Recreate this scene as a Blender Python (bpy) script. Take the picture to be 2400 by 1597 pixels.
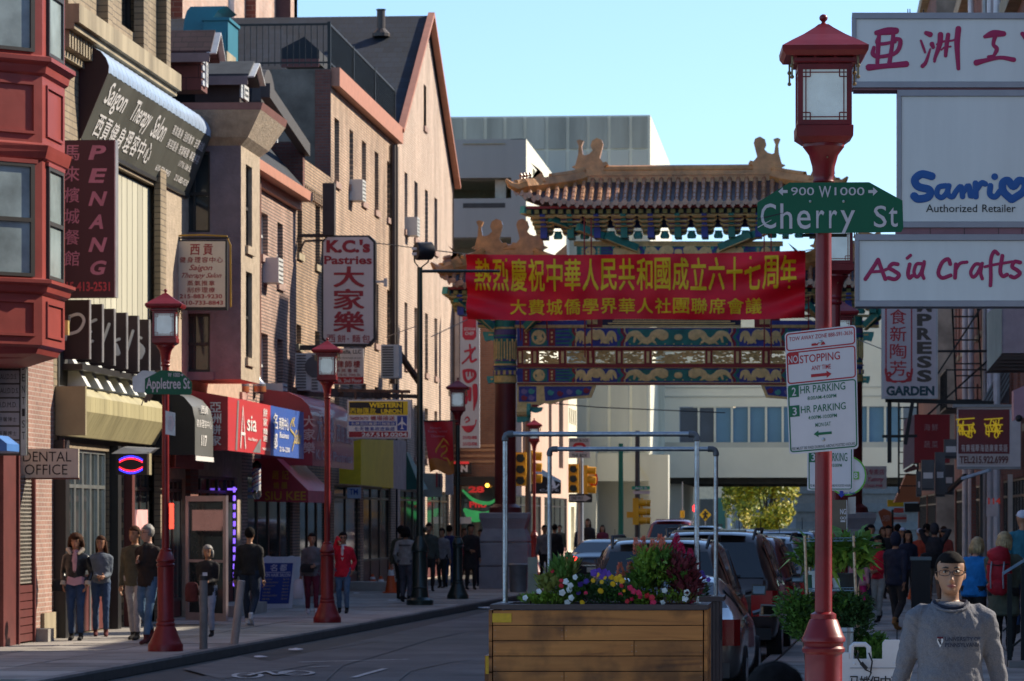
import bpy,bmesh,math,random
from math import sin,cos,tan,pi,radians as R,sqrt,atan2
from mathutils import Vector as V,Matrix
from mathutils.bvhtree import BVHTree
from mathutils.noise import noise as pnoise
for o in list(bpy.data.objects):bpy.data.objects.remove(o)
S =bpy.context.scene; COL =S.collection
#  camera, sky, sun, exposure
F =8450.0; HY =1212.0; CZ =2.07; TH =math.atan(700/F)
cam =bpy.data.cameras.new('camera'); co =bpy.data.objects.new('camera',cam); COL.objects.link(co)
co.location =(0,0,CZ); co.rotation_euler =(R(90),0,TH)
cam.sensor_width =36; cam.lens =F/2400*36; cam.shift_y =(HY-798.5)/2400
cam.clip_start =.5; cam.clip_end =6000
cam.dof.use_dof =True; cam.dof.focus_distance =25.0; cam.dof.aperture_fstop =10.0
S.camera =co
SUN_AZ,SUN_EL =57.0,33.0
w =bpy.data.worlds.new('World'); S.world =w; w.use_nodes =True
nt =w.node_tree; nt.nodes.clear()
sky =nt.nodes.new('ShaderNodeTexSky'); sky.sky_type ='NISHITA'; sky.sun_disc =False
sky.sun_elevation =R(SUN_EL); sky.sun_rotation =R(SUN_AZ)
sky.air_density =1.0; sky.dust_density =0.0; sky.ozone_density =1.8; sky.altitude =300
hs =nt.nodes.new('ShaderNodeHueSaturation'); hs.inputs['Saturation'].default_value =.72
tn =nt.nodes.new('ShaderNodeMix'); tn.data_type ='RGBA'; tn.blend_type ='MULTIPLY'; tn.inputs[0].default_value =1; tn.inputs[7].default_value =(.52,.69,.89,1)
bg =nt.nodes.new('ShaderNodeBackground'); bg.inputs[1].default_value =.125
wo =nt.nodes.new('ShaderNodeOutputWorld')
nt.links.new(sky.outputs[0],hs.inputs['Color']); nt.links.new(hs.outputs[0],tn.inputs[6]); nt.links.new(tn.outputs[2],bg.inputs[0]); nt.links.new(bg.outputs[0],wo.inputs[0])
sl =bpy.data.lights.new('sun','SUN'); sl.energy =4.2; sl.angle =R(.5); sl.color =(1,.88,.70)
so =bpy.data.objects.new('sun',sl); COL.objects.link(so)
sd =V((sin(R(SUN_AZ))*cos(R(SUN_EL)),cos(R(SUN_AZ))*cos(R(SUN_EL)),sin(R(SUN_EL))))
so.rotation_euler =sd.to_track_quat('Z','Y').to_euler(); so.location =(40,40,60)
S.view_settings.view_transform ='Standard'; S.view_settings.look ='None'; S.view_settings.gamma =1
S.view_settings.use_curve_mapping =False; S.view_settings.exposure =0.85
S.cycles.max_bounces =6; S.cycles.use_denoising =True
#  pixel geometry of the photograph (2400 wide)
def ray(px,py):
 u =(px-1200)/F
 return V((-sin(TH)+u*cos(TH),cos(TH)+u*sin(TH),(HY-py)/F))
def P(px,py,Y):
 d =ray(px,py); t =Y/d.y; return V((d.x*t,Y,CZ+d.z*t))
def PX(px,py,X):
 d =ray(px,py); t =X/d.x; return V((X,d.y*t,CZ+d.z*t))
def yz(px,py,X=-12.1):
 p =PX(px,py,X); return p.y,p.z
def GND(px,py,z=.13):
 d =ray(px,py); t =(z-CZ)/d.z; return V((d.x*t,d.y*t,z))
def fr(Y):
 return lambda a,b,n=0:P(a,b,Y)+V((0,-n,0))
def fX(X,sgn=1):
 return lambda a,b,n=0:V((X+sgn*n,a,b))
def fY(Y,sgn=-1):
 return lambda a,b,n=0:V((a,Y+sgn*n,b))
def fr4(A,B,C,D):
 A,B,C,D =map(V,(A,B,C,D)); N =(B-A).cross(D-A).normalized()
 return lambda a,b,n=0:A*(1-a)*(1-b)+B*a*(1-b)+C*a*b+D*(1-a)*b+N*n
#  materials
MC ={}
def _mat(name):
 m =bpy.data.materials.new(name); m.use_nodes =True; n =m.node_tree
 return m,n,n.nodes['Principled BSDF']
def M(name,c=(.5,.5,.5),rough=.6,metal=0,var=.18,sc=3.0,bump=.0,bsc=None,emis=0,coat=0,streak=0,spec=.5,rnd=0,dirt=0):
 if name in MC:return MC[name]
 m,n,b =_mat(name); N =n.nodes; L =n.links
 b.inputs['Roughness'].default_value =rough; b.inputs['Metallic'].default_value =metal
 b.inputs['Specular IOR Level'].default_value =spec
 if coat:b.inputs['Coat Weight'].default_value =coat; b.inputs['Coat Roughness'].default_value =.06
 tc =N.new('ShaderNodeTexCoord'); mp =N.new('ShaderNodeMapping'); L.new(tc.outputs['Object'],mp.inputs[0])
 mp.inputs['Scale'].default_value =(1,1,.12)if streak else(1,1,1)
 no =N.new('ShaderNodeTexNoise'); no.inputs['Scale'].default_value =sc; no.inputs['Detail'].default_value =7; no.inputs['Roughness'].default_value =.62
 L.new(mp.outputs[0],no.inputs['Vector'])
 rp =N.new('ShaderNodeMapRange'); rp.inputs[1].default_value =.3; rp.inputs[2].default_value =.7
 rp.inputs[3].default_value =1-var; rp.inputs[4].default_value =1+var; L.new(no.outputs[0],rp.inputs[0])
 mx =N.new('ShaderNodeMix'); mx.data_type ='RGBA'; mx.blend_type ='MULTIPLY'; mx.inputs[0].default_value =1
 mx.inputs[6].default_value =(*c,1); L.new(rp.outputs[0],mx.inputs[7]); out =mx.outputs[2]
 if rnd:
  oi =N.new('ShaderNodeObjectInfo'); r2 =N.new('ShaderNodeMapRange'); r2.inputs[3].default_value =1-rnd; r2.inputs[4].default_value =1+rnd
  L.new(oi.outputs['Random'],r2.inputs[0]); m2 =N.new('ShaderNodeMix'); m2.data_type ='RGBA'; m2.blend_type ='MULTIPLY'; m2.inputs[0].default_value =1
  L.new(out,m2.inputs[6]); L.new(r2.outputs[0],m2.inputs[7]); out =m2.outputs[2]
 if dirt:
  n3 =N.new('ShaderNodeTexNoise'); n3.inputs['Scale'].default_value =sc*.35; n3.inputs['Detail'].default_value =9; L.new(mp.outputs[0],n3.inputs['Vector'])
  r3 =N.new('ShaderNodeMapRange'); r3.inputs[1].default_value =.5; r3.inputs[2].default_value =.68; r3.inputs[4].default_value =dirt; L.new(n3.outputs[0],r3.inputs[0])
  m3 =N.new('ShaderNodeMix'); m3.data_type ='RGBA'; L.new(r3.outputs[0],m3.inputs[0]); L.new(out,m3.inputs[6]); m3.inputs[7].default_value =(c[0]*.3,c[1]*.28,c[2]*.27,1); out =m3.outputs[2]
 L.new(out,b.inputs['Base Color'])
 if bump:
  n2 =N.new('ShaderNodeTexNoise'); n2.inputs['Scale'].default_value =bsc or sc*6; n2.inputs['Detail'].default_value =6; L.new(tc.outputs['Object'],n2.inputs['Vector'])
  bu =N.new('ShaderNodeBump'); bu.inputs['Strength'].default_value =min(1,bump); bu.inputs['Distance'].default_value =.02
  L.new(n2.outputs[0],bu.inputs['Height']); L.new(bu.outputs[0],b.inputs['Normal'])
 if emis:
  L.new(out,b.inputs['Emission Color']); b.inputs['Emission Strength'].default_value =emis
 MC[name] =m; return m
def MBK(name,c1,c2,mo,ax='x',bw=.21,bh=.072,var=.35,rough=.85,blot=.35,mort=.008):
 key =name+ax
 if key in MC:return MC[key]
 m,n,b =_mat(key); N =n.nodes; L =n.links; b.inputs['Roughness'].default_value =rough
 tc =N.new('ShaderNodeTexCoord'); sp =N.new('ShaderNodeSeparateXYZ'); cb =N.new('ShaderNodeCombineXYZ')
 L.new(tc.outputs['Object'],sp.inputs[0]); L.new(sp.outputs[0 if ax=='x' else 1],cb.inputs[0]); L.new(sp.outputs[2],cb.inputs[1])
 br =N.new('ShaderNodeTexBrick'); br.inputs['Scale'].default_value =1; br.inputs['Brick Width'].default_value =bw; br.inputs['Row Height'].default_value =bh
 br.inputs['Mortar Size'].default_value =mort; br.inputs['Color1'].default_value =(*c1,1); br.inputs['Color2'].default_value =(*c2,1); br.inputs['Mortar'].default_value =(*mo,1)
 br.inputs['Bias'].default_value =0; L.new(cb.outputs[0],br.inputs['Vector'])
 no =N.new('ShaderNodeTexNoise'); no.inputs['Scale'].default_value =.9; no.inputs['Detail'].default_value =9; no.inputs['Roughness'].default_value =.65
 mp =N.new('ShaderNodeMapping'); mp.inputs['Scale'].default_value =(1,1,.35); L.new(tc.outputs['Object'],mp.inputs[0]); L.new(mp.outputs[0],no.inputs['Vector'])
 rp =N.new('ShaderNodeMapRange'); rp.inputs[1].default_value =.3; rp.inputs[2].default_value =.7; rp.inputs[3].default_value =1-blot; rp.inputs[4].default_value =1+blot*.6; L.new(no.outputs[0],rp.inputs[0])
 mx =N.new('ShaderNodeMix'); mx.data_type ='RGBA'; mx.blend_type ='MULTIPLY'; mx.inputs[0].default_value =1
 L.new(br.outputs[0],mx.inputs[6]); L.new(rp.outputs[0],mx.inputs[7]); L.new(mx.outputs[2],b.inputs['Base Color'])
 bu =N.new('ShaderNodeBump'); bu.inputs['Strength'].default_value =.6; bu.inputs['Distance'].default_value =.012; bu.invert =True
 L.new(br.outputs[1],bu.inputs['Height']); L.new(bu.outputs[0],b.inputs['Normal'])
 MC[key] =m; return m
def GLASS(name='window_glass',c=(.035,.045,.05),rough=.06):
 if name in MC:return MC[name]
 m =M(name,c,rough,0,.5,.8,spec=.8); return m
#  mesh builder
class MB:
 def __init__(s):s.v =[]; s.f =[]; s.t =[]; s.tag =0
 def add(s,vs,fs):
  k =len(s.v); s.v +=[V(p)for p in vs]; s.f +=[tuple(i+k for i in f)for f in fs]; s.t +=[s.tag]*len(fs); return s
 def quad(s,*p):return s.add(p,[tuple(range(len(p)))])
 def hexa(s,p):return s.add(p,[(0,3,2,1),(4,5,6,7),(0,1,5,4),(1,2,6,5),(2,3,7,6),(3,0,4,7)])
 def box(s,x0,x1,y0,y1,z0,z1):
  return s.hexa([(x0,y0,z0),(x1,y0,z0),(x1,y1,z0),(x0,y1,z0),(x0,y0,z1),(x1,y0,z1),(x1,y1,z1),(x0,y1,z1)])
 def gb(s,g,a0,a1,b0,b1,n0,n1):
  return s.hexa([g(a0,b0,n0),g(a1,b0,n0),g(a1,b0,n1),g(a0,b0,n1),g(a0,b1,n0),g(a1,b1,n0),g(a1,b1,n1),g(a0,b1,n1)])
 def obox(s,c,ax,ay,az):
  c,ax,ay,az =map(V,(c,ax,ay,az))
  return s.hexa([c-ax-ay-az,c+ax-ay-az,c+ax+ay-az,c-ax+ay-az,c-ax-ay+az,c+ax-ay+az,c+ax+ay+az,c-ax+ay+az])
 def bar(s,p,q,w,h=None,up=(0,0,1)):
  p,q =V(p),V(q); d =(q-p); l =d.length or 1e-6; d/=l; u =V(up)
  x =d.cross(u)
  if x.length<1e-4:x =d.cross(V((1,0,0)))
  x.normalize(); u =x.cross(d); return s.obox((p+q)/2,x*w/2,d*l/2,u*(h or w)/2)
 def tube(s,pts,r,n=8,cap=True,el=1.0,up=(0,0,1),closed=False):
  pts =[V(p)for p in pts]; m =len(pts); rr =r if isinstance(r,(list,tuple))else[r]*m
  vs =[]; fs =[]; prev =None
  for i,p in enumerate(pts):
   a =pts[i-1]if i>0 else(pts[-1]if closed else p); b =pts[(i+1)%m]if(i<m-1 or closed)else p
   d =(b-a)
   if d.length<1e-9:d =V((0,0,1))
   d.normalize(); u =prev if prev is not None else V(up)
   x =d.cross(u)
   if x.length<1e-3:x =d.cross(V((1,0,0))if abs(d.x)<.9 else V((0,1,0)))
   x.normalize(); y =x.cross(d).normalized(); prev =y if prev is None or True else prev
   for k in range(n):
    t =2*pi*k/n; vs.append(p+x*cos(t)*rr[i]+y*sin(t)*rr[i]*el)
  e =m if closed else m-1
  for i in range(e):
   for k in range(n):
    j =(k+1)%n; i2 =(i+1)%m; fs.append((i*n+k,i*n+j,i2*n+j,i2*n+k))
  if cap and not closed:fs +=[tuple(range(n))[::-1],tuple(range((m-1)*n,m*n))]
  return s.add(vs,fs)
 def loft(s,rings,cap=True,closed=True):
  n =len(rings[0]); vs =[p for r in rings for p in r]; fs =[]
  for i in range(len(rings)-1):
   for k in range(n if closed else n-1):
    j =(k+1)%n; fs.append((i*n+k,i*n+j,(i+1)*n+j,(i+1)*n+k))
  if cap:fs +=[tuple(range(n))[::-1],tuple(range((len(rings)-1)*n,len(rings)*n))]
  return s.add(vs,fs)
 def lathe(s,prof,n=20,c=(0,0,0)):
  c =V(c); return s.loft([[c+V((max(r,1e-4)*cos(2*pi*k/n),max(r,1e-4)*sin(2*pi*k/n),z))for k in range(n)]for r,z in prof])
 def sq(s,prof,c=(0,0,0)):
  c =V(c); return s.loft([[c+V((a*h,b*h,z))for a,b in((-1,-1),(1,-1),(1,1),(-1,1))]for h,z in prof])
 def prism(s,poly,d):
  poly =[V(p)for p in poly]; d =V(d); n =len(poly)
  return s.add(poly+[p+d for p in poly],[tuple(range(n))[::-1],tuple(range(n,2*n))]+[(i,(i+1)%n,(i+1)%n+n,i+n)for i in range(n)])
 def ell(s,c,rx,ry,rz,n=10,m=7,rot=None):
  c =V(c); rings =[]
  for i in range(m+1):
   t =-pi/2+pi*i/m; rr =max(cos(t),1e-3)
   rg =[V((rx*rr*cos(2*pi*k/n),ry*rr*sin(2*pi*k/n),rz*sin(t)))for k in range(n)]
   rings.append([c+(rot@p if rot else p)for p in rg])
  return s.loft(rings)
 def map(s,fn):s.v =[fn(p)for p in s.v]; return s
def wloc(o):
 p =V((0,0,0))
 while o:p +=o.location; o =o.parent
 return p
def B(mb,name,mat,parent=None,smooth=False,**tags):
 if not mb.f:return None
 off =wloc(parent); me =bpy.data.meshes.new(name)
 me.from_pydata([tuple(p-off)for p in mb.v],[],mb.f)
 if smooth:
  me.polygons.foreach_set('use_smooth',[True]*len(me.polygons))
  if smooth!=2:me.set_sharp_from_angle(angle=R(40))
 for m in(mat if isinstance(mat,(list,tuple))else[mat]):me.materials.append(m)
 if isinstance(mat,(list,tuple)):me.polygons.foreach_set('material_index',mb.t)
 o =bpy.data.objects.new(name,me); COL.objects.link(o); o.parent =parent
 for k,v in tags.items():o[k] =v
 return o
def thing(name,label,cat,loc=(0,0,0),group=None,**k):
 o =bpy.data.objects.new(name,None); COL.objects.link(o); o.location =loc; o['label'] =label; o['category'] =cat
 o.empty_display_size =.2
 if group:o['group'] =group
 return o
def one(mb,name,mat,label,cat,loc=(0,0,0),group=None,smooth=False):
 off =V(loc); mb.map(lambda p:p-off); o =B(mb,name,mat,None,smooth); o.location =loc; o['label'] =label; o['category'] =cat
 if group:o['group'] =group
 return o
def struct(mb,name,mat,smooth=False):return B(mb,name,mat,None,smooth,kind='structure')
def dup(o,loc=None,rz=None,label=None,parent=None,top=True):
 c =o.copy(); COL.objects.link(c); c.parent =parent
 if top:
  if loc is not None:c.location =loc
  if rz is not None:c.rotation_euler =(0,0,rz)
  if label:c['label'] =label
 for ch in list(o.children):dup(ch,parent=c,top=False)
 return c
def share(o,parent,loc=(0,0,0),**tags):
 c =o.copy(); COL.objects.link(c); c.parent =parent; c.location =loc
 return c
#  lettering
TC ={}
def glyphs(s,off):
 k =(s,off)
 if k in TC:return TC[k]
 cu =bpy.data.curves.new('t','FONT'); cu.body =s; cu.offset =off; cu.resolution_u =3; cu.align_x ='CENTER'; cu.space_line =.95
 ob =bpy.data.objects.new('t',cu); me =ob.to_mesh(); vs =[v.co.copy()for v in me.vertices]; fs =[tuple(p.vertices)for p in me.polygons]
 ob.to_mesh_clear(); bpy.data.objects.remove(ob); bpy.data.curves.remove(cu)
 if vs:
  x0 =min(v.x for v in vs); x1 =max(v.x for v in vs); y0 =min(v.y for v in vs); y1 =max(v.y for v in vs)
  vs =[((v.x-x0)/max(1e-5,x1-x0),(v.y-y0)/max(1e-5,y1-y0))for v in vs]
 TC[k] =(vs,fs); return TC[k]
def T(mb,s,g,a0,a1,b0,b1,bold=0,shear=0,n=.006):
 if bold and any(ord(c)>0x2e00 for c in s):
  e =bold*.55
  for i,(dx,dy)in enumerate(((-1,-.6),(1,-.6),(0,.9),(1,.6),(-1,.6))):
   T(mb,s,g,a0+(a1-a0)*e*dx,a1+(a1-a0)*e*dx,b0+(b1-b0)*e*dy,b1+(b1-b0)*e*dy,0,shear,n+.0006*i)
  return mb
 vs,fs =glyphs(s,bold); w =a1-a0
 mb.add([g(a0+(x*(1-abs(shear))+shear*y+(0 if shear>=0 else-shear))*w,b0+y*(b1-b0),n)for x,y in vs],fs); return mb
def TV(mb,s,g,a0,a1,b0,b1,bold=0,gap=.12,n=.006,shear=0):
 k =len(s); h =(b1-b0)/k
 for i,ch in enumerate(s):
  if ch!=' ':T(mb,ch,g,a0,a1,b1-h*(i+1)+h*gap/2,b1-h*i-h*gap/2,bold,shear,n)
 return mb
def TH_(mb,s,g,a0,a1,b0,b1,bold=0,gap=.1,n=.006,shear=0):
 k =len(s); h =(a1-a0)/k
 for i,ch in enumerate(s):
  if ch==' ':continue
  w0,w1,z0,z1 =a0+h*i+h*gap/2,a0+h*(i+1)-h*gap/2,b0,b1
  if ch in '人十':z0,z1 =b0,b1
  T(mb,ch,g,w0,w1,z0,z1,bold,shear,n)
 return mb
def cr(pts,k=6):
 if len(pts)<3:return[V(p)for p in pts]
 p =[V(q)for q in pts]; p =[p[0]*2-p[1]]+p+[p[-1]*2-p[-2]]; out =[]
 for i in range(1,len(p)-2):
  for j in range(k):
   t =j/k; a,b,c,d =p[i-1:i+3]
   out.append(.5*((2*b)+(c-a)*t+(2*a-5*b+4*c-d)*t*t+(3*b-a-3*c+d)*t**3))
 out.append(p[-2]); return out
def stroke(mb,pts,g,w,n=.006,k=6,sm=True):
 q =[(p[0],p[1],p[2]if len(p)>2 else 1.0)for p in pts]; q =cr(q,k)if sm else[V(p)for p in q]
 c3 =[g(p.x,p.y,n)for p in q]; nrm =(g(q[0].x,q[0].y,1)-g(q[0].x,q[0].y,0)).normalized()
 m2 =MB(); rr =[w*p.z/2 for p in q]; d0 =(c3[1]-c3[0]).normalized(); d1 =(c3[-1]-c3[-2]).normalized()
 c3 =[c3[0]-d0*rr[0]*.9,c3[0]-d0*rr[0]*.5]+c3+[c3[-1]+d1*rr[-1]*.5,c3[-1]+d1*rr[-1]*.9]; rr =[rr[0]*.4,rr[0]*.86]+rr+[rr[-1]*.86,rr[-1]*.4]
 m2.tube(c3,rr,8)
 o =g(q[0].x,q[0].y,n)
 m2.map(lambda p:p-nrm*((p-o).dot(nrm))*.9)
 mb.add(m2.v,m2.f); return mb
#  walls with openings, windows
def wall(mb,g,a0,a1,z0,z1,holes=(),dep=.18,th=.0):
 As =sorted({a0,a1,*[min(max(h[0],a0),a1)for h in holes],*[min(max(h[1],a0),a1)for h in holes]})
 Zs =sorted({z0,z1,*[min(max(h[2],z0),z1)for h in holes],*[min(max(h[3],z0),z1)for h in holes]})
 for i in range(len(As)-1):
  for j in range(len(Zs)-1):
   ca,cz =(As[i]+As[i+1])/2,(Zs[j]+Zs[j+1])/2
   if any(h[0]<ca<h[1]and h[2]<cz<h[3]for h in holes):continue
   mb.quad(g(As[i],Zs[j]),g(As[i+1],Zs[j]),g(As[i+1],Zs[j+1]),g(As[i],Zs[j+1]))
 for h in holes:
  a,b,c,d =h[:4]
  mb.quad(g(a,c),g(a,c,-dep),g(a,d,-dep),g(a,d)); mb.quad(g(b,c),g(b,d),g(b,d,-dep),g(b,c,-dep))
  mb.quad(g(a,c),g(b,c),g(b,c,-dep),g(a,c,-dep)); mb.quad(g(a,d),g(a,d,-dep),g(b,d,-dep),g(b,d))
def window(par,g,a0,a1,z0,z1,fm,gm=None,dep=.13,fw=.06,mid=True,sill=None,vert=0,blind=None,lvl=0,lintel=None):
 mb =MB(); n0,n1 =-dep-.05,-dep+.02
 mb.gb(g,a0,a0+fw,z0,z1,n0,n1); mb.gb(g,a1-fw,a1,z0,z1,n0,n1); mb.gb(g,a0+fw,a1-fw,z0,z0+fw,n0,n1); mb.gb(g,a0+fw,a1-fw,z1-fw,z1,n0,n1)
 zm =z0+(z1-z0)*.48
 if mid:mb.gb(g,a0+fw,a1-fw,zm-.03,zm+.03,n0,n1+.01)
 for k in range(vert):
  a =a0+(a1-a0)*(k+1)/(vert+1); mb.gb(g,a-.02,a+.02,z0+fw,z1-fw,n0+.01,n1-.004)
 wdw =B(mb,'window',fm,par)
 sub =wdw if lvl==0 else par
 gl =gm or GLASS()
 for(c,d)in(((z0+fw,zm-.03),(zm+.03,z1-fw))if mid else((z0+fw,z1-fw),)):
  p =MB().quad(g(a0+fw,c,n0+.02),g(a1-fw,c,n0+.02),g(a1-fw,d,n0+.02),g(a0+fw,d,n0+.02)); B(p,'pane',gl,sub)
 if blind:
  p =MB().gb(g,a0+fw,a1-fw,zm+(z1-zm)*.15,z1-fw,n0+.024,n0+.03); B(p,'blind',blind,sub)
 if sill:
  B(MB().gb(g,a0-.08,a1+.08,z0-.16,z0-.002,-.1,.06),'sill',sill,sub)
 if lintel:
  B(MB().gb(g,a0-.12,a1+.12,z1+.002,z1+.2,-.02,.035),'lintel',lintel,sub)
 return wdw
random.seed(7)
rnd =random.uniform
def lerp(a,b,t):return a+(b-a)*t
def kl(Y):return-8.6+.04*(Y-54)
def kr(Y):return-.8+.032*(Y-44)
asph =M('asphalt',(.115,.116,.117),.85,0,.4,.6,.5,60,dirt=.35)
conc =M('sidewalk_concrete',(.33,.305,.275),.85,0,.22,1.5,.4,40,rnd=.22,dirt=.5)
kerbm =M('granite_kerb',(.20,.19,.18),.8,0,.25,4,.3,rnd=.2)
white =M('road_paint',(.42,.43,.43),.8,0,.45,9)
struct(MB().quad((-900,-200,-.02),(900,-200,-.02),(900,2500,-.02),(-900,2500,-.02)),'ground',M('far_ground',(.07,.068,.064),.9))
struct(MB().quad((-9.9,-30,0),(-3.2,-30,0),(12,640,0),(kl(124)+1,124,0),(kl(124),124,0)).quad((-3.2,-30,0),(kr(124),124,0),(24,640,0),(12,640,0)),'road',asph)
rd =bpy.data.objects['road']
struct(MB().quad((-140,125,.004),(140,125,.004),(140,140,.004),(-140,140,.004)),'cross_street',asph)
struct(MB().quad(*[GND(a,b,.006)for a,b in((430,1568),(560,1538),(640,1552),(745,1556),(640,1574),(520,1592))]),'road_patch',M('old_asphalt',(.12,.118,.115),.85,0,.25,2))
def gmark(name,pts,w,z=.01):
 mb =MB(); g =lambda a,b,n=0:GND(a,b,z)
 for q in pts:
  p =[GND(x,y,z)for x,y in q]
  for a,b in zip(p,p[1:]):
   d =(b-a).normalized(); n =V((-d.y,d.x,0))*w/2; z +=.0003
   mb.quad(a-n,b-n,b+n,a+n)
 struct(mb,name,white)
def circ(cx,cy,rx,ry,n=16):return[(cx+rx*cos(2*pi*k/n),cy+ry*sin(2*pi*k/n))for k in range(n+1)]
gmark('bicycle_marking',[circ(580,1583,32,6),circ(695,1577,38,5),[(580,1583),(625,1573),(690,1572)],[(625,1573),(645,1581),(695,1577)],[(645,1581),(690,1572)],[(725,1563),(775,1561)]],.07)
gmark('lane_line',[[(828,1588),(862,1578),(903,1567)],[(700,1552),(960,1545)]],.09)
white =M('tar_seal',(.03,.03,.032),.6)
gmark('tar_crack',[[(760,1597),(800,1560),(905,1530),(1000,1500),(1090,1480)],[(620,1530),(760,1522),(900,1500)],[(930,1597),(960,1572),(1060,1550),(1110,1545)]],.035)
def walk(name,kx,ex,y0,y1,cols,seen0,seen1,right):
 base =MB(); ys =[y0+i*6 for i in range(int((y1-y0)/6)+1)]+[y1]
 for a,b in zip(ys,ys[1:]):
  base.hexa([(kx(a),a,-.01),(kx(b),b,-.01),(ex,b,-.01),(ex,a,-.01),(kx(a),a,.105),(kx(b),b,.105),(ex,b,.105),(ex,a,.105)])
 o =struct(base,name,M('joint_dirt',(.07,.066,.06),.95))
 s =-1 if right else 1
 y =seen0
 while y<seen1:
  l =1.22
  for c in range(cols):
   def X(yy,t):return lerp(kx(yy)+(.19 if right else-.19),ex,t)
   a,b =c/cols,(c+1)/cols; h =.128+rnd(-.004,.004); g =.012
   x00,x01,x10,x11 =X(y,a),X(y,b),X(y+l,a),X(y+l,b); q =g if x01>x00 else-g
   mb =MB().hexa([(x00+q,y+g,.09),(x01-q,y+g,.09),(x11-q,y+l-g,.09),(x10+q,y+l-g,.09),(x00+q,y+g,h),(x01-q,y+g,h),(x11-q,y+l-g,h+rnd(-.002,.002)),(x10+q,y+l-g,h)])
   B(mb,'paving_slab',conc,o)
  y +=l
 y =seen0-2
 while y<seen1+20:
  l =1.9; w_ =.17 if right else-.17
  mb =MB().hexa([(kx(y+.01),y+.01,-.01),(kx(y+.01)+w_,y+.01,-.01),(kx(y+l-.01)+w_,y+l-.01,-.01),(kx(y+l-.01),y+l-.01,-.01),(kx(y)+w_*.12,y+.01,.135),(kx(y)+w_,y+.01,.138),(kx(y+l)+w_,y+l-.01,.138),(kx(y+l)+w_*.12,y+l-.01,.135)])
  B(mb,'kerb_stone',kerbm,o); y +=l
walk('left_sidewalk',kl,-12.6,40,123,3,42.5,100,False)
walk('right_sidewalk',kr,6.0,20,123,4,42.5,92,True)
struct(MB().box(-3.2,5.5,-30,28,-.01,.125),'near_sidewalk',conc)
for nm,x0,x1 in(('far_left_sidewalk',-30,-8.5),('far_right_sidewalk',5,30)):
 struct(MB().box(x0,x1,141,300,-.01,.12),nm,conc)
lit =M('paper',(.62,.63,.64),.8,bump=.4)
for i,(px,py,sz,lb)in enumerate([(303,1457,.11,'crumpled white paper scrap by the storefront left of the lamp post'),(725+110,1391,.12,'white paper scrap on pavement near the red coat'),(920,1408,.18,'flattened white paper beside the dark green pole base'),(1012,1383,.13,'white scrap of paper behind the dark green pole'),(1135,1425,.2,'pale litter lying in the gutter by the kerb'),(693,1523,.16,'flat pale litter in the gutter near second red lamp'),(608,1540,.14,'small pale litter in the gutter by the bicycle marking')]):
 c =GND(px,py,.136 if i not in(4,5,6)else.012); mb =MB(); n =7
 mb.loft([[c+V((cos(k*6.28/n)*sz*rnd(.6,1.2)*r,sin(k*6.28/n)*sz*r*1.4,h+rnd(0,.012)))for k in range(n)]for r,h in((.8,0),(.55,.012),(.15,.01))])
 one(mb,"paper_scrap",lit,lb,'litter',tuple(c),'litter on the ground')
#  left row of buildings
GL =GLASS(); GL2 =GLASS('pale_window_glass',(.30,.37,.38),.12)
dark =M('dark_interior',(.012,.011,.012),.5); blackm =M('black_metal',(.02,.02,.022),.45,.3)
redp =M('red_bay_paint',(.30,.055,.045),.38,0,.12,2,.25,3,dirt=.25)
brickA =MBK('salmon_brick',(.36,.20,.155),(.28,.15,.12),(.45,.38,.33))
brickD =MBK('pink_brick',(.55,.36,.28),(.42,.25,.19),(.17,.13,.11),'y',blot=.4,mort=.016)
brickE =MBK('tan_brick',(.54,.36,.23),(.40,.25,.15),(.17,.13,.10),'y',blot=.5,mort=.016)
brickF =MBK('old_tan_brick',(.60,.42,.29),(.46,.30,.20),(.22,.17,.14),'y',blot=.5,mort=.014)
brickG =MBK('pale_pink_brick',(.64,.49,.39),(.54,.39,.30),(.32,.26,.22),'y',blot=.3,mort=.012)
stone =MBK('brown_stone',(.30,.235,.155),(.24,.185,.12),(.10,.08,.06),'y',.42,.11)
stoneF =M('sandstone',(.36,.30,.20),.85,0,.3,2.2,.3,dirt=.45,streak=1)
stucco =M('rough_stucco',(.40,.32,.235),.95,0,.22,5,1,22)
stucco_shade =M('shaded_stucco',(.22,.175,.19),.9,0,.2,3,.5,18)  # darker copy of the bay stucco, shade of the camera side put into its colour
party =M('weathered_party_wall',(.20,.165,.135),.9,0,.45,1.1,.4,9,dirt=.6)
slate =MBK('slate_shingle',(.014,.022,.038),(.007,.011,.022),(.004,.005,.008),'x',.3,.2,blot=.4)
slateY =MBK('slate_shingle',(.014,.022,.038),(.007,.011,.022),(.004,.005,.008),'y',.3,.2,blot=.4)
orange =M('orange_trim',(.45,.19,.12),.6,0,.12,4); brown =M('brown_trim',(.16,.06,.045),.5)
rust =M('rusty_metal',(.12,.07,.05),.8,.2,.5,5)
win_fr =M('dark_window_frame',(.03,.028,.027),.5); win_w =M('white_window_frame',(.55,.56,.56),.5)
maroon =M('maroon_wood',(.11,.022,.02),.5,0,.2,3); greym =M('grey_metal',(.28,.29,.30),.45,.5)
gL =fX(-12.1)
def hw(px0,px1,yt,yb,X=-12.1):
 pc =(px0+px1)/2; return(yz(px0,yt,X)[0],yz(px1,yt,X)[0],yz(pc,yb,X)[1],yz(pc,yt,X)[1])
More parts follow.
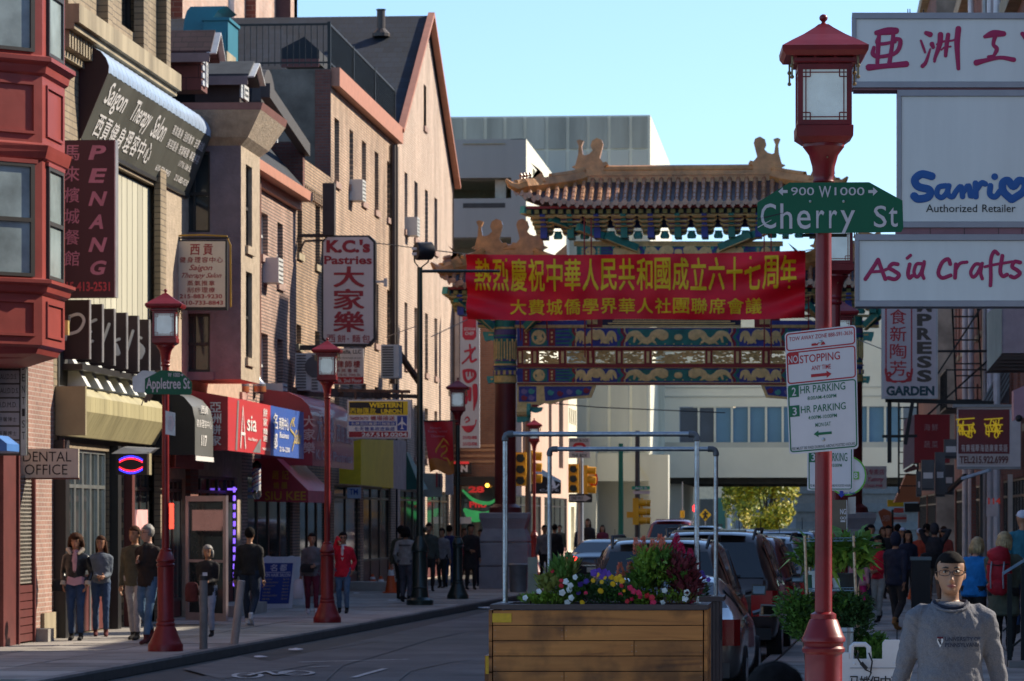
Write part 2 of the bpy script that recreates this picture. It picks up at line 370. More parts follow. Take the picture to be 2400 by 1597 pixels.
def block(name,label,Y0,Y1,z1,wm,wins,holes=(),X1=-22,sidem=None,roofm=None,group=None,fm=None,sill=None,z0=.0,lint=None,gl=None,midf=True,blind=None):
 b =thing(name,label,'building',(-12.1,(Y0+Y1)/2,0),group)
 mb =MB(); hl =[h[:4]for h in wins]+list(holes); wall(mb,gL,Y0,Y1,z0,z1,hl,.2); B(mb,'facade',wm,b)
 sm =MB().quad((-12.1,Y0,z0),(X1,Y0,z0),(X1,Y0,z1),(-12.1,Y0,z1)).quad((-12.1,Y1,z0),(-12.1,Y1,z1),(X1,Y1,z1),(X1,Y1,z0)).quad((X1,Y0,z0),(X1,Y1,z0),(X1,Y1,z1),(X1,Y0,z1))
 B(sm,'side_wall',sidem or party,b)
 B(MB().quad((-12.3,Y0,z1-.03),(-12.3,Y1,z1-.03),(X1,Y1,z1-.03),(X1,Y0,z1-.03)),'roof',roofm or M('roof_felt',(.06,.06,.06),.9),b)
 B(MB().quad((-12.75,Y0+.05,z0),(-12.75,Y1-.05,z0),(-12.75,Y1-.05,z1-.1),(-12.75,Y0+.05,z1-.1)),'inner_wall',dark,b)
 for i,h in enumerate(wins):
  k =h[4]if len(h)>4 else ''
  window(b,gL,*h[:4],fm if 'w' not in k else win_w,gl,.14,.05,midf,sill,0,blind if 'b' in k else None,0,lint)
 return b
AC =M('ac_casing',(.55,.56,.55),.5,0,.1,3); acg =M('ac_grille',(.10,.10,.105),.6)
def ac(lb,g,a0,a1,z0,z1,n0,n1,slats=5,grp='window air conditioners'):
 c =g((a0+a1)/2,z0,(n0+n1)/2); t =thing('air_conditioner',lb,'air conditioner',c,grp)
 B(MB().gb(g,a0,a1,z0,z1,n0,n1),'casing',AC,t)
 for k in range(slats):
  z =lerp(z0,z1,(k+.7)/(slats+.4)); B(MB().gb(g,a0+.06,a1-.06,z-.012,z+.012,n1+.002,n1+.012),'slat',acg,t)
 return t
bA =thing('red_bay_building','brick building with red painted metal bay window over a dental office','building',(-12.1,50,0))
YA0,YA1 =44.0,57.0
dA =[(50.9,52.6,.13,2.75),(53.3,54.15,.13,3.1)]
gh =hw(27,66,1118,1500); gh =(gh[0],gh[1],.13,gh[3])
wall_ =MB(); wall(wall_,gL,YA0,YA1,0,13.5,[dA[0],gh,(45,49,.6,2.8)],.35); B(wall_,'facade',MBK('salmon_brick',(.36,.20,.155),(.28,.15,.12),(.45,.38,.33),'y'),bA)
B(MB().quad((-12.1,YA0,0),(-22,YA0,0),(-22,YA0,13.5),(-12.1,YA0,13.5)).quad((-12.1,YA0,13.5),(-22,YA0,13.5),(-22,YA1,13.5),(-12.1,YA1,13.5)).quad((-12.1,YA1,0),(-12.1,YA1,13.5),(-22,YA1,13.5),(-22,YA1,0)),'side_wall',brickA,bA)
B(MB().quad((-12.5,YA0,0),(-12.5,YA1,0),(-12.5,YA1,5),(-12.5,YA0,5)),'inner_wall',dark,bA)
bp =[(-12.1,49.9),(-11.0,51.05),(-11.0,52.62),(-12.1,53.75)]
cxy =(-12.2,51.85)
def bring(off,z):
 out =[]
 for x,y in bp:
  dx,dy =x-cxy[0],y-cxy[1]; out.append(V((x+(off if x>-12 else 0),y+(off*.45*(1 if dy>0 else-1)),z)))
 return out
mb =MB().loft([bring(o,z)for o,z in[(-.5,4.28),(-.28,4.36),(-.1,4.42),(-.06,4.5),(0,4.54),(0,5.26),(.07,5.30),(.09,5.38),(.15,5.42),(.15,5.47),(0,5.5),(0,7.18),(.05,7.22),(.08,7.32),(.1,7.4),(.0,7.44),(0,8.40),(.05,8.44),(.07,8.54),(.15,8.6),(.15,8.66),(0,8.7),(0,12.4),(.2,12.6),(.2,12.9)]])
bay =B(mb,'bay_window',redp,bA)
for(p,q)in((bp[0],bp[1]),(bp[1],bp[2])):
 a,b_ =V((*p,0)),V((*q,0)); L_ =(b_-a).length; d =(b_-a)/L_; nn =V((d.y,-d.x,0))
 g =lambda s,z,n=0,a=a,d=d,nn=nn:a+d*s+nn*n+V((0,0,z))
 w0,w1 =(L_*.38,L_*.86)if p==bp[0]else(L_*.22,L_*.80)
 for(z0,z1)in((5.56,7.08),(8.78,10.5)):
  fm =MB();
  for(x0,x1,c0,c1)in((w0-.07,w0,z0-.05,z1+.05),(w1,w1+.07,z0-.05,z1+.05),(w0,w1,z1,z1+.05),(w0,w1,z0-.05,z0),(w0,w1,(z0+z1)/2-.03,(z0+z1)/2+.03)):fm.gb(g,x0,x1,c0,c1,.001,.045)
  wd =B(fm,'window',win_fr,bA)
  for c0,c1 in((z0,(z0+z1)/2-.03),((z0+z1)/2+.03,z1)):B(MB().gb(g,w0,w1,c0,c1,.001,.012),'pane',GL2,wd)
  B(MB().gb(g,w0-.12,w1+.12,z1+.052,z1+.11,.001,.05),'lintel',redp,wd)
 for(z0,z1)in((4.66,5.18),(7.56,8.3)):
  fm =MB(); x0,x1 =w0-.1,w1+.1
  fm.gb(g,x0,x0+.04,z0,z1,.001,.03); fm.gb(g,x1-.04,x1,z0,z1,.001,.03); fm.gb(g,x0+.04,x1-.04,z0,z0+.04,.001,.03); fm.gb(g,x0+.04,x1-.04,z1-.04,z1,.001,.03)
  B(fm,'panel_moulding',redp,bA)
for x in(52.9,53.35):pass
dg_ =B(MB().gb(gL,gh[0]-.9,gh[0]-.02,.13,3.3,.002,.08).gb(gL,gh[0]-.02,gh[0]+.06,.13,3.3,.002,.12).gb(gL,gh[1]-.06,gh[1]+.02,.13,gh[3],.002,.12),'door',maroon,bA)
mesh =MB(); a0,a1 =gh[0]+.06,gh[1]-.06; z =1.05; r_ =0
while z<gh[3]:
 mesh.gb(gL,a0,a1,z,z+.022,.05,.07)
 k =a0+(.06 if r_%2 else 0)
 while k<a1-.02:mesh.gb(gL,k,k+.02,z+.024,z+.058,.05,.066); k +=.12
 z +=.06; r_ +=1
B(mesh,'security_grille',M('worn_steel',(.35,.32,.28),.5,.4),dg_)
for k in range(7):B(MB().gb(gL,a0,a1,.16+k*.125,.27+k*.125,.05,.085),'panel',maroon,dg_)
B(MB().gb(gL,gh[1]+.06,gh[1]+.5,.13,.33,0,.3),'doorstep',conc,bA)
B(MB().gb(gL,gh[1]+.1,gh[1]+.34,.35,3.0,.002,.03),'door_frame',greym,bA)
B(MB().gb(gL,56.05,57.0,.13,.55,.003,.06),'pier_foot',stoneF,bA)
c =P(152,760,55.0)
t =thing('wall_light','small brass box lantern under corner of red bay window','wall light',c)
B(MB().box(c.x-.07,c.x+.07,c.y-.07,c.y+.07,c.z+.06,c.z+.13),'cap',blackm,t)
B(MB().box(c.x-.06,c.x+.06,c.y-.06,c.y+.06,c.z-.17,c.z+.058),'lamp_shade',M('amber_glass',(.55,.42,.16),.3),t)
B(MB().box(c.x-.35,c.x-.072,c.y-.02,c.y+.02,c.z+.07,c.z+.1),'bracket',blackm,t)
def wb(*a):return hw(*a)
YB0,YB1 =57.002,66.7
winsB =[(*hw(206,258,-120,44)[:2],10.9,12.6,''),(*hw(285,322,-60,100)[:2],10.75,12.6,''),(58.0,59.6,10.9,12.6)]
sf =[(57.6,61.6,.13,3.2),(62.0,62.9,.13,2.9),(63.2,66.4,.13,3.1)]
bigw =hw(270,352,430,715)
bB =block('brown_stone_building','brown stone building with restaurant signs and long curved black awning',YB0,YB1,14.5,stone,winsB,sf+[(58.2,66.3,4.9,8.2)],sidem=brickA,fm=win_fr,midf=True)
B(MB().gb(gL,YB0,YB1-.3,10.0,10.3,.002,.42).gb(gL,YB0,YB1-.32,9.9,9.998,.002,.34),'cornice',stoneF,bB)
mbd =MB(); y =YB0+.1
for k in range(42):
 B(MB().gb(gL,y,y+.1,9.62,9.89,.002,.24),'dentil',stoneF,bB); y +=.225
B(MB().gb(gL,YB0,YB1-.3,9.5,9.6,.002,.1),'moulding',stoneF,bB)
for y in(57.3,60.6,63.9,66.2):B(MB().gb(gL,y,y+.42,10.302,14.4,.002,.18),'pilaster',stone,bB)
for k in range(16):
 y =58.3+k*.5; B(MB().gb(gL,y,y+.46,4.95,8.15,-.12,-.10),'blind',M('pale_blind',(.46,.44,.34),.8,0,.15,1,streak=1,rnd=.2),bB)
B(MB().gb(gL,65.9,66.5,.1,9.4,.002,.12),'pier',stone,bB)
alu =M('bright_aluminium',(.50,.53,.53),.3,.8); alud =M('dark_frame',(.05,.05,.05),.4,.5)
dfr =M('bronze_frame',(.045,.028,.02),.4,.3)
def glazed(par,g,a0,a1,z0,z1,n,fm,kick=.9,km=None,head=2.55,dep=-.1,gm=None):
 w_ =(a1-a0)/n
 for i in range(n):
  a =a0+i*w_; d =MB()
  for(x0,x1,c0,c1)in((a+.01,a+.06,z0,z1),(a+w_-.06,a+w_-.01,z0,z1),(a+.06,a+w_-.06,z0+kick,z0+kick+.06),(a+.06,a+w_-.06,head,head+.06),(a+.06,a+w_-.06,z1-.06,z1)):d.gb(g,x0,x1,c0,c1,dep,dep+.05)
  dd =B(d,'door',fm,par)
  B(MB().gb(g,a+.06,a+w_-.06,z0+kick+.06,head,dep+.01,dep+.02),'pane',gm or GL,dd)
  B(MB().gb(g,a+.06,a+w_-.06,head+.06,z1-.06,dep+.01,dep+.02),'transom',gm or GL,dd)
  if kick>.1:B(MB().gb(g,a+.06,a+w_-.06,z0,z0+kick,dep+.005,dep+.03),'kick_panel',km or maroon,dd)
glazed(bB,gL,57.65,61.55,.15,3.2,6,alu,.95,maroon)
glazed(bB,gL,62.0,62.9,.15,2.9,1,alud,.2,blackm)
glazed(bB,gL,63.25,66.35,.15,3.1,4,alud,.6,maroon)
B(MB().gb(gL,YB0,57.3,.1,3.3,.003,.2),'black_pier',blackm,bB)
B(MB().gb(gL,61.65,61.95,.1,3.3,.003,.15),'black_pier',blackm,bB)
B(MB().gb(gL,62.95,63.2,.1,3.3,.003,.15),'black_pier',maroon,bB)
fin =M('white_fin',(.62,.64,.62),.6)
for k in range(6):
 y =58.0+k*1.05; B(MB().prism([(-12.08,y,4.2),(-11.75,y,4.2),(-12.08,y+.1,4.75)],(0,.3,0)),'fin',fin,bB)
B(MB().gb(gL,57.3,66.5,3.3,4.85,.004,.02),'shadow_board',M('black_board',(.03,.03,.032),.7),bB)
YC0,YC1 =66.702,76.2
bC =block('stucco_bay_building','building with rough stucco box bay under a flared eave and dormers above',YC0,YC1,9.6,stucco,[],[(67.2,69.2,.13,2.8),(70.2,75.6,.13,2.9)],sidem=stucco_shade,fm=win_fr)
xb =-11.05
def camf(Y):return fY(Y)
gC =fY(69.5)
zs =lambda py,Y=69.5,px=480:P(px,py,Y).z
def xs(px,Y=69.5):return P(px,800,Y).x
cw =[(xs(415),xs(492),zs(545),zs(355)),(xs(415),xs(492),zs(872),zs(735))]
mb =MB(); wall(mb,gC,-12.1,xb,4.75,9.6,cw,.14); B(mb,'bay_side',stucco_shade,bC)
for c in cw:window(bC,gC,*c,win_fr,GL,.1,.05,True,stucco_shade,1)
gS =fX(xb); Yb =71.9
hS =[(70.1,70.9,5.2,6.9),(70.1,70.9,7.4,9.0)]
mb =MB(); wall(mb,gS,69.5,Yb,4.75,9.6,hS,.14); B(mb,'bay_front',stucco,bC)
for c in hS:window(bC,gS,*c,win_fr,GL,.1,.05,True,stucco)
B(MB().quad((xb,Yb,4.75),(-12.1,Yb,4.75),(-12.1,Yb,9.6),(xb,Yb,9.6)).quad((xb,69.5,4.75),(xb,Yb,4.75),(-12.1,Yb,4.75),(-12.1,69.5,4.75)),'bay_back',stucco,bC)
e =[V((-12.3,69.0,9.95)),V((xb+.45,69.1,9.95)),V((xb+.45,72.4,9.95)),V((-12.3,72.4,9.95))]
lo =[V((-12.1,69.5,9.3)),V((xb,69.5,9.3)),V((xb,Yb,9.3)),V((-12.1,Yb,9.3))]
mid_ =[a.lerp(b_,.35)+V((0,0,-.08))for a,b_ in zip(lo,e)]
B(MB().loft([lo,mid_,e]),'flared_eave',stucco,bC)
B(MB().loft([[p+V((0,0,.003))for p in e],[p+V((.04 if p.x>-12 else 0,0,.14))for p in e]]),'gutter',M('copper_gutter',(.22,.10,.085),.5),bC)
B(MB().quad((-12.3,YC0,9.9),(-12.3,YC1,9.9),(-15.5,YC1,12.0),(-15.5,YC0,12.0)).quad((-12.3,YC0,9.9),(-15.5,YC0,12),(-15.5,YC0,9.6),(-12.3,YC0,9.6)),'mansard_slope',slateY,bC)
redst =M('red_shopfront',(.24,.03,.028),.5)
B(MB().gb(gL,YC0,69.9,3.0,3.9,.003,.25),'fascia',redst,bC)
glazed(bC,gL,67.25,69.15,.15,2.8,2,alud,.3,maroon)
glazed(bC,gL,70.25,75.55,.15,2.9,5,alud,.5,maroon)
B(MB().gb(gL,69.25,70.15,.1,3.0,.003,.1),'brick_pier',MBK('red_brick',(.20,.07,.05),(.15,.05,.038),(.12,.09,.08),'y'),bC)
dW =M('pinkish_door_frame',(.42,.32,.32),.5)
a =V(GND(440,1462)); a.z =.2; b_ =P(535,1100,a.y-1.0); b_.z =.2
t =thing('open_door','open glass shop door in pinkish grey frame behind the old woman','door',a)
d =(b_-a).normalized(); L_ =(b_-a).length; nn =V((d.y,-d.x,0)); g =lambda s,z,n=0:a+d*s+nn*n+V((0,0,z))
f =MB(); hh =2.25
for q in((0,.1,0,hh),(L_-.1,L_,0,hh),(.1,L_-.1,0,.14),(.1,L_-.1,hh-.1,hh),(.1,L_-.1,1.05,1.1)):f.gb(g,*q,0,.05)
B(f,'door_frame',dW,t); B(MB().gb(g,.1,L_-.1,.14,hh-.1,.02,.03),'pane',GL,t); B(MB().bar(g(L_-.16,.9,-.04),g(L_-.16,1.3,-.04),.025),'handle',alu,t)
B(MB().gb(gL,69.3,73.2,.13,.34,.3,1.0),'doorstep',conc,bC)
def dormer(lb,px0,px1,pxe,pyt,pyb,Y,rm,wm,cheek,ry=None):
 """camera-side wall px0..px1 at Y; gable (street side) foreshortened to pxe"""
 x1 =P(px1,pyt,Y).x; x0 =P(px0,pyt,Y).x; z1 =P(px1,pyt,Y).z; z0 =P(px1,pyb,Y).z
 W =Y*(1900-px1)/(1900-pxe)-Y
 t =thing('dormer',lb,'dormer',((x0+x1)/2,Y,z0),'roof dormers')
 hr =z1-z0; ez =z0+hr*.62; ym =Y+W/2
 B(MB().box(x0,x1,Y+.1,Y+W-.1,z0,ez),'wall',wm,t)
 B(MB().prism([(x1-.02,Y+.1,ez),(x1-.02,Y+W-.1,ez),(x1-.02,ym,z1-.08)],(-.06,0,0)),'gable',wm,t)
 B(MB().hexa([(x0,Y-.1,ez-.05),(x1+.22,Y-.1,ez-.05),(x1+.22,ym,z1),(x0,ym,z1),(x0,Y-.1,ez+.07),(x1+.22,Y-.1,ez+.07),(x1+.22,ym,z1+.12),(x0,ym,z1+.12)]).hexa([(x0,Y+W+.1,ez-.05),(x1+.22,Y+W+.1,ez-.05),(x1+.22,ym+.002,z1),(x0,ym+.002,z1),(x0,Y+W+.1,ez+.07),(x1+.22,Y+W+.1,ez+.07),(x1+.22,ym+.002,z1+.12),(x0,ym+.002,z1+.12)]),'roof',rm,t)
 B(MB().bar((x1+.24,Y-.12,ez),(x1+.24,ym,z1+.06),.03,.2,(1,0,0)).bar((x1+.24,Y+W+.12,ez),(x1+.24,ym,z1+.06),.03,.2,(1,0,0)),'barge_board',win_w,t)
 B(MB().box(x0,x1+.2,Y-.13,Y-.1,ez-.16,ez+.02),'fascia_board',cheek,t)
 gw =fX(x1); window(t,gw,Y+.35,Y+W-.35,z0+.1,ez-.1,win_w,GL2,-.04,.06)
 for k in range(4):B(MB().box(x1-.001,x1+.03,Y+.12,Y+.33,z0+.1+k*(ez-z0)*.22,z0+.2+k*(ez-z0)*.22),'cladding',M('pale_blue_cladding',(.45,.5,.55),.6),t)
 return t
shing =MBK('brown_shingle',(.10,.055,.05),(.075,.04,.04),(.03,.02,.02),'x',.3,.12)
dormer('tall dormer clad in red asphalt shingle with brown shingle roof',340,470,488,78,210,71.0,shing,MBK('red_shingle',(.15,.055,.05),(.11,.04,.038),(.04,.02,.02),'x',.5,.25),M('taupe_trim',(.22,.18,.18),.7))
dormer('low dormer with dark slate roof and white barge boards',455,560,583,148,238,73.6,M('slate_grey_roof',(.05,.055,.06),.8,0,.3,3),M('dark_dormer_wall',(.04,.03,.028),.8),M('taupe_trim',(.22,.18,.18),.7))
t =thing('dormer','round topped slate dormer with arched white window beside party wall','dormer',P(600,300,77.5),'roof dormers')
gr =fX(P(590,250,77.5).x); y0,y1,zb,zt =77.5,79.6,P(600,315,77.5).z,P(600,163,77.5).z
def arch(y0,y1,zb,zt,n=10,e=0):
 r =(y1-y0)/2+e; cy =(y0+y1)/2; return[(cy-r,zb)]+[(cy-r*cos(pi*k/n),zt-r+r*sin(pi*k/n)+e)for k in range(n+1)]+[(cy+r,zb)]
B(MB().prism([gr(a,b_,.02)for a,b_ in arch(y0,y1,zb,zt)],(-3,0,0)),'wall',slateY,t)
B(MB().prism([gr(a,b_,.0)for a,b_ in arch(y0,y1,zb,zt,10,.12)[1:-1]],(.22,0,0)),'hood',M('dark_hood',(.05,.045,.045),.7),t)
B(MB().prism([gr(a,b_,.23)for a,b_ in arch(y0+.35,y1-.35,zb+.1,zt-.2)],(.02,0,0)),'pane',GL2,t)
B(MB().gb(gr,y0+.35,y1-.35,(zb+zt)/2-.04,(zb+zt)/2+.04,.25,.29).gb(gr,y0+.25,y0+.35,zb,zt-.9,.22,.3).gb(gr,y1-.35,y1-.25,zb,zt-.9,.22,.3),'window_frame',win_w,t)
teal =M('teal_duct',(.012,.16,.21),.45,.1,.1,2)
Yt =79.0; t =thing('ventilation_duct','large teal sheet metal roof duct with curved hood','duct',P(480,200,Yt))
a,b_ =P(425,78,Yt),P(500,15,Yt)
prof =[(a.x,a.z),(a.x+.12,b_.z-.15),(a.x+.3,b_.z),(b_.x,b_.z),(b_.x-.0,a.z)]
x0,x1,za,zb =P(427,0,Yt).x,P(490,0,Yt).x,P(430,150,Yt).z,P(430,16,Yt).z
B(MB().loft([[V((x0-.02,Yt,za)),V((x1-.05,Yt,za)),V((x1-.05,Yt+1.4,za)),V((x0-.02,Yt+1.4,za))]]+[[V((x0+u*.25,Yt,lerp(za,zb,h))),V((x1-.05+u*.6,Yt,lerp(za,zb,h))),V((x1-.05+u*.6,Yt+1.4,lerp(za,zb,h))),V((x0+u*.25,Yt+1.4,lerp(za,zb,h)))]for h,u in((.6,.1),(.8,.22),(.92,.4),(1,.75))]),'hood',teal,t)
x0,x1,za,zb =P(484,0,Yt).x,P(541,0,Yt).x,P(500,150,Yt).z,P(500,55,Yt).z
B(MB().box(x0,x1,Yt-.4,Yt+1.0,za,zb),'duct_box',teal,t); B(MB().box(x0+.05,x1-.05,Yt-.45,Yt-.402,za+.1,zb-.25),'duct_panel',teal,t); B(MB().box(x0-.04,x1+.04,Yt-.44,Yt+1.04,zb+.002,zb+.07),'flange',teal,t)
one(MB().box(P(486,0,76).x,P(532,0,76).x,76,77.2,11.5,P(500,120,76).z),'chimney',stoneF,'short square buff masonry chimney in front of the teal duct','chimney',P(509,150,76))
YD0,YD1 =76.202,84.4
def W(l):return[(*hw(*q[:4]),q[4]if len(q)>4 else '')for q in l]
bD =block('pink_brick_building','narrow pink brick building with slate mansard and orange gutter',YD0,YD1,9.6,brickD,W([(562,571,470,612),(612,628,500,600,'w'),(650,663,524,665,'w'),(563,573,785,920),(612,628,782,925,'w'),(650,663,795,930)]),[(77.0,83.8,.13,3.0)],fm=win_fr,sill=M('pink_sill',(.36,.24,.2),.8),sidem=party)
B(MB().gb(gL,YD0,YD1,9.5,9.72,.002,.38).gb(gL,YD0,YD1,9.3,9.498,.002,.12),'gutter',orange,bD)
B(MB().quad((-11.8,YD0,9.73),(-11.8,YD1,9.73),(-13.4,YD1,11.6),(-13.4,YD0,11.6)).quad((-13.4,YD0,11.6),(-13.4,YD1,11.6),(-22,YD1,11.6),(-22,YD0,11.6)),'mansard_slope',slateY,bD)
B(MB().bar((-11.5,75.6,11.1),(-11.9,84.6,10.75),.2,.3),'ridge_coping',M('dark_hood',(.05,.045,.045),.7),bD)
B(MB().box(-13.5,-11.9,YD1-.3,YD1,9.7,10.9),'parapet',MBK('red_brick',(.20,.07,.05),(.15,.05,.038),(.12,.09,.08),'x'),bD)
def pipe(par,px,py0,py1,r=.07,m=None,X=-12.0):
 a =PX(px,py0,X); b_ =PX(px,py1,X); b_.y =a.y; B(MB().tube([a,b_],r,8),'downpipe',m or brown,par,True)
pipe(bD,605,410,880)
glazed(bD,gL,77.05,83.75,.15,3.0,4,alud,.7,maroon)
YE0,YE1 =84.402,90.6
bE =block('tan_brick_building','tan brick building with corbelled parapet next to taller neighbour',YE0,YE1,10.65,brickE,W([(697,708,455,595),(739,750,482,622),(695,706,762,808),(738,749,778,830)]),[(85.0,90.0,.13,2.9)],fm=win_fr,sill=stoneF,sidem=party)
for k in range(20):B(MB().gb(gL,YE0+.1+k*.305,YE0+.24+k*.305,9.75,9.98,.002,.09),'corbel',brickE,bE)
B(MB().gb(gL,YE0,YE1,9.985,10.08,.002,.1),'string_course',brickE,bE)
glazed(bE,gL,85.05,89.95,.15,2.9,3,dfr,.7,maroon)
YF0,YF1 =90.602,104.9
fw =[(784,795,279,428),(819,828,306,436),(848,858,332,474,'w'),(878,887,357,495,'w'),(907,916,380,513,'w')]
fw2 =[(a+0,b_+0,yt+310,yt+420)for a,b_,yt,yb in[q[:4]for q in fw]]
fw3 =[(848,857,560,700),(878,886,570,690),(906,914,580,700)]
wF =W(fw)+[(h[0],h[1],6.9,8.6,'w')for h in W(fw)]+[(h[0],h[1],4.0,5.7,'')for h in W(fw)]
bF =block('tall_tan_brick_building','tall tan brick building with orange fascia and roof terrace railing',YF0,YF1,13.42,brickF,wF,[(91.2,96.5,.13,2.9),(97.2,103.6,.13,2.9)],fm=win_fr,sill=M('pink_sill',(.36,.24,.2),.8),X1=-20.5,sidem=party)
B(MB().gb(gL,YF0,YF1,12.98,13.45,.002,.22),'fascia',orange,bF)
B(MB().box(-20.5,-12.1,YF0-.06,YF0-.002,10,13.0),'party_wall',party,bF)
B(MB().box(-12.5,-12.1,YF0-.09,YF0-.062,9,13.4),'brick_quoin',MBK('red_brick',(.20,.07,.05),(.15,.05,.038),(.12,.09,.08),'x'),bF)
pipe(bF,921,340,900,.09,M('dark_pipe',(.05,.035,.03),.5)); pipe(bF,928,345,900,.07,M('dark_pipe',(.05,.035,.03),.5))
glazed(bF,gL,91.25,96.45,.15,2.9,2,dfr,.4,maroon); glazed(bF,gL,97.25,103.5,.15,2.9,3,dfr,.7,maroon)
rl =thing('terrace_railing','black iron railing around roof terrace above orange fascia','railing',(-12.2,97,13.5)); irn =M('wrought_iron',(.015,.017,.018),.5,.3)
za,zb =13.5,14.55; xl =P(545,100,YF0).x
B(MB().bar((xl,YF0,zb),(-12.15,YF0,zb),.05).bar((-12.15,YF0,zb),(-12.15,YF1,zb),.05),'top_rail',irn,rl); B(MB().bar((xl,YF0,za+.08),(-12.15,YF0,za+.08),.04).bar((-12.15,YF0,za+.08),(-12.15,YF1,za+.08),.04),'bottom_rail',irn,rl)
bal =B(MB().box(-.01,.01,-.01,.01,za,zb),'baluster',irn,None)
k =0; x =xl
while x<-12.2:
 o =bal if k==0 else bal.copy()
 if k:COL.objects.link(o)
 o.parent =rl; o.location =(x+12.2,YF0-97,-13.5); x +=.155; k +=1
y =YF0+.15
while y<YF1:share(bal,rl,(.05,y-97,-13.5)); y +=.16
for y in(YF0,YF0+4.7,YF0+9.4,YF1):B(MB().box(-12.19,-12.11,y-.04,y+.04,za-.1,zb+.06),'post',irn,rl)
YG0,YG1 =104.902,121.6
zE,zP,ym =13.35,17.85,(YG0+YG1)/2
gw =W([(948,955,405,540,''),(971,979,427,560,''),(996,1003,446,575,''),(1018,1025,465,590,''),(993,999,200,298,'')])
low =[]
for q in gw[:4]:low +=[(q[0],q[1],6.6,8.5,'b'),(q[0],q[1],3.9,5.5,'b')]
bG =thing('gabled_brick_building','pale pink brick building with steep street gable and dark slate roof','building',(-12.1,ym,0))
mb =MB(); wall(mb,gL,YG0,YG1,0,zE,[q[:4]for q in gw[:4]]+[q[:4]for q in low]+[(106,112,.13,2.9),(113.5,120.5,.13,2.9)],.2)
s5 =gw[4]; gz =lambda y:zE+(zP-zE)*(1-abs(y-ym)/(ym-YG0))
mb.quad(gL(YG0,zE),gL(s5[0],zE),gL(s5[0],gz(s5[0]))).quad(gL(YG1,zE),gL(s5[1],zE),gL(s5[1],gz(s5[1]))).quad(gL(s5[0],zE),gL(s5[1],zE),gL(s5[1],s5[2]),gL(s5[0],s5[2]))
mb.quad(gL(s5[0],s5[3]),gL(s5[1],s5[3]),gL(s5[1],gz(s5[1])),gL(ym,zP),gL(s5[0],gz(s5[0])))
B(mb,'facade',brickG,bG)
for q in gw+low:window(bG,gL,*q[:4],win_fr,None,.14,.05,True,M('pink_sill',(.36,.24,.2),.8),0,M('white_blind',(.6,.6,.58),.7)if 'b' in q[4]else None)
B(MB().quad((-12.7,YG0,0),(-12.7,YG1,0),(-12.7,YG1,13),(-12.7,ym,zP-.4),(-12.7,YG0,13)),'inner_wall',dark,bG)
xr =P(617,42,ym).x
B(MB().quad((-11.95,YG0-.2,zE-.1),(-11.95,ym,zP+.05),(-22,ym,zP+.05),(-22,YG0-.2,zE-.1)).quad((-11.95,YG1+.2,zE-.1),(-11.95,ym,zP+.05),(-22,ym,zP+.05),(-22,YG1+.2,zE-.1)).quad((-12.05,YG0,0),(-22,YG0,0),(-22,YG0,zE),(-12.05,YG0,zE)),'roof',slate,bG)
B(MB().bar((-11.93,YG0-.2,zE),(-11.93,ym,zP+.1),.12,.2,(1,0,0)).bar((-11.93,YG1+.25,zE-.1),(-11.93,ym,zP+.1),.12,.2,(1,0,0)),'barge_board',orange,bG)
c =P(893,60,111.5); B(MB().lathe([(.28,-.35),(.28,-.25),(.13,-.1),(.13,.45),(.16,.5)],12,c),'vent_pipe',M('dark_pipe',(.05,.035,.03),.5),bG)
B(MB().quad((-12.05,YG1,0),(-22,YG1,0),(-22,YG1,zE),(-12.05,YG1,zE)),'side_wall',party,bG)
glazed(bG,gL,106.05,111.9,.15,2.9,3,dfr,.7,maroon); glazed(bG,gL,113.6,120.4,.15,2.9,3,dfr,.7,maroon)
t =thing('roof_hut','small dark roofed stair hut behind the terrace railing','roof hut',P(710,150,96)); a,b_ =P(660,150,96),P(748,150,96)
B(MB().prism([(a.x,96,a.z),(b_.x,96,a.z),(b_.x,96,P(748,118,96).z),((a.x+b_.x)/2+.1,96,P(748,86,96).z),(a.x,96,P(660,114,96).z)],(0,3,0)),'wall',M('dark_slate_hut',(.012,.016,.024),.8),t)
B(MB().box(a.x,b_.x,95.93,95.99,a.z-.1,a.z+.12),'sill_board',maroon,t)
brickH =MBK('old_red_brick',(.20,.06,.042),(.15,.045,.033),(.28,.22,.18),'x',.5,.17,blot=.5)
brickHy =MBK('sunlit_tower_brick',(.52,.36,.29),(.46,.29,.22),(.42,.34,.28),'y',.5,.17,blot=.3)  # paler copy of the tower brick, sunlight put into its colour
t =thing('brick_tower','tall weathered red brick building with stepped piers behind the rooftops','building',(-24,120,0))
segs =[(365,392,1),(392,428,0),(428,536,1),(536,549,2),(549,575,1),(575,600,0),(600,618,1),(618,646,1),(646,681,3),(681,690,1),(690,697,2)]
X_,Y_ =P(350,0,113).x,113.0
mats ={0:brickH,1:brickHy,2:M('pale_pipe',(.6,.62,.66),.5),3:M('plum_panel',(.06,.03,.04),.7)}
tw ={k:MB()for k in range(4)}
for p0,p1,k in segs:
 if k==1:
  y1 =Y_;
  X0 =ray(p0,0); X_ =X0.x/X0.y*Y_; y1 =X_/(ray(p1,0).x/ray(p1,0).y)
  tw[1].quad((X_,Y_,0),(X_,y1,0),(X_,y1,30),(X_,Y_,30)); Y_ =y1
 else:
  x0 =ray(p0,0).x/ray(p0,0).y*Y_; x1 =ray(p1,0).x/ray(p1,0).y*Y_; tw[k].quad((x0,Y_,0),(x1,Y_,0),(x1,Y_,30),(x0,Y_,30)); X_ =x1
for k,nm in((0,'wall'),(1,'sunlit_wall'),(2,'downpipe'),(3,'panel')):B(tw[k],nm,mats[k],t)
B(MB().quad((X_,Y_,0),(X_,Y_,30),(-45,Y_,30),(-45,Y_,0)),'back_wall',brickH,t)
YJ =122.0; gJ =fr(YJ); x0,x1 =-13.0,P(1192,800,YJ).x
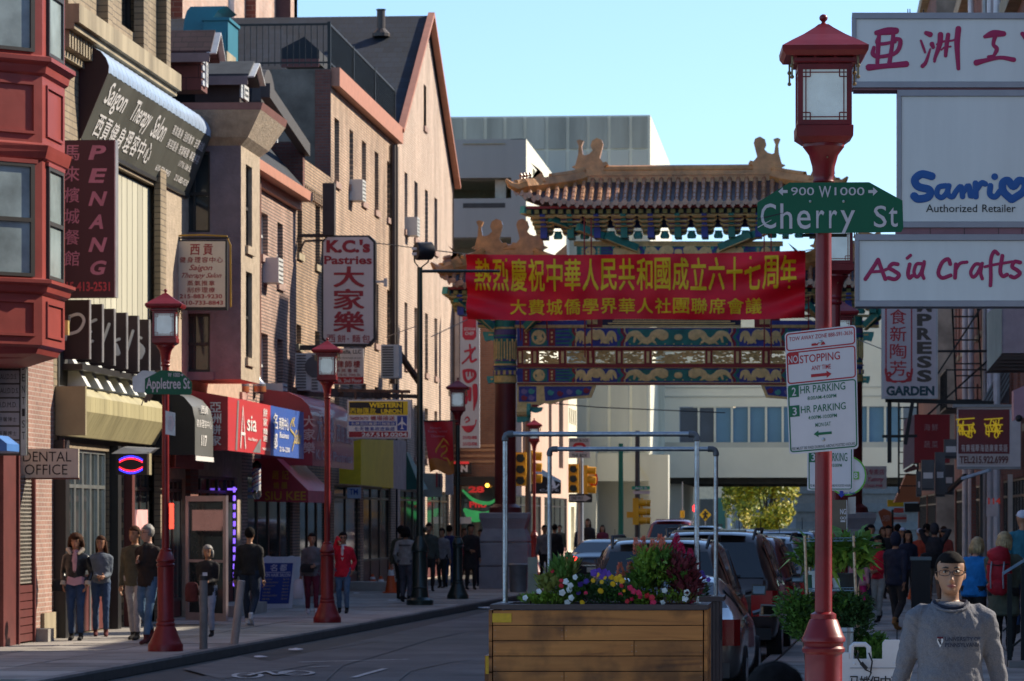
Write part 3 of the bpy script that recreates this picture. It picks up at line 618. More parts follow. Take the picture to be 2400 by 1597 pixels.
brickJ =MBK('orange_brick',(.36,.17,.10),(.30,.14,.085),(.28,.2,.15),'x')
bJ =thing('corner_brick_building','orange brick corner building with green shop window behind the gate pillar','building',(-12,YJ,0))
zt =P(1100,668,YJ).z
hJ =(P(1080,0,YJ).x,P(1170,0,YJ).x,P(0,1370,YJ).z+.3,P(1100,1140,YJ).z)
gj =fY(YJ); mb =MB(); wall(mb,gj,x0,x1,0,zt,[hJ],.2); B(mb,'facade',brickJ,bJ)
B(MB().quad((x1,YJ,0),(x1,124.3,0),(x1,124.3,zt),(x1,YJ,zt)).quad((x0,YJ,zt),(x1,YJ,zt),(x1,124.3,zt),(x0,124.3,zt)),'side_wall',brickJ,bJ)
for py in(1048,1058,1072,1085):B(MB().gb(gj,x0,x1-.01,P(1100,py,YJ).z,P(1100,py-6,YJ).z,.003,.04),'brick_band',M('light_orange_brick',(.55,.3,.16),.8),bJ)
B(MB().gb(gj,hJ[0]-.5,hJ[1]+.1,hJ[3]+.02,P(1100,1118,YJ).z,.003,.35),'awning',blackm,bJ)
B(MB().gb(gj,hJ[0],hJ[1],hJ[2],hJ[3],-.16,-.14),'pane',GL,bJ)
mb =MB(); g_ =fr(YJ+.02); grn =M('green_decal',(.05,.4,.12),.6,emis=.25)
stroke(mb,[(1085,1150,.6),(1110,1172,1),(1145,1180,1),(1170,1165,.5)],g_,.12); stroke(mb,[(1090,1196,.8),(1110,1210,2.2),(1140,1208,1.4),(1165,1192,.6)],g_,.18); B(mb,'window_graphic',grn,bJ)
mb =MB(); T(mb,'28',g_,1098,1135,1155,1140,.05); T(mb,'Pho',g_,1100,1140,1190,1176,.04); B(mb,'window_lettering',M('red_decal',(.6,.03,.03),.5,emis=.3),bJ)
mb =MB().gb(g_,1078,1105,1228,1212,.02,.05); B(mb,'notice',M('notice_paper',(.7,.7,.7),.7),bJ)
one(MB().ell(P(1142,1138,YJ-.4),.07,.07,.07),'lamp',M('amber_lamp',(1,.45,.05),.4,emis=3),'small round amber lamp glowing under the black awning','lamp',P(1142,1138,YJ-.4))
one(MB().gb(fr(YJ-.3),1062,1105,1110,1085,0,.1),'shop_sign',blackm,'small black sign box with red top over the corner shop','sign',P(1083,1098,YJ-.3))
T_ =MB(); T(T_,'N',fr(YJ-.42),1080,1096,1107,1090,.06); B(T_,'lettering',M('white_print',(.75,.75,.75),.6),bpy.data.objects['shop_sign']); B(MB().gb(fr(YJ-.3),1060,1100,1088,1082,.1,.2),'top_strip',M('red_decal',(.6,.03,.03)),bpy.data.objects['shop_sign'])
#  beyond the gate
con =M('garage_concrete',(.44,.44,.38),.85,0,.16,.25,streak=1,dirt=.35)
conl =M('pale_concrete',(.66,.65,.54),.85,0,.08,.3)
condk =M('streaked_concrete',(.33,.33,.28),.9,0,.4,.5,streak=1,dirt=.6)
soff =M('garage_interior',(.62,.57,.44),.9)
def px_box(mb,px0,px1,py0,py1,Y,d=.3):
 a =P(px0,py1,Y); b_ =P(px1,py0,Y); mb.box(a.x,b_.x,Y,Y+d,a.z,b_.z); return mb
g1 =thing('parking_garage','grey concrete parking garage with open decks and sunlit white side wall','parking garage',(-25,165,0))
YG =165.0; YR =195.0
f =MB();
decks =[(900,1330,330,420),(1040,1233,326,418),(1040,1233,465,556),(1040,1233,602,700),(1040,1233,745,840),(1040,1233,885,1400)]
for a in((900,1233,326,419),(900,1233,465,558),(900,1233,604,700),(900,1233,745,1400)):px_box(f,a[0],1198,a[2],a[3],YG,.5)
px_box(f,1198,1233,327,1400,YG,1.0); px_box(f,900,1000,326,1400,YG-.02,.5)
B(f,'front_wall',con,g1)
f =MB()
for a in(1072,1134):
 pass
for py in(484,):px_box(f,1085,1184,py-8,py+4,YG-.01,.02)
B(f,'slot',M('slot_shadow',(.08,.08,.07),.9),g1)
f =MB()
for py in(338,):px_box(f,1085,1184,py-2,py+1,YG-.05,.04)
B(f,'pipe_rail',M('ochre_rail',(.42,.36,.2),.7),g1)
xg =P(1233,500,YG).x
z =[P(1200,y,YG).z for y in(326,419,465,558,604,700,745)]
f =MB().quad((-40,YG+.4,z[1]),(xg,YG+.4,z[1]),(xg,YR,z[1]),(-40,YR,z[1])).quad((-40,YG+.4,z[3]),(xg,YG+.4,z[3]),(xg,YR,z[3]),(-40,YR,z[3])).quad((-40,YG+6,0),(xg,YG+6,0),(xg,YG+6,z[0]),(-40,YG+6,z[0]))
B(f,'deck',soff,g1)
for x in(-14.5,-17.5):
 B(MB().hexa([(x,YG+.6,z[2]),(x+.5,YG+.6,z[2]),(x+.5,YG+5.8,z[2]),(x,YG+5.8,z[2]),(x,YG+.6,z[1]-.01),(x+.5,YG+.6,z[1]-.01),(x+.5,YG+5.8,z[1]-.01),(x,YG+5.8,z[1]-.01)]),'beam',soff,g1)
gs =fX(xg+.001); hl =[]
mb =MB(); zz =z[0]
hl =[(YG+4+i*2.2,YG+5.5+i*2.2,zz-1.3,zz-.95)for i in range(11)]+[(YG+4+i*2.2,YG+5.5+i*2.2,zz-7.0,zz-6.65)for i in range(11)]+[(YG+2,YR-4,z[5]-.2,z[4]-.5)]
wall(mb,gs,YG,YR,0,zz,hl,.5); B(mb,'side_wall',conl,g1); B(MB().quad((xg-.6,YG+1,0),(xg-.6,YR,0),(xg-.6,YR,zz-.5),(xg-.6,YG+1,zz-.5)),'inner_wall',soff,g1)
B(MB().quad((-40,YG,zz),(xg,YG,zz),(xg,YR,zz),(-40,YR,zz)),'roof',con,g1)
g2 =thing('concrete_block','tall streaked concrete building with panel joints behind the gate roof','building',(-13,YR,0))
xl,xr =P(1000,0,YR).x,P(1524,0,YR).x; zt =P(1300,272,YR).z; zm =P(1300,352,YR).z
joints =[1046,1092,1140,1186,1233,1284,1333,1381,1430,1480,1524]
for a,b_ in zip([960]+joints[:-1],joints):
 x0,x1 =P(a,0,YR).x,P(b_,0,YR).x
 B(MB().box(x0+.03,x1-.16,YR-.12,YR+.1,zm+.05,zt-.1),'panel',condk,g2)
 if a>1180:
  z1 =zm-.05; B(MB().box(x0+.03,x1-.16,YR-.08,YR+.1,P(0,560,YR).z,z1),'panel',con,g2)
  B(MB().box(x0+.03,x1-.16,YR-.08,YR+.1,P(0,1062,YR).z,P(0,566,YR).z),'panel',con,g2)
B(MB().box(xl,xr,YR,YR+30,5.5,zt).box(xl,P(1395,0,YR).x,YR,YR+28,0,5.5),'wall',conl,g2)
B(MB().box(P(1290,0,YR).x,xr,YR-1.6,YR-.1,P(0,1130,YR).z,P(0,1066,YR).z),'lintel',con,g2)
B(MB().box(P(1365,0,YR).x,P(1401,0,YR).x,YR-1.7,YR+1,0,P(0,1063,YR).z),'pier',con,g2)
B(MB().box(P(1290,0,YR).x,P(1365,0,YR).x,YR-1,YR+1,0,P(0,1063,YR).z),'pier',M('pale_pier',(.48,.48,.44),.8),g2)
B(MB().box(P(1401,0,YR).x,xr,YR+1.0,YR+1.5,0,5.6),'recess_wall',con,g2)
B(MB().prism([P(1480,1066,YR-1.7),P(1566,1066,YR-1.7),P(1566,1400,YR-1.7),P(1530,1400,YR-1.7),P(1520,1120,YR-1.7)],(0,2,0)),'haunch',con,g2)
YBr =205.0; gb_ =fr(YBr)
br =thing('bridge_building','pale panelled bridge building spanning the street with long blue window band','bridge building',(0,YBr,5))
a,b_ =P(1558,1120,YBr),P(2330,690,YBr)
hol =(P(1592,0,YBr).x,12.0,P(0,1066,YBr).z,P(0,958,YBr).z)
mb =MB(); wall(mb,fY(YBr),a.x,14,a.z+1.75,b_.z,[hol],.3); B(mb,'wall',conl,br)
B(MB().box(a.x,14,YBr-.5,YBr+.2,a.z,a.z+1.7),'spandrel',conl,br)
B(MB().box(a.x,14,YBr-.3,YBr+.1,a.z+1.702,a.z+2.0),'ledge',con,br)
for py in(936,915):B(MB().box(a.x,14,YBr-.04,YBr-.001,P(0,py,YBr).z,P(0,py-3,YBr).z),'joint',con,br)
B(MB().box(a.x,14,YBr,YBr+22,a.z+.2,a.z+.3).box(a.x,14,YBr,YBr+22,b_.z-.1,b_.z-.002),'deck',M('dark_soffit',(.05,.05,.045),.9),br)
for k in range(12):B(MB().box(a.x,14,YBr+.5+k*1.8,YBr+.8+k*1.8,a.z-.35,a.z+.19),'beam',M('dark_soffit',(.05,.05,.045),.9),br)
bl =M('blue_window',(.10,.22,.33),.25,0,.15,.3); bld =M('dark_blue_window',(.05,.07,.10),.2,0,.3,.3)
xs_ =[1592,1638,1676,1716,1756,1796,1835,1875,1915,1955,1995,2035,2075,2115]
for i,(p,q)in enumerate(zip(xs_,xs_[1:])):
 B(MB().box(P(p+2,0,YBr).x,P(q-3,0,YBr).x,YBr+.2,YBr+.25,hol[2]+.05,hol[3]-.05),'pane',bld if i<2 else bl,br)
 B(MB().box(P(q-3,0,YBr).x,P(q+2,0,YBr).x,YBr+.05,YBr+.24,hol[2],hol[3]),'mullion',conl,br)
B(MB().box(a.x-.1,a.x+1.0,YBr+1,YBr+20,0,a.z+.2),'pier',con,br)
B(MB().box(9,9.6,YBr+1,YBr+20,0,a.z+.2),'pier',con,br)
Yt =262.0
t =thing('far_office','distant grey office block beyond the bridge underpass','building',(4,300,0))
B(MB().box(P(1865,0,300).x,40,300,320,0,14),'wall',M('far_grey_wall',(.16,.17,.17),.7),t)
for k in range(5):B(MB().box(P(1865,0,300).x,40,299.8,299.99,1+k*1.5,1.7+k*1.5),'window',M('far_glass',(.12,.15,.17),.3),t)
t =thing('far_cream_building','distant cream building with dark shopfront beyond the underpass','building',(-8,290,0))
B(MB().box(P(1625,0,290).x,P(1715,0,290).x,290,305,0,12),'wall',M('cream_wall',(.60,.52,.36),.8),t)
B(MB().box(P(1640,0,290).x,P(1672,0,290).x,289.9,289.99,.2,3.5),'window',M('dark_shop',(.04,.05,.05),.4),t)
B(MB().box(P(1678,0,290).x,P(1700,0,290).x,289.9,289.99,.2,3.6),'window',M('green_shop',(.02,.12,.09),.4),t)
B(MB().box(P(1705,0,290).x,P(1714,0,290).x,289.8,289.99,0,4.2),'pilaster',win_w,t)
t =thing('far_skyline_block','distant plain building closing the street beyond the trees','building',(0,420,0))
B(MB().box(-40,40,420,430,0,16),'wall',M('far_block',(.22,.23,.24),.8),t)
for k in range(14):B(MB().box(-20+k*3,-18.5+k*3,419.8,419.99,2,6),'window',M('far_glass',(.12,.15,.17),.3),t)
def tree(name,label,base,h,rr,trunkh,mats,n,group=None,leaf=.16,seed=1):
 random.seed(seed); t =thing(name,label,'tree',base,group); b0 =V(base)
 tb =MB(); tb.tube([b0,b0+V((.05,0,trunkh*.5)),b0+V((0,.05,trunkh)),b0+V((.1,0,h*.7))],[.16,.12,.1,.03],8)
 cl =[]
 for k in range(9):
  a =rnd(0,6.28); s =b0+V((0,0,trunkh+rnd(-.2,.8))); e =b0+V((cos(a)*rr*rnd(.5,.9),sin(a)*rr*rnd(.5,.9),h*rnd(.5,.9)))
  tb.tube([s,(s+e)/2+V((0,0,.3)),e],[.07,.045,.015],5); cl.append(e)
 B(tb,'trunk',M('bark',(.08,.06,.045),.9),t,True)
 for k in range(16):cl.append(b0+V((rnd(-1,1)*rr,rnd(-1,1)*rr,rnd(trunkh*1.05,h))))
 ms =[MB()for _ in mats]
 for i in range(n):
  c =random.choice(cl); d =V((random.gauss(0,1),random.gauss(0,1),random.gauss(0,.8)))*rr*.27; p =c+d; q =p-b0
  if(q.x*q.x+q.y*q.y)/(rr*rr*1.25)+((q.z-(h+trunkh)/2)/((h-trunkh)*.62))**2>1:continue
  u =V((rnd(-1,1),rnd(-1,1),rnd(-1,1))).normalized()*leaf*rnd(.6,1.3); v_ =u.orthogonal().normalized()*leaf*rnd(.4,.9)
  ms[int(random.random()**1.5*len(ms))].quad(p-u,p-v_*.7,p+u,p+v_*.7)
 for m_,mm in zip(ms,mats):B(m_,'crown',mm,t,kind='stuff')if False else B(m_,'crown',mm,t)
 return t
lfy =[M('yellow_leaf',(.62,.50,.03),.6,0,.3,2,rnd=0),M('lime_leaf',(.36,.40,.03),.6,0,.3,2),M('olive_leaf',(.16,.20,.03),.6,0,.3,2)]
tree('street_tree','yellow green autumn tree in sunlight beyond the underpass',tuple(P(1795,0,248).xy)+(.1,),7.2,2.1,1.2,lfy,24000,leaf=.17,seed=3)
tree('street_tree','smaller yellow green tree left of the main autumn tree',tuple(P(1745,0,262).xy)+(.1,),6.0,1.5,1.2,lfy[::-1],9000,leaf=.17,seed=5)
bK =thing('far_pink_building','sunlit pink building past the gate pillar with narrow windows','building',(-13,145,0)); XK =-12.4
def XY(px,X):return PX(px,1000,X).y
yk =[XY(1205,XK),XY(1272,XK),XY(1332,XK),XY(1350,XK)]
gk =fX(XK); kw =[(XY(1286,XK),XY(1293,XK),4.3,8.2),(XY(1310,XK),XY(1320,XK),4.5,8.3),(XY(1225,XK),XY(1232,XK),4.5,7.5)]
mb =MB(); wall(mb,gk,yk[0],yk[2],0,8.6,kw+[(yk[0]+1,yk[1]-1,.3,3.0),(yk[1]+1,yk[2]-1,.3,3)],.3); B(mb,'facade',M('sunlit_pink_render',(.55,.37,.28),.85,0,.12,.8),bK)
for q in kw:window(bK,gk,*q,win_fr,None,.2,.08)
for q in((yk[0]+1,yk[1]-1),(yk[1]+1,yk[2]-1)):glazed(bK,gk,q[0],q[1],.3,3,4,alud,.5,maroon)
B(MB().quad((XK,yk[0],0),(-24,yk[0],0),(-24,yk[0],8.6),(XK,yk[0],8.6)).quad((XK,yk[0],8.6),(-24,yk[0],8.6),(-24,yk[2],8.6),(XK,yk[2],8.6)),'side_wall',brickJ,bK)
bN =thing('far_cream_block','sunlit cream building with row of small square windows under the gate beam','building',(-13,178,0))
y2 =[yk[2]+.05,XY(1352,XK)]; kk =[(lerp(y2[0],y2[1],.1+.22*i),lerp(y2[0],y2[1],.22+.22*i),6.9,7.7)for i in range(4)]
mb =MB(); wall(mb,gk,y2[0],y2[1]-.01,0,8.4,kk+[(y2[0]+2,y2[1]-2,.3,2.6)],.3); B(mb,'facade',M('cream_render',(.75,.68,.50),.8),bN)
for q in kk:B(MB().gb(gk,*q,-.25,-.2),'pane',GL,bN)
B(MB().quad((XK,y2[0],8.4),(-24,y2[0],8.4),(-24,y2[1],8.4),(XK,y2[1],8.4)),'roof',con,bN)
t =thing('shop_awning','black cafe awning with white emblem past the gate pillar','awning',P(1290,1130,142)); Ya =142.0
B(MB().loft([[P(1235,1102,Ya),P(1315,1132,Ya),P(1315,1158,Ya),P(1235,1158,Ya)],[P(1235,1102,Ya+9)+V((0,0,.4)),P(1315,1132,Ya+9)+V((0,0,.1)),P(1315,1158,Ya+9),P(1235,1158,Ya+9)]]),'canopy',blackm,t)
mb =MB(); g_ =fr(Ya-.02); stroke(mb,[(1287,1142),(1293,1128,1.4),(1300,1142)],g_,.12); stroke(mb,[(1283,1140),(1300,1144),(1310,1136)],g_,.06); T(mb,'CAFE',g_,1265,1310,1152,1147); B(mb,'emblem',M('white_print',(.75,.75,.75),.6),t)
#  right row of buildings (X  4.9)
gR =fX(4.9,-1)
brR =MBK('red_brick_right',(.26,.085,.05),(.20,.065,.04),(.16,.10,.08),'y')
def rblock(lb,Y0,Y1,z1,wm,wz,shop=True):
 b =thing('shop_building',lb,'building',(4.9,(Y0+Y1)/2,0),'right hand row of shop buildings'); mb =MB(); hs_ =[]
 n =max(2,int((Y1-Y0)/2.6)); st =(Y1-Y0)/n
 for zz0,zz1 in wz:
  for i in range(n):hs_.append((Y0+st*(i+.3),Y0+st*(i+.7),zz0,zz1))
 sh =[(Y0+.5,(Y0+Y1)/2-.25,.13,3.0),((Y0+Y1)/2+.25,Y1-.5,.13,3.0)]
 wall(mb,gR,Y0,Y1,0,z1,hs_+sh,.2); B(mb,'facade',wm,b)
 for h in hs_:window(b,gR,*h,win_w,None,.12,.06,True,stoneF)
 for q in sh:glazed(b,gR,*q,max(2,int((q[1]-q[0])/1.1)),alud,.6,maroon)
 B(MB().quad((4.9,Y0,0),(15,Y0,0),(15,Y0,z1),(4.9,Y0,z1)).quad((4.9,Y1,0),(4.9,Y1,z1),(15,Y1,z1),(15,Y1,0)).quad((4.9,Y0,z1),(15,Y0,z1),(15,Y1,z1),(4.9,Y1,z1)),'side_wall',party,b)
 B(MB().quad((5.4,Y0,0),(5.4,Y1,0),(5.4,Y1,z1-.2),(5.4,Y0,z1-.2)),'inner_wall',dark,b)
 B(MB().gb(gR,Y0,Y1,z1-.5,z1,.003,.3),'cornice',stoneF,b)
 return b
RW =[(-30,-8,13,0),(-7.9,20,14,0),(34,50,13.5,1),(50.1,62,13.0,0),(62.1,76,12.0,1),(76.1,90,14.6,0),(90.1,103,18.0,1),(103.1,124,18.4,0),(142,166,24,1)]
lbs =['brick shop building furthest behind the camera on the sign side','brick shop building beside the near lamp post on the sign side','shop building whose wall carries the big stacked white signs','second shop building past the big signs, three storeys','low brick shop building behind the woman with the red backpack','brick shop building beside the young man, door frames at its foot','tall red brick building with white pipes behind the hot pot sign','long red brick building at the far end of the sign side row','tall brown building beyond the cross street on the sign side']
for(y0,y1,z1,k),lb in zip(RW,lbs):rblock(lb,y0,y1,z1,brR if k or y0>70 else brickA_y if False else MBK('salmon_brick',(.36,.20,.155),(.28,.15,.12),(.45,.38,.33),'y'),[(4.2,6),(7.4,9.2)]+([(10.6,12.4),(13.8,15.8)]if z1>16 else[]))
wp =M('white_pipe',(.62,.63,.66),.5)
for i,px in enumerate((2262,2280,2318,2335,2356)):
 a =PX(px,1210,4.75); one(MB().tube([(4.75-.05*i,a.y,.2),(4.75-.05*i,a.y,17.5)],.09,8),'downpipe',wp if i!=2 else greym,'white vertical downpipe number %s from the far end of the red brick facade'%['one','two','three','four','five'][i]if False else['slim white downpipe just beside the restaurant sign','white downpipe, second along the red brick facade','thick grey downpipe in middle of red brick facade','white downpipe just past the thick grey pipe','white downpipe above the hot pot sign'][i],'downpipe',(4.75-.05*i,a.y,.2),'downpipes on the red brick facade',True)
fe =thing('fire_escape','black iron fire escape with ladder hanging over the far right shopfronts','fire escape',(4.2,100,5))
for zz in(5.0,8.4,11.8):
 B(MB().box(3.6,4.88,97,101.5,zz-.05,zz),'platform',irn,fe)
 for k in range(9):B(MB().bar((3.62,97.05+k*.55,zz),(3.62,97.05+k*.55,zz+1),.03),'baluster',irn,fe)
 B(MB().bar((3.62,97,zz+1),(3.62,101.5,zz+1),.04).bar((3.62,97,zz+1),(4.88,97,zz+1),.04),'rail',irn,fe)
for s in(0,1):
 z0 =5.0+3.4*s; B(MB().bar((3.9,97.4,z0),(3.9,101,z0+3.4),.05,.16).bar((4.6,97.4,z0),(4.6,101,z0+3.4),.05,.16),'stringer',irn,fe)
 for k in range(10):B(MB().box(3.92,4.58,97.5+k*.36,97.75+k*.36,z0+.2+k*.34,z0+.23+k*.34),'tread',irn,fe)
a =P(2088,1010,97)
for k in range(12):B(MB().bar((2.35,97,2.9+k*.3),(2.85,97,2.9+k*.3),.03),'rung',irn,fe)
B(MB().bar((2.35,97,2.7),(2.35,97,6.6),.05).bar((2.85,97,2.7),(2.85,97,6.6),.05).bar((2.2,97,6.5),(4.88,97,6.5),.06).bar((2.9,97,4.6),(4.88,97,6.4),.05),'ladder',irn,fe)
chm =thing('added_chimney_row','brick chimney stacks along the roofs behind the stacked white signs','chimney stacks',(5.8,95,11))  # unseen stacks added to notch the shadow edge on the left facades
for y,zt,w_ in((93,20.5,1.2),(97.5,19.2,.8),(100,22,.7),(107,20.2,1.4),(112,19.4,.7),(116,21,1),(88,17.5,1),(83,16.5,.6),(70,14.5,1.2)):B(MB().box(5.2,6.4,y,y+w_,11,zt-.3).box(5.1,6.5,y-.1,y+w_+.1,zt-.298,zt),'chimney',brR,chm)
#  ceremonial gate
YA =98.0
gate =thing('chinatown_gate','ornate painted Chinese gate with glazed tile roofs and two dark red pillars over the street','gate',P(1590,1379,YA))
gold =M('gold_paint',(.85,.66,.27),.45,.0,.2,9); goldd =M('dull_gold',(.68,.50,.18),.5,.0,.3,8)
gblue =M('gate_blue',(.05,.075,.34),.6,0,.3,5); ggreen =M('gate_green',(.03,.23,.18),.6,0,.3,5); gteal =M('gate_teal',(.08,.42,.36),.6,0,.2,5)
gred =M('gate_red',(.30,.03,.03),.5,0,.25,3); gdred =M('pillar_red',(.12,.018,.02),.45,0,.25,2); gwht =M('gate_pale',(.40,.42,.42),.6)
tileb =M('glazed_brown_tile',(.42,.21,.11),.3,.0,.35,3,.3,12,coat=.5); tileg =M('ochre_ridge',(.56,.26,.08),.4,0,.4,3,.5,10,coat=.2); tiled =M('dark_tile_pan',(.06,.045,.05),.3,0,.3,5)
pedm =M('pedestal_granite',(.27,.275,.30),.8,0,.15,3,.3)
gg =fr(YA)
XC =P(1590,0,YA).x
def mir(px):return 3180-px
def gz(py):return P(1590,py,YA).z
def gx(px):return P(px,900,YA).x
px_m =gx(1591)-gx(1590)
def swirl(mb,g,cx,cy,sx,sy,w,fl=1,ph=0):
 pts =[(cx+fl*sx*a,cy+sy*b_,c)for a,b_,c in((-1,.5,.4),(-.8,-.4,.8),(-.45,-.55,1),(-.25,.1,1.1),(0,.55,1.1),(.25,.2,1.1),(.4,-.4,1.2),(.65,-.65,1.3),(.92,-.3,1.5),(.8,.15,.8),(.62,-.1,.6))]
 stroke(mb,pts,g,w,k=4)
 stroke(mb,[(cx-fl*sx*.5,cy-sy*.5),(cx-fl*sx*.6,cy+sy*.7,.6)],g,w*.6,k=2); stroke(mb,[(cx+fl*sx*.2,cy+sy*.2),(cx+fl*sx*.45,cy+sy*.8,.6)],g,w*.6,k=2); stroke(mb,[(cx-fl*sx*.1,cy+sy*.4),(cx-fl*sx*.3,cy+sy*.9,.6)],g,w*.5,k=2)
def medal(mb,g,cx,cy,s,w):
 for r in(1.0,):stroke(mb,[(cx+s*r*cos(t*.785),cy+s*r*sin(t*.785))for t in range(9)],g,w*.6,k=3)
 stroke(mb,[(cx-s*.5,cy-s*.5),(cx+s*.3,cy-s*.55),(cx-s*.1,cy),(cx+s*.45,cy+s*.2),(cx-s*.3,cy+s*.6)],g,w,k=4)
def zig(mb,g,px,y0,y1,dx,w):
 my =(y0+y1)/2; stroke(mb,[(px,y0),(px,y0+(my-y0)*.35),(px+dx,my),(px,y1-(y1-my)*.35),(px,y1)],g,w,sm=False)
def beam(pxa,pxb,py0,py1,base,alt,name='painted_beam',d=.42,n0=0.0):
 b_ =B(MB().gb(gg,pxa,pxb,py1,py0,n0-d,n0),name,base,gate)
 h =py1-py0; g =lambda a,c,n=0:gg(a,c,n+n0); mb =MB(); mb.gb(g,pxa,pxb,py1,py1-1.6,.002,.02).gb(g,pxa,pxb,py0+1.6,py0,.002,.02)
 al =MB(); gr =MB(); wl =MB(); n1 =.008
 W_ =pxb-pxa; f =lambda t:pxa+W_*t
 for s in(0,1):
  q =(lambda t:f(t))if s==0 else(lambda t:f(1-t)); fl =1 if s==0 else-1
  for t in(.018,.098):
   a0,a1 =sorted((q(t),q(t+.02))); gr.gb(g,a0,a1,py1-3,py0+3,.002,.012)
   for k in range(3):mb.gb(g,(a0+a1)/2-2,(a0+a1)/2+2,py0+h*(.28+.22*k)+2.4,py0+h*(.28+.22*k)-2.4,.012,.03)
  a0,a1 =sorted((q(.04),q(.096))); al.gb(g,a0+2,a1-2,py1-4,py0+4,.002,.014); medal(mb,lambda a,c,n=0:g(a,c,n+.016),(a0+a1)/2,(py0+py1)/2,h*.32,.10)
  a0,a1 =sorted((q(.12),q(.165)))
  for k in range(4):al.gb(g,a0,a1,py0+h*(.2+.2*k)+1.8,py0+h*(.2+.2*k)-1.8,.002,.014)
  for k,m_ in((0,al),(7,gr),(13,mb)):zig(m_,lambda a,c,n=0:g(a,c,n+.004),q(.165)+fl*k,py0+3,py1-3,fl*9,.07 if k<13 else.03)
  for k,m_ in((0,al),(8,gr),(14,mb)):zig(m_,lambda a,c,n=0:g(a,c,n+.004),q(.315)+fl*k,py0+3,py1-3,fl*9,.07 if k<14 else.03)
  g2 =lambda a,c,n=0:g(a,c,n+.02)
  swirl(mb,g2,q(.215),(py0+py1)/2,W_*.032,h*.36,.14,fl); swirl(mb,g2,q(.275),(py0+py1)/2,W_*.032,h*.36,.14,-fl)
  swirl(mb,g2,q(.40),(py0+py1)/2,W_*.062,h*.34,.16,fl)
 x0,x1 =f(.345),f(.655); al.gb(g,x0,x1,py1-4.5,py0+4.5,.002,.01)
 g2 =lambda a,c,n=0:g(a,c,n+.02); stroke(mb,[(f(.5)-3,(py0+py1)/2),(f(.5)+3,(py0+py1)/2)],g2,.16,k=2)
 for k in range(12):
  t =f(.35+.3*k/11); mb.gb(g2,t-1.5,t+1.5,py1-6+(k%2)*-h*.0,py1-8,0,.02)
 B(mb,'gilding',gold,b_); B(al,'painted_field',alt,b_); B(gr,'painted_band',gred if base is gblue else gteal,b_)
 return b_
beam(1212,1968,862,898,gblue,ggreen)
beam(1212,1968,768,814,gblue,ggreen,n0=.03)
beam(1352,1828,576,606,ggreen,gblue,n0=.03)
B(MB().gb(gg,1212,1968,902,898.4,-.45,.04).gb(gg,1212,1968,861.6,857,-.4,.05).gb(gg,1212,1968,818,814.4,-.4,.05),'beam_edge',gred,gate)
ow =B(MB().gb(gg,1212,1968,857,853,-.2,.0).gb(gg,1212,1968,822,818.2,-.2,.0),'openwork_frame',gred,gate)
cells =[(1226,1245,0),(1262,1310,0),(1327,1375,0),(1394,1443,0),(1460,1510,0),(1527,1653,0)]
cells +=[(mir(b_),mir(a),0)for a,b_,c in cells[:-1]]
cells.sort(); prev =1212; random.seed(11)
for a,b_,c in cells+[(1968,1970,0)]:
 B(MB().gb(gg,prev,a,853,822,-.2,.0),'post',gred,ow)
 m_ =(prev+a)/2; B(MB().gb(gg,m_-3.2,m_+3.2,851,824,.002,.03),'gilt_strip',gold,ow); prev =b_
 if a<1960:
  mb =MB(); mb.gb(gg,a,b_,853,850.5,-.05,.01).gb(gg,a,b_,824.5,822,-.05,.01).gb(gg,a,a+2,850.5,824.5,-.05,.01).gb(gg,b_-2,b_,850.5,824.5,-.05,.01)
  n =int((b_-a)*.62)
  for k in range(n):
   x,y =rnd(a+3,b_-3),rnd(826,849); L_ =rnd(4,9); t =rnd(-.7,.7); stroke(mb,[(x-L_,y-t*4),(x,y+rnd(-3,3)),(x+L_,y+t*4)],lambda p,q,nn=0:gg(min(max(p,a+1),b_-1),min(max(q,823),852),nn-.02-rnd(0,.04)),.045,k=2)
  B(mb,'openwork_panel',goldd,ow)
pl =B(MB().gb(gg,1412,1736,766,640,-.3,.0),'plaque',M('plaque_navy',(.02,.02,.05),.5),gate)
mb =MB()
for i,e in enumerate((0,6,11)):mb.gb(gg,1412+e*2.2,1736-e*2.2,766-e,763-e,.002,.05)
for k in range(46):x =1440+k*6; mb.gb(gg,x,x+4,750,746,.002,.04)
for k in range(14):medal(mb,lambda a,c,n=0:gg(a,c,n+.01),1450+k*20,740,5,.06)
B(mb,'plaque_frame',gold,pl)
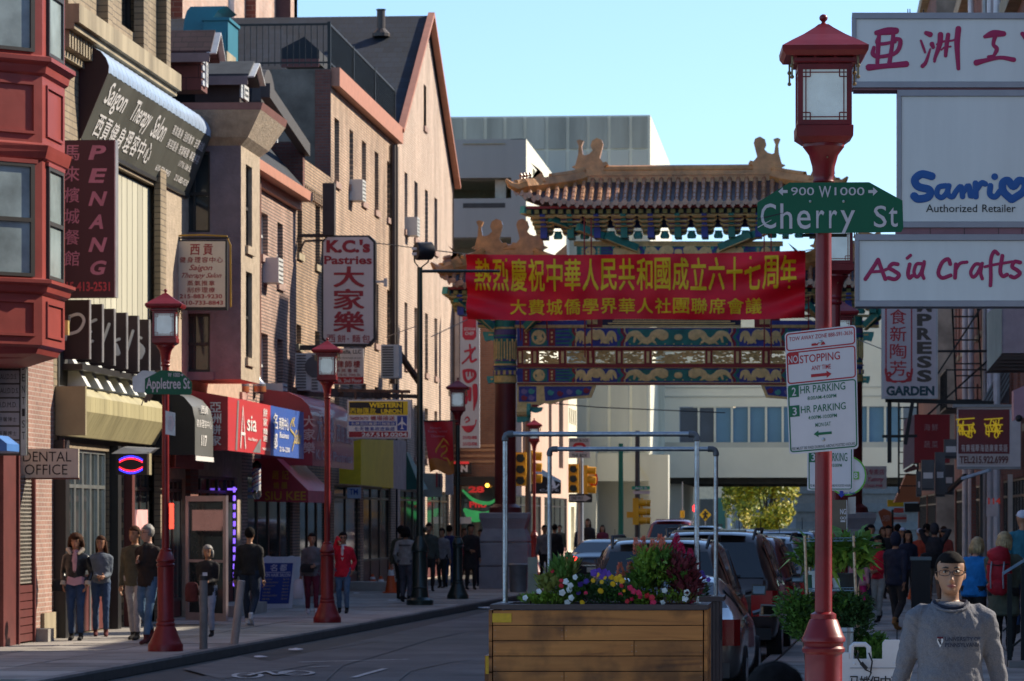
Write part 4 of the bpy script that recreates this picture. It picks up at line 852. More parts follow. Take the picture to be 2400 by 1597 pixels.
def qti(fl):
 q =(lambda p:p)if fl>0 else mir
 b_ =B(MB().prism([gg(q(a),c,0)for a,c in((1212,902),(1397,902),(1385,932),(1340,935),(1310,941),(1290,948),(1275,945),(1255,955),(1212,955))],(0,.25,0)),'corner_bracket',gold,gate)
 mb =MB().prism([gg(q(a),c,.012)for a,c in((1216,906),(1257,906),(1257,942),(1216,942))],(0,.01,0)).prism([gg(q(a),c,.012)for a,c in((1275,906),(1388,906),(1380,926),(1330,931),(1300,938),(1278,940))],(0,.01,0)); f_ =B(mb,'painted_field',gblue,b_)
 m1,m2,m3 =MB(),MB(),MB(); g =lambda a,c,n=0:gg(q(a),c,n+.016)
 for k,(cx,cy)in enumerate(((1290,920),(1312,922),(1334,918),(1356,919),(1374,915),(1228,917),(1245,917),(1228,932),(1245,932))):
  m_ =(m1,m2,m3)[k%3]; stroke(m_,[(cx+6*cos(t*.9)*(1-t*.1),cy+6*sin(t*.9)*(1-t*.1))for t in range(9)],g,.06,k=3)
 B(m1,'scroll',gteal,b_); B(m2,'scroll',M('scroll_red',(.30,.03,.06),.5),b_); B(m3,'scroll',M('scroll_lilac',(.25,.2,.42),.5),b_)
 B(MB().tube([gg(q(1212),966,.05),gg(q(1236),966,.05)],.14,10).gb(gg,*sorted((q(1212),q(1236))),975,956,-.1,.04),'gilt_block',gold,b_)
 B(MB().tube([gg(q(1236),963,.08),gg(q(1244),963,.08)],.2,10),'roundel',gteal,b_)
 B(MB().prism([gg(q(a),c,.1)for a,c in((1212,976),(1243,976),(1240,985),(1228,990),(1212,990))],(0,.3,0)).prism([gg(q(a),c,.1)for a,c in((1244,955),(1272,955),(1268,964),(1256,968),(1246,966))],(0,.3,0)),'boat_block',gteal,b_)
 B(MB().gb(gg,*sorted((q(1217),q(1236))),974,970,.1,.16).gb(gg,*sorted((q(1248),q(1262))),954,949,.05,.16),'red_block',gred,b_)
qti(1); qti(-1)
for s in(1,-1):
 cx =gx(1184 if s==1 else 1996); c =V((cx,YA+.05,0)); r =.29
 q =(lambda p:p)if s==1 else mir
 pz =gz(1200)
 B(MB().lathe([(r+.16,pz-.02),(r+.14,pz+.12),(r+.02,pz+.2),(r,pz+.22),(r,gz(898))],24,c),'pillar',gdred,gate,True)
 up =B(MB().lathe([(r+.005,gz(898)),(r+.005,gz(744))],24,c),'painted_pillar_top',ggreen,gate,True)
 m1,m2,m3 =MB(),MB(),MB()
 for y0,y1,m_ in((880,896,m1),(862,866,m2),(852,856,m1),(772,784,m3),(788,792,m2),(766,770,m1),(842,846,m3)):m_.lathe([(r+.005,gz(y1)),(r+.02,gz(y1)),(r+.02,gz(y0)),(r+.005,gz(y0))],24,c)
 for k in range(24):
  a =2*pi*k/24; x,y =cx+(r+.01)*cos(a),c.y+(r+.01)*sin(a)
  m_ =(m1,m3)[k%2]; m_.box(x-.035,x+.035,y-.035,y+.035,gz(878),gz(868));
  m1.box(x-.02,x+.02,y-.02,y+.02,gz(840+(k%3)*3),gz(800-(k%2)*6))
  m3.box(x-.03,x+.03,y-.03,y+.03,gz(860),gz(857))
 B(m1,'gilding',goldd,up); B(m2,'blue_band',M('gate_royal',(.03,.06,.3),.6),up); B(m3,'violet_band',M('gate_violet',(.12,.09,.25),.6),up)
 ped =MB(); z =.13; H_ =pz-.02; w1 =.66
 ped.sq([(w1,.1),(w1,H_*.32),(w1-.04,H_*.33)],c).sq([(w1-.03,H_*.335),(w1,H_*.35),(w1,H_*.61),(w1-.03,H_*.625)],c).sq([(w1-.03,H_*.63),(w1,H_*.65),(w1-.02,H_*.7),(w1-.1,H_*.8),(w1-.06,H_*.86),(w1,H_*.93),(w1,H_*.99),(w1-.05,H_)],c)
 B(ped,'pedestal',pedm,gate)
 for y0,y1,l in((778,800,26),(882,899,17)):
  B(MB().prism([gg(q(a),b_,0)for a,b_ in((1158,y0),(1158-l,y0),(1158-l,y0+8),(1158-l*.8,y1),(1158-l*.3,y1-3),(1158,y1))],(0,.3,0)),'stub_beam',gteal,gate)
  B(MB().prism([gg(q(a),b_,.02)for a,b_ in((1156,y0+5),(1158-l*.5,y0+5),(1158-l*.5,y0+9),(1156,y0+9))],(0,.01,0)),'gilding',gold,gate)
#  tiled roofs
def roofs(cx,hw_,zr,ze,hr,dep,ntile,name,tipup=.35,hb=.36):
 """hw_ half width at eave, hr half width of ridge"""
 rf =B(MB(),name,tiled,gate)if False else None
 def surf(u,t):
  x =cx+u*lerp(hr,hw_,t); c =4*0; up =tipup*abs(u)**6*t
  z =lerp(zr,ze,t**.85)+up; return V((x,YA-.1-dep*t-up*.4,z))
 base =MB(); N =24; rows =[[surf(-1+2*i/N,t/4)for i in range(N+1)]for t in range(5)]
 back =[[V((p.x,2*YA-p.y,p.z))for p in r_]for r_ in rows]
 base.loft(rows,False,False); base.loft(back,False,False)
 for s in(0,-1):base.loft([[r_[s]for r_ in rows],[r_[s]for r_ in back]],False,False)
 rf =B(base,name,tiled,gate,True)
 for i in range(ntile):
  u =-1+2*(i+.5)/ntile; pts =[surf(u*hr/hw_ if abs(u)<hr/hw_*1.0 else u,max(0,t))for t in(0,.25,.5,.75,1)]
  xe =cx+u*hw_; pts =[]
  for t in(0,.2,.4,.6,.8,1):
   lim =lerp(hr,hw_,t)
   if abs(xe-cx)>lim:continue
   uu =(xe-cx)/lim; pts.append(surf(uu,t)+V((0,-.02,.03)))
  if len(pts)<2:
   p =surf(u,1); pts =[p+V((0,.25,.1)),p]
  mb =MB().tube(pts,.062,6); e =pts[-1]; mb.tube([e+V((0,.05,.0)),e+V((0,-.06,-.0))],.085,8)
  for p,q in zip(pts,pts[1:]):
   mb.tube([p,p+(q-p).normalized()*.04],.078,6)
  B(mb,'tile_row',tileb,rf,True)
 drip =MB()
 for i in range(ntile+1):
  u =-1+2*i/ntile; p =surf(u,1); w_ =hw_/ntile*.8; drip.prism([p+V((-w_,-.02,.05)),p+V((w_,-.02,.05)),p+V((w_*.6,-.02,-.07)),p+V((0,-.02,-.14)),p+V((-w_*.6,-.02,-.07))],(0,.04,0))
 B(drip,'drip_tile',tileb,rf)
 rz =zr; m_ =MB(); m_.box(cx-hr,cx+hr,YA-.16,YA+.16,rz-.06,rz+hb*.45).box(cx-hr,cx+hr,YA-.20,YA+.20,rz+hb*.45,rz+hb*.6).box(cx-hr,cx+hr,YA-.12,YA+.12,rz+hb*.6,rz+hb*.9).tube([(cx-hr,YA,rz+hb),(cx+hr,YA,rz+hb)],.13,8)
 B(m_,'ridge',tileg,rf)
 hm =[]
 for s in(-1,1):
  pts =[surf(s,t/6)+V((0,0,.1))for t in range(7)]; B(MB().tube(pts,[.16]*7,6,el=1.4).tube([p+V((0,0,.2))for p in pts[:4]],.09,6),'hip_ridge',tileg,rf,True)
  e =pts[-1]; B(MB().tube([e+V((-s*.25,.1,.1)),e,e+V((s*.16,-.1,.06)),e+V((s*.27,-.14,.2))],[.17,.16,.1,.03],7),'dragon_head',tileg,rf,True)
  for k in range(4):
   t =.80+.045*k; p =surf(s,t)+V((0,0,.26)); B(MB().lathe([(.06,0),(.05,.06),(.025,.1),(.05,.15),(.02,.21)],6,p),'ridge_figure',tileb,rf)
  p =surf(s,.68)+V((0,0,.2)); B(MB().prism([p+V((-.22,-.06,0)),p+V((.22,-.06,0)),p+V((.1*s+.1,-.06,.35)),p+V((s*.2,-.06,.5)),p+V((-.1*s,-.06,.25))],(0,.12,0)),'hip_beast',tileg,rf)
  fin_(rf,cx+s*(hr-.05),rz,s)
 return surf
def fin_(par,x,z,s,sc=1.0):
 sc*=1.0
 o =[(0,0),(.62,0),(.62,.35),(.75,.42),(.7,.5),(.6,.48),(.5,.6),(.55,.8),(.60,1.0),(.56,1.12),(.42,1.18),(.28,1.1),(.24,.95),(.3,.82),(.2,.72),(.08,.68),(.02,.7),(-.02,.95),(.04,1.1),(-.08,1.14),(-.16,1.1),(-.1,.95),(-.12,.7),(-.2,.4),(-.3,.36),(-.18,.3),(-.12,.1)]
 pts =[V((x+(-s)*(a-.1)*.95*sc,YA-.13,z+b_*.95*sc+.05))for a,b_ in o]
 B(MB().prism(pts,(0,.26,0)),'ridge_ornament',tileg,par)
sf_ =roofs(XC,gx(1962)-XC,gz(424),gz(487),gx(1812)-XC,1.25,37,'main_roof',.35,.30)
xl =(gx(1045)+gx(1345))/2; hwl =(gx(1345)-gx(1045))/2
sl_ =roofs(xl,hwl,gz(612),gz(672),(gx(1312)-gx(1190))/2,.95,17,'side_roof',.3)
xr_ =2*XC-xl; sr_ =roofs(xr_,hwl,gz(612),gz(672),(gx(1312)-gx(1190))/2,.95,17,'side_roof',.3)
def eaves(cx,hw_,z,n,nb,zb,ped_w,dep):
 m =MB(); B(MB().box(cx-hw_*.95,cx+hw_*.95,YA-dep*.95,YA+dep*.95,z-.10,z-.03),'eave_board',gred,gate)
 B(MB().box(cx-hw_*.92,cx+hw_*.92,YA-dep*.8,YA+dep*.8,z-.24,z-.101),'eave_core',M('eave_dark',(.02,.04,.06),.7),gate)
 B(MB().box(cx-hw_*.88,cx+hw_*.88,YA-.05,YA+.05,lerp(zb,z-.24,.5),z-.242),'bracket_board',gblue,gate)
 r1 =None
 for i in range(n):
  x =cx-hw_*.93+2*hw_*.93*i/(n-1)
  if r1 is None:
   r1 =B(MB().box(x-.06,x+.06,YA-dep*.96,YA-dep*.3,z-.24,z-.13),'rafter',M('rafter_end',(.28,.26,.07),.6),gate)
  else:share(r1,gate,(x-(cx-hw_*.93),0,0))
 H_ =z-.24-zb; y0 =YA-.02; arms,edges,core =MB(),MB(),MB(); cw =hw_*.93*2/nb
 core.box(-.09,.09,YA-.5,YA+.4,zb,z-.24)
 for L in range(5):
  t =L/4; hw2 =cw*lerp(.30,.49,t); zz =zb+H_*(.22+.175*L); fy =YA-lerp(.12,dep*.78,t); th_ =H_*.1
  bowl =[(-hw2,zz+th_),(-hw2,zz+th_*.3),(-hw2*.8,zz-th_*.4),(hw2*.8,zz-th_*.4),(hw2,zz+th_*.3),(hw2,zz+th_)]
  arms.prism([V((a,fy,b_))for a,b_ in bowl],(0,.2,0))
  ed =[(a,b_)for a,b_ in bowl]
  for(a,b_),(c,d)in zip(ed,ed[1:]):edges.bar((a,fy-.012,b_),(c,fy-.012,d),.05,.02,(0,1,0))
  edges.bar((-hw2,fy-.012,zz+th_),(hw2,fy-.012,zz+th_),.045,.02,(0,1,0))
  for s in(-1,0,1):arms.box(s*hw2*.85-.06,s*hw2*.85+.06,fy-.02,fy+.18,zz+th_*1.01,zz+th_*1.6)
  core.box(-.07,.07,fy-.14,YA,zz-th_*.3,zz+th_*.8)
 for a_ in range(nb):
  x =cx-hw_*.93+cw*(a_+.5)
  if a_<2:
   c1 =[B(MB().add(m_.v,m_.f).map(lambda p:p+V((x,0,0))),nm,mt,gate)for m_,nm,mt in((arms,'bracket_cluster',(ggreen,gblue)[a_%2]),(edges,'bracket_gilding',goldd),(core,'bracket_core',(gblue,ggreen)[a_%2]))]
   if a_==0:A0 =c1; x0_ =x
   else:A1 =c1; x1_ =x
  else:
   for o in(A0 if a_%2==0 else A1):share(o,gate,(x-(x0_ if a_%2==0 else x1_),0,0))
 for a_ in range(nb+1):
  x =cx-hw_*.93+cw*a_
  if abs(x-cx)<hw_*.88:B(MB().lathe([(.11,zb),(.13,zb+H_*.12),(.09,zb+H_*.28),(.11,zb+H_*.34),(0,zb+H_*.34)],8,(x,YA-.1,0)),'vase_block',gteal,gate)
 B(MB().box(cx-hw_*.95,cx+hw_*.95,YA-dep*.86,YA-dep*.83,z-.30,z-.27),'gilt_rail',goldd,gate)
 for s in(-1,1):
  for k in range(4):
   u =k/3; xx =cx+s*hw_*(.97-.17*k); B(MB().bar((xx,YA-dep*(.95-.2*k),z-.12-.22*k),(xx-s*hw_*.2,YA-.1,z-.35-.25*k),.16,.2),'corner_arm',(gteal,ggreen)[k%2],gate)
   B(MB().bar((xx-s*.02,YA-dep*(.95-.2*k)-.01,z-.23-.22*k),(xx-s*hw_*.2,YA-.11,z-.46-.25*k),.17,.025),'arm_edge',goldd,gate)
eaves(XC,gx(1962)-XC,gz(487),38,11,gz(560),0,1.2)
eaves(xl,hwl,gz(672),15,5,gz(738),0,.9); eaves(xr_,hwl,gz(672),15,5,gz(738),0,.9)
for q in(lambda p:p,mir):
 a,b_ =sorted((q(1120),q(1375))); B(MB().gb(gg,a,b_,768,762,-.3,.08),'gilt_sill',goldd,gate); B(MB().gb(gg,a,b_,762,752,-.3,.04),'sill_beam',gblue,gate); B(MB().gb(gg,a,b_,743,738,-.3,.06),'sill_beam',goldd,gate)
 a,b_ =sorted((q(1352),q(1412))); B(MB().gb(gg,a,b_,768,600,-.25,-.06),'side_post',gred,gate)
 a,b_ =sorted((q(1372),q(1400))); B(MB().gb(gg,a,b_,760,744,-.06,-.02),'openwork_panel',goldd,gate)
B(MB().gb(gg,1345,1835,575.5,566,-.35,.06),'gilt_sill',goldd,gate)
for px in(1224,1286,1374,1390,1792,1808,1895):B(MB().bar(gg(px,500 if 1300<px<1850 else 700,.9),gg(px,840 if 1300<px<1850 else 800,.5),.035),'tie_rod',gred,gate)
#  red banner strung across the street
YBn =92.0
tl,tr,br_,bl_ =(1092,597),(1888,588),(1886,745),(1095,748)
def gban(a,b_,n=0):
 px =lerp(lerp(bl_[0],br_[0],a),lerp(tl[0],tr[0],a),b_); py =lerp(lerp(bl_[1],br_[1],a),lerp(tl[1],tr[1],a),b_)
 e =min(a,1-a); fold =.05*sin(a*19+b_*4)+.02*sin(a*53-b_*6)+.22*math.exp(-e*9)*sin((b_-.5)*14+e*20)+.03*sin(a*9+b_*9)
 sag =4*sin(pi*a)+2.5*sin(a*3*pi)*(1-b_); p =P(px,py+sag,YBn); return p+V((0,-n-fold,0))
bnr =thing('banner','long red festival banner with yellow Chinese lettering strung in front of the gate','banner',gban(.5,0))
N =120; mb =MB().loft([[gban(i/N,j/14)for i in range(N+1)]for j in range(15)],False,False)
cl =B(mb,'cloth',M('red_satin',(.85,.010,.028),.5,0,.12,1.2,.12,3,spec=.35),bnr,2)
yel =M('banner_yellow',(.95,.62,.005),.6,0,.06)
mb =MB(); s1 ='熱烈慶祝中華人民共和國成立六十七周年'
gB =lambda a,b_,n=0:gban(a,b_,n+.012)
k =len(s1); w_ =.955/k
for i,ch in enumerate(s1):
 a =.022+w_*i
 for o in(0,):T(mb,ch,gB,a+w_*.07,a+w_*.93,.45,.93,.035)
s2 ='大費城僑學界華人社團聯席會議'; w_ =.75/len(s2)
for i,ch in enumerate(s2):T(mb,ch,gB,.125+w_*i+w_*.07,.125+w_*i+w_*.93,.09,.32,.03)
B(mb,'lettering',yel,bnr)
for a,b_,q in((0,1,P(1000,585,YBn)),(0,0,P(1010,790,YBn)),(1,1,P(2060,560,YBn)),(1,0,P(2120,840,YBn))):B(MB().tube([gban(a,b_),q],.012,4),'rope',M('grey_rope',(.3,.3,.3),.8),bnr)
#  lamps, poles, street signs
lred =M('lamp_red',(.20,.010,.014),.38,0,.15,5,.12,8,coat=.08,spec=.4,dirt=.5); lgreen =M('dark_green_pole',(.012,.028,.025),.35,.2,.2,3,coat=.2)
frost =M('frosted_lamp_glass',(.46,.56,.60),.35,0,.10,6,.5,260,emis=.16); brass =M('brass_knob',(.25,.19,.10),.4,.7)
def make_lamp(pole,name='street_lamp'):
 t =thing(name,'lamp','street lamp',(0,0,0),'red lantern street lamps')
 B(MB().lathe([(.27,0),(.27,.07),(.26,.08)],8),'footing',conc,t)
 B(MB().lathe([(.255,.081),(.255,.17),(.235,.2),(.2,.28),(.155,.4),(.135,.44),(.14,.46),(.14,.48),(.125,.5),(.13,.52),(.13,.54),(.118,.56),(.117,1.30),(.133,1.315),(.135,1.335),(.122,1.35),(.124,1.37),(.137,1.38),(.137,1.40),(.128,1.415),(.125,1.42),(.088,1.515),(.08,1.52),(.08,1.55),(.056,1.565)],28),'base',pole,t,True)
 B(MB().lathe([(.054,1.56),(.05,4.20),(.05,4.2)],24),'pole',pole,t,True)
 B(MB().lathe([(.05,4.19),(.064,4.2),(.068,4.215),(.058,4.23),(.058,4.25),(.068,4.265),(.062,4.28),(.066,4.3),(.072,4.36),(.092,4.43),(.125,4.475),(.13,4.48),(.13,4.505)],24),'capital',lred,t,True)
 B(MB().sq([(.13,4.5),(.168,4.53),(.176,4.535),(.178,4.60),(.17,4.605)]),'lantern_base',lred,t)
 z0,z1,h =4.606,4.985,.168
 body =MB();
 for sx,sy in((-1,-1),(1,-1),(1,1),(-1,1)):body.box(min(sx*h,sx*(h-.032)),max(sx*h,sx*(h-.032)),min(sy*h,sy*(h-.032)),max(sy*h,sy*(h-.032)),z0,z1)
 for(x0,x1,y0,y1)in((-h+.032,h-.032,-h,-h+.03),(-h+.032,h-.032,h-.03,h),(-h,-h+.03,-h+.032,h-.032),(h-.03,h,-h+.032,h-.032)):body.box(x0,x1,y0,y1,z0,z0+.03).box(x0,x1,y0,y1,z1-.035,z1)
 bd =B(body,'lantern_body',lred,t)
 for k in range(4):
  rot =Matrix.Rotation(k*pi/2,3,'Z'); q =h-.032; za,zb =z0+.03,z1-.035
  B(MB().box(-q,q,-h+.012,-h+.016,za,zb).map(lambda p:rot@p),'pane',frost,bd)
  f =MB(); y0,y1 =-h+.004,-h+.010; e =.018; c =.045; w_ =.007
  def bx(x0,x1,z0_,z1_):f.box(x0,x1,y0,y1,z0_,z1_)
  for s in(-1,1):
   x =s*(q-e); bx(x-w_/2,x+w_/2,za+.0,zb); zz =(za+e if s<0 else zb-e); bx(-q,q,zz-w_/2+.0003,zz+w_/2)
   for zz,s2 in((za,1),(zb,-1)):
    xx =s*(q-c); a_,b_ =sorted((zz,zz+s2*c)); bx(xx-w_/2,xx+w_/2,a_,b_)
    a2,b2 =sorted((s*q,s*(q-c))); z_ =zz+s2*c; bx(a2,b2,z_-w_/2,z_+w_/2)
  B(f.map(lambda p:rot@p),'lattice',lred,bd)
 fr_ =MB().sq([(.19,4.99),(.192,5.0),(.192,5.02),(.16,5.02)]);
 for sx in(-1,-.34,.34,1):
  for sy in(-1,1):fr_.box(sx*.185-.008,sx*.185+.008,sy*.185-.008,sy*.185+.008,5.02,5.075); fr_.box(sy*.185-.008,sy*.185+.008,sx*.18-.008,sx*.18+.008,5.02,5.075)
 fr_.sq([(.15,4.985),(.15,5.08)]); B(fr_,'frieze',lred,t)
 B(MB().sq([(.245,5.03),(.265,5.06),(.268,5.09),(.262,5.093),(.205,5.13),(.13,5.175),(.06,5.225),(.03,5.25)]),'lamp_roof',lred,t)
 B(MB().lathe([(.028,5.245),(.02,5.255),(.012,5.262),(.013,5.27),(.024,5.28),(.027,5.293),(.022,5.306),(.01,5.314)],14),'finial',lred,t,True)
 kn =MB()
 for sx in(-1,1):
  for sy in(-1,1):
   kn.box(sx*.205-.006,sx*.205+.006,sy*.19-.006,sy*.19+.006,4.9,5.05); kn.ell((sx*.205,sy*.19,4.97),.014,.014,.014,8,6).ell((sx*.205,sy*.19,4.90),.013,.013,.013,8,6)
 B(kn,'corner_knob',brass,t)
 for z in(4.225,4.41):B(MB().ell((.02,-.066 if z<4.3 else-.09,z),.006,.006,.006,8,5),'bolt',brass,t)
 return t
lamp =make_lamp(lred); lampk =make_lamp(lgreen)
GZ =.13
def place(o,px,s,lb,first,z=GZ-.08):
 Y =F/s; p =P(px,HY,Y); p.z =z
 r =o if first else dup(o); r.location =p; r['label'] =lb; r.rotation_euler =(0,0,TH*.6); return r
lampN =place(lamp,1930,372,'nearest red lantern street lamp carrying the green cross street name sign and parking sign',True,-.09)
lampL =place(lamp,388,164,'red lantern street lamp on left pavement carrying the small green side street sign',False)
place(lamp,767,128.5,'red lantern street lamp on left pavement beside the woman in the red coat',False)
place(lampk,1073,99.5,'lantern street lamp with red lantern on a dark green pole, left of the gate',True)
place(lamp,1252,70.5,'distant red lantern street lamp seen between the gate pillar and the planter pipe',False)
place(lamp,1958,228,'red lantern street lamp half hidden right behind the nearest lamp pole',False)
place(lamp,1969,156,'third red lantern street lamp in the row behind the nearest one',False)
sgreen =M('sign_green',(.004,.105,.05),.5,0,.08,3,spec=.35); swhite =M('sign_white_print',(.55,.52,.55),.6,0,.05); salu =M('sign_aluminium',(.40,.40,.42),.4,.6)
swh =M('sign_white',(.62,.58,.61),.45,0,.05,3,coat=.2)
YN =lampN.location.y-.07
g =fr(YN)
cs =thing('street_name_sign','green Cherry street name sign with arrows and block numbers on nearest lamp pole','street sign',g(1930,490))
pts =[(1775,476),(1850,429),(2037,428),(2115,471),(2117,536),(2112,545),(1785,549),(1775,540)]
B(MB().prism([g(a,b_,.02)for a,b_ in pts],(0,.006,0)),'plate',sgreen,cs)
mb =MB(); G2 =lambda a,b_,n=0:g(a,b_,n+.022)
for ch,a0,a1,b0,b1 in(('C',1783,1819,537,478),('h',1829,1857,537,478),('e',1868,1900,538,494),('r',1913,1932,536,494),('r',1943,1962,536,494),('y',1970,2004,550,494),('S',2048,2078,534,483),('t',2083,2104,533,487)):
 T(mb,ch,G2,a0,a1,b0 if ch!='y' else 549,b1,.004,0,.001)
T(mb,'900',G2,1854,1908,459,440,.004,0,.001); T(mb,'W',G2,1919,1948,464,437,.008,0,.001); T(mb,'1000',G2,1956,2026,459,440,.004,0,.001)
for s,x in((1,1824),(-1,2057)):
 mb.prism([G2(x+s*a,450+b_,0)for a,b_ in((0,0),(11,-10),(11,-3.5),(22,-3.5),(22,3.5),(11,3.5),(11,10))],(0,-.0012,0))
B(mb,'lettering',swhite,cs)
for x in(1899,1977):B(MB().ell(g(x,473,.024),.009,.006,.009,8,6),'bolt',alu,cs)
B(MB().prism([g(a,b_,.0222)for a,b_ in((1777,513),(1842,498),(1843,500),(1777,516))],(0,-.0008,0)),'scratch',blackm,cs); B(MB().prism([g(a,b_,.0246)for a,b_ in((1776,533),(1808,516),(1808,517.5),(1776,535.5))],(0,-.0008,0)),'scratch',M('pale_scratch',(.6,.62,.6),.6),cs)
one(MB().gb(fr(YN+.16),1880,1985,556,549,0,.03),'sign_bracket',blackm,'dark bracket just under the green street name sign behind the pole','bracket',g(1930,552))
ps =thing('parking_sign','tilted white tow away, no stopping and two hour parking sign on nearest lamp pole','sign',g(1925,910))
A4 =fr4(g(1850,1066,.03),g(2012,1052,.03),g(2006,762,.03),g(1839,781,.03))
def rrect(g,a0,a1,b0,b1,ra,rb,n=6):
 out =[]
 for cx,cy,st in((a1-ra,b1-rb,0),(a0+ra,b1-rb,90),(a0+ra,b0+rb,180),(a1-ra,b0+rb,270)):
  for k in range(n+1):t =R(st+90*k/n); out.append((cx+ra*cos(t),cy+rb*sin(t)))
 return out
def plate(g,q,m,par,name='plate',th=.006):return B(MB().prism([g(a,b_,0)for a,b_ in q],(0,th,0)),name,m,par)
def border(mb,g,q,w,n=.002):stroke(mb,q+[q[0]],g,w,n,sm=False)
def ring(mb,g,a0,a1,b0,b1,ra,rb,wa,wb,n=.0015):
 o =rrect(g,a0,a1,b0,b1,ra,rb); i =rrect(g,a0+wa,a1-wa,b0+wb,b1-wb,ra-wa,rb-wb)
 for k in range(len(o)):
  j =(k+1)%len(o); mb.quad(g(*o[k],n),g(*o[j],n),g(*i[j],n),g(*i[k],n))
def parking(g,ps,full=True):
 plate(g,rrect(g,0,1,0,1,.05,.03),swh,ps)
 red =M('sign_red',(.42,.012,.02),.5,0,.05); gre =M('sign_green_print',(.008,.13,.055),.5,0,.05)
 mr,mg,mw,mk =MB(),MB(),MB(),MB()
 if full:
  ring(mr,g,.015,.985,.845,.99,.05,.027,.018,.010); ring(mr,g,.015,.985,.575,.835,.05,.027,.018,.010); ring(mg,g,.015,.985,.015,.565,.05,.027,.018,.010)
  T(mr,'TOW AWAY ZONE 888-591-3636',g,.06,.95,.925,.958,.003,0,.002)
  for c in('NO',):mr.quad(g(.02,.735,.0022),g(.185,.735,.0022),g(.185,.825,.0022),g(.02,.825,.0022)); T(mw,'NO',g,.035,.172,.745,.805,.012,0,.003)
  T(mr,'STOPPING',g,.20,.765,.735,.80,.006,0,.002); T(mr,'ANY TIME',g,.36,.635,.668,.706,.003,0,.002)
  mr.prism([g(a,b_,.002)for a,b_ in((.35,.613),(.35,.637),(.57,.637),(.57,.655),(.64,.625),(.57,.595),(.57,.613))],(0,-.0008,0))
  mr.prism([g(a,b_,.002)for a,b_ in((.37,.868),(.37,.885),(.43,.888),(.44,.88),(.52,.905),(.53,.9),(.46,.878),(.46,.868))],(0,-.0008,0)).prism([g(a,b_,.002)for a,b_ in((.5,.868),(.5,.88),(.54,.895),(.56,.88),(.565,.868))],(0,-.0008,0))
  rows =((.475,.548,'2','HR PARKING','8:00AM-4:00PM'),(.315,.385,'3','HR PARKING','4:00PM-10:00PM'))
  for b0,b1,n_,s,s2 in rows:
   mg.quad(g(.02,b0-.01,.0022),g(.17,b0-.01,.0022),g(.17,b1+.012,.0022),g(.02,b1+.012,.0022)); T(mw,n_,g,.07,.13,b0+.002,b1-.003,.015,0,.003)
   T(mg,s,g,.19,.83,b0+.012,b1,.006,0,.002); T(mg,s2,g,.29,.70,b0-.045,b0-.015,.006,0,.002)
  T(mg,'MON-SAT',g,.39,.61,.205,.238,.003,0,.002); mg.prism([g(a,b_,.002)for a,b_ in((.62,.138),(.62,.158),(.43,.158),(.43,.175),(.36,.148),(.43,.121),(.43,.138))],(0,-.0008,0))
  T(mk,'FEE MUST BE PAID DURING ABOVE POSTED HOURS',g,.04,.955,.032,.055,.004,0,.002)
  for b_ in(.893,.098):B(MB().ell(g(.5,b_,.0),.012,.008,.012,8,6),'bolt',alu,ps)
 else:
  ring(mg,g,.03,.97,.02,.99,.06,.05,.022,.02); mg.quad(g(.05,.6,.0022),g(.21,.6,.0022),g(.21,.82,.0022),g(.05,.82,.0022)); T(mw,'3',g,.09,.17,.63,.79,.015,0,.003)
  T(mg,'HR PARKING',g,.23,.87,.62,.80,.006,0,.002); T(mg,'4:00PM-10:00PM',g,.3,.75,.50,.57,.006,0,.002); T(mk,'FEE MUST BE PAID DURING ABOVE POSTED HOURS',g,.06,.94,.08,.13,.004,0,.002)
 B(mr,'red_print',red,ps); B(mg,'green_print',gre,ps); B(mw,'white_print',swhite,ps); B(mk,'lettering',M('sign_ink',(.03,.05,.04),.6),ps)
parking(A4,ps)
Y2 =29.5; g2 =fr(Y2)
sp_ =thing('sign_post','perforated steel post behind the nearest lamp with small plates','sign post',GND(1923,1700))
pp =P(1922,1000,Y2); sp_.location =(pp.x,Y2,.12)
B(MB().box(pp.x-.026,pp.x+.026,Y2-.026,Y2+.026,.12,2.95),'post',salu,sp_)
mb =MB()
for k in range(46):mb.box(pp.x-.006,pp.x+.006,Y2-.03,Y2-.0265,.9+k*.032,.912+k*.032)
B(mb,'hole',blackm,sp_)
p2 =thing('parking_sign','smaller three hour parking sign half hidden behind the lamp pole','sign',g2(1946,1105)); parking(fr4(g2(1892,1150,.05),g2(2000,1150,.05),g2(2000,1040,.05),g2(1892,1040,.05)),p2,False)
gs =thing('round_sign','round white sign with green rim and green number eight box behind the pole','sign',g2(1985,1110))
def disc(g,cx,cy,r,n=28):return[g(cx+r*cos(2*pi*k/n),cy+r*sin(2*pi*k/n),0)for k in range(n)]
B(MB().prism(disc(lambda a,b_,n=0:g2(a,b_,.036),1984,1115,47),(0,.006,0)),'plate',swh,gs)
mb =MB(); stroke(mb,[(1984+45*cos(k*pi/8),1115+45*sin(k*pi/8))for k in range(17)],lambda a,b_,n=0:g2(a,b_,.042+n),.012,.001); mb.gb(g2,1998,2013,1124,1106,.043,.046); B(mb,'green_print',M('lime_print',(.12,.38,.03),.5),gs)
mb =MB(); T(mb,'8',g2,2001,2010,1122,1108,.02,0,.048); B(mb,'number',swhite,gs)
mb =MB(); T(mb,'Rear Ride',g2,1974,2004,1159,1153,.01,0,.045); mb.prism([g2(a,b_,.045)for a,b_ in((1968,1151),(1976,1151),(1976,1158),(1981,1158),(1972,1167),(1963,1158),(1968,1158))],(0,-.001,0)); B(mb,'blue_print',M('blue_print',(.015,.03,.3),.5),gs)
t =thing('parking_sign','brown and white sign ending in NG on the post behind the lamp','sign',g2(1972,1200)); B(MB().gb(g2,1942,1986,1243,1172,.02,.024),'plate',M('sign_brown',(.12,.09,.06),.5),t)
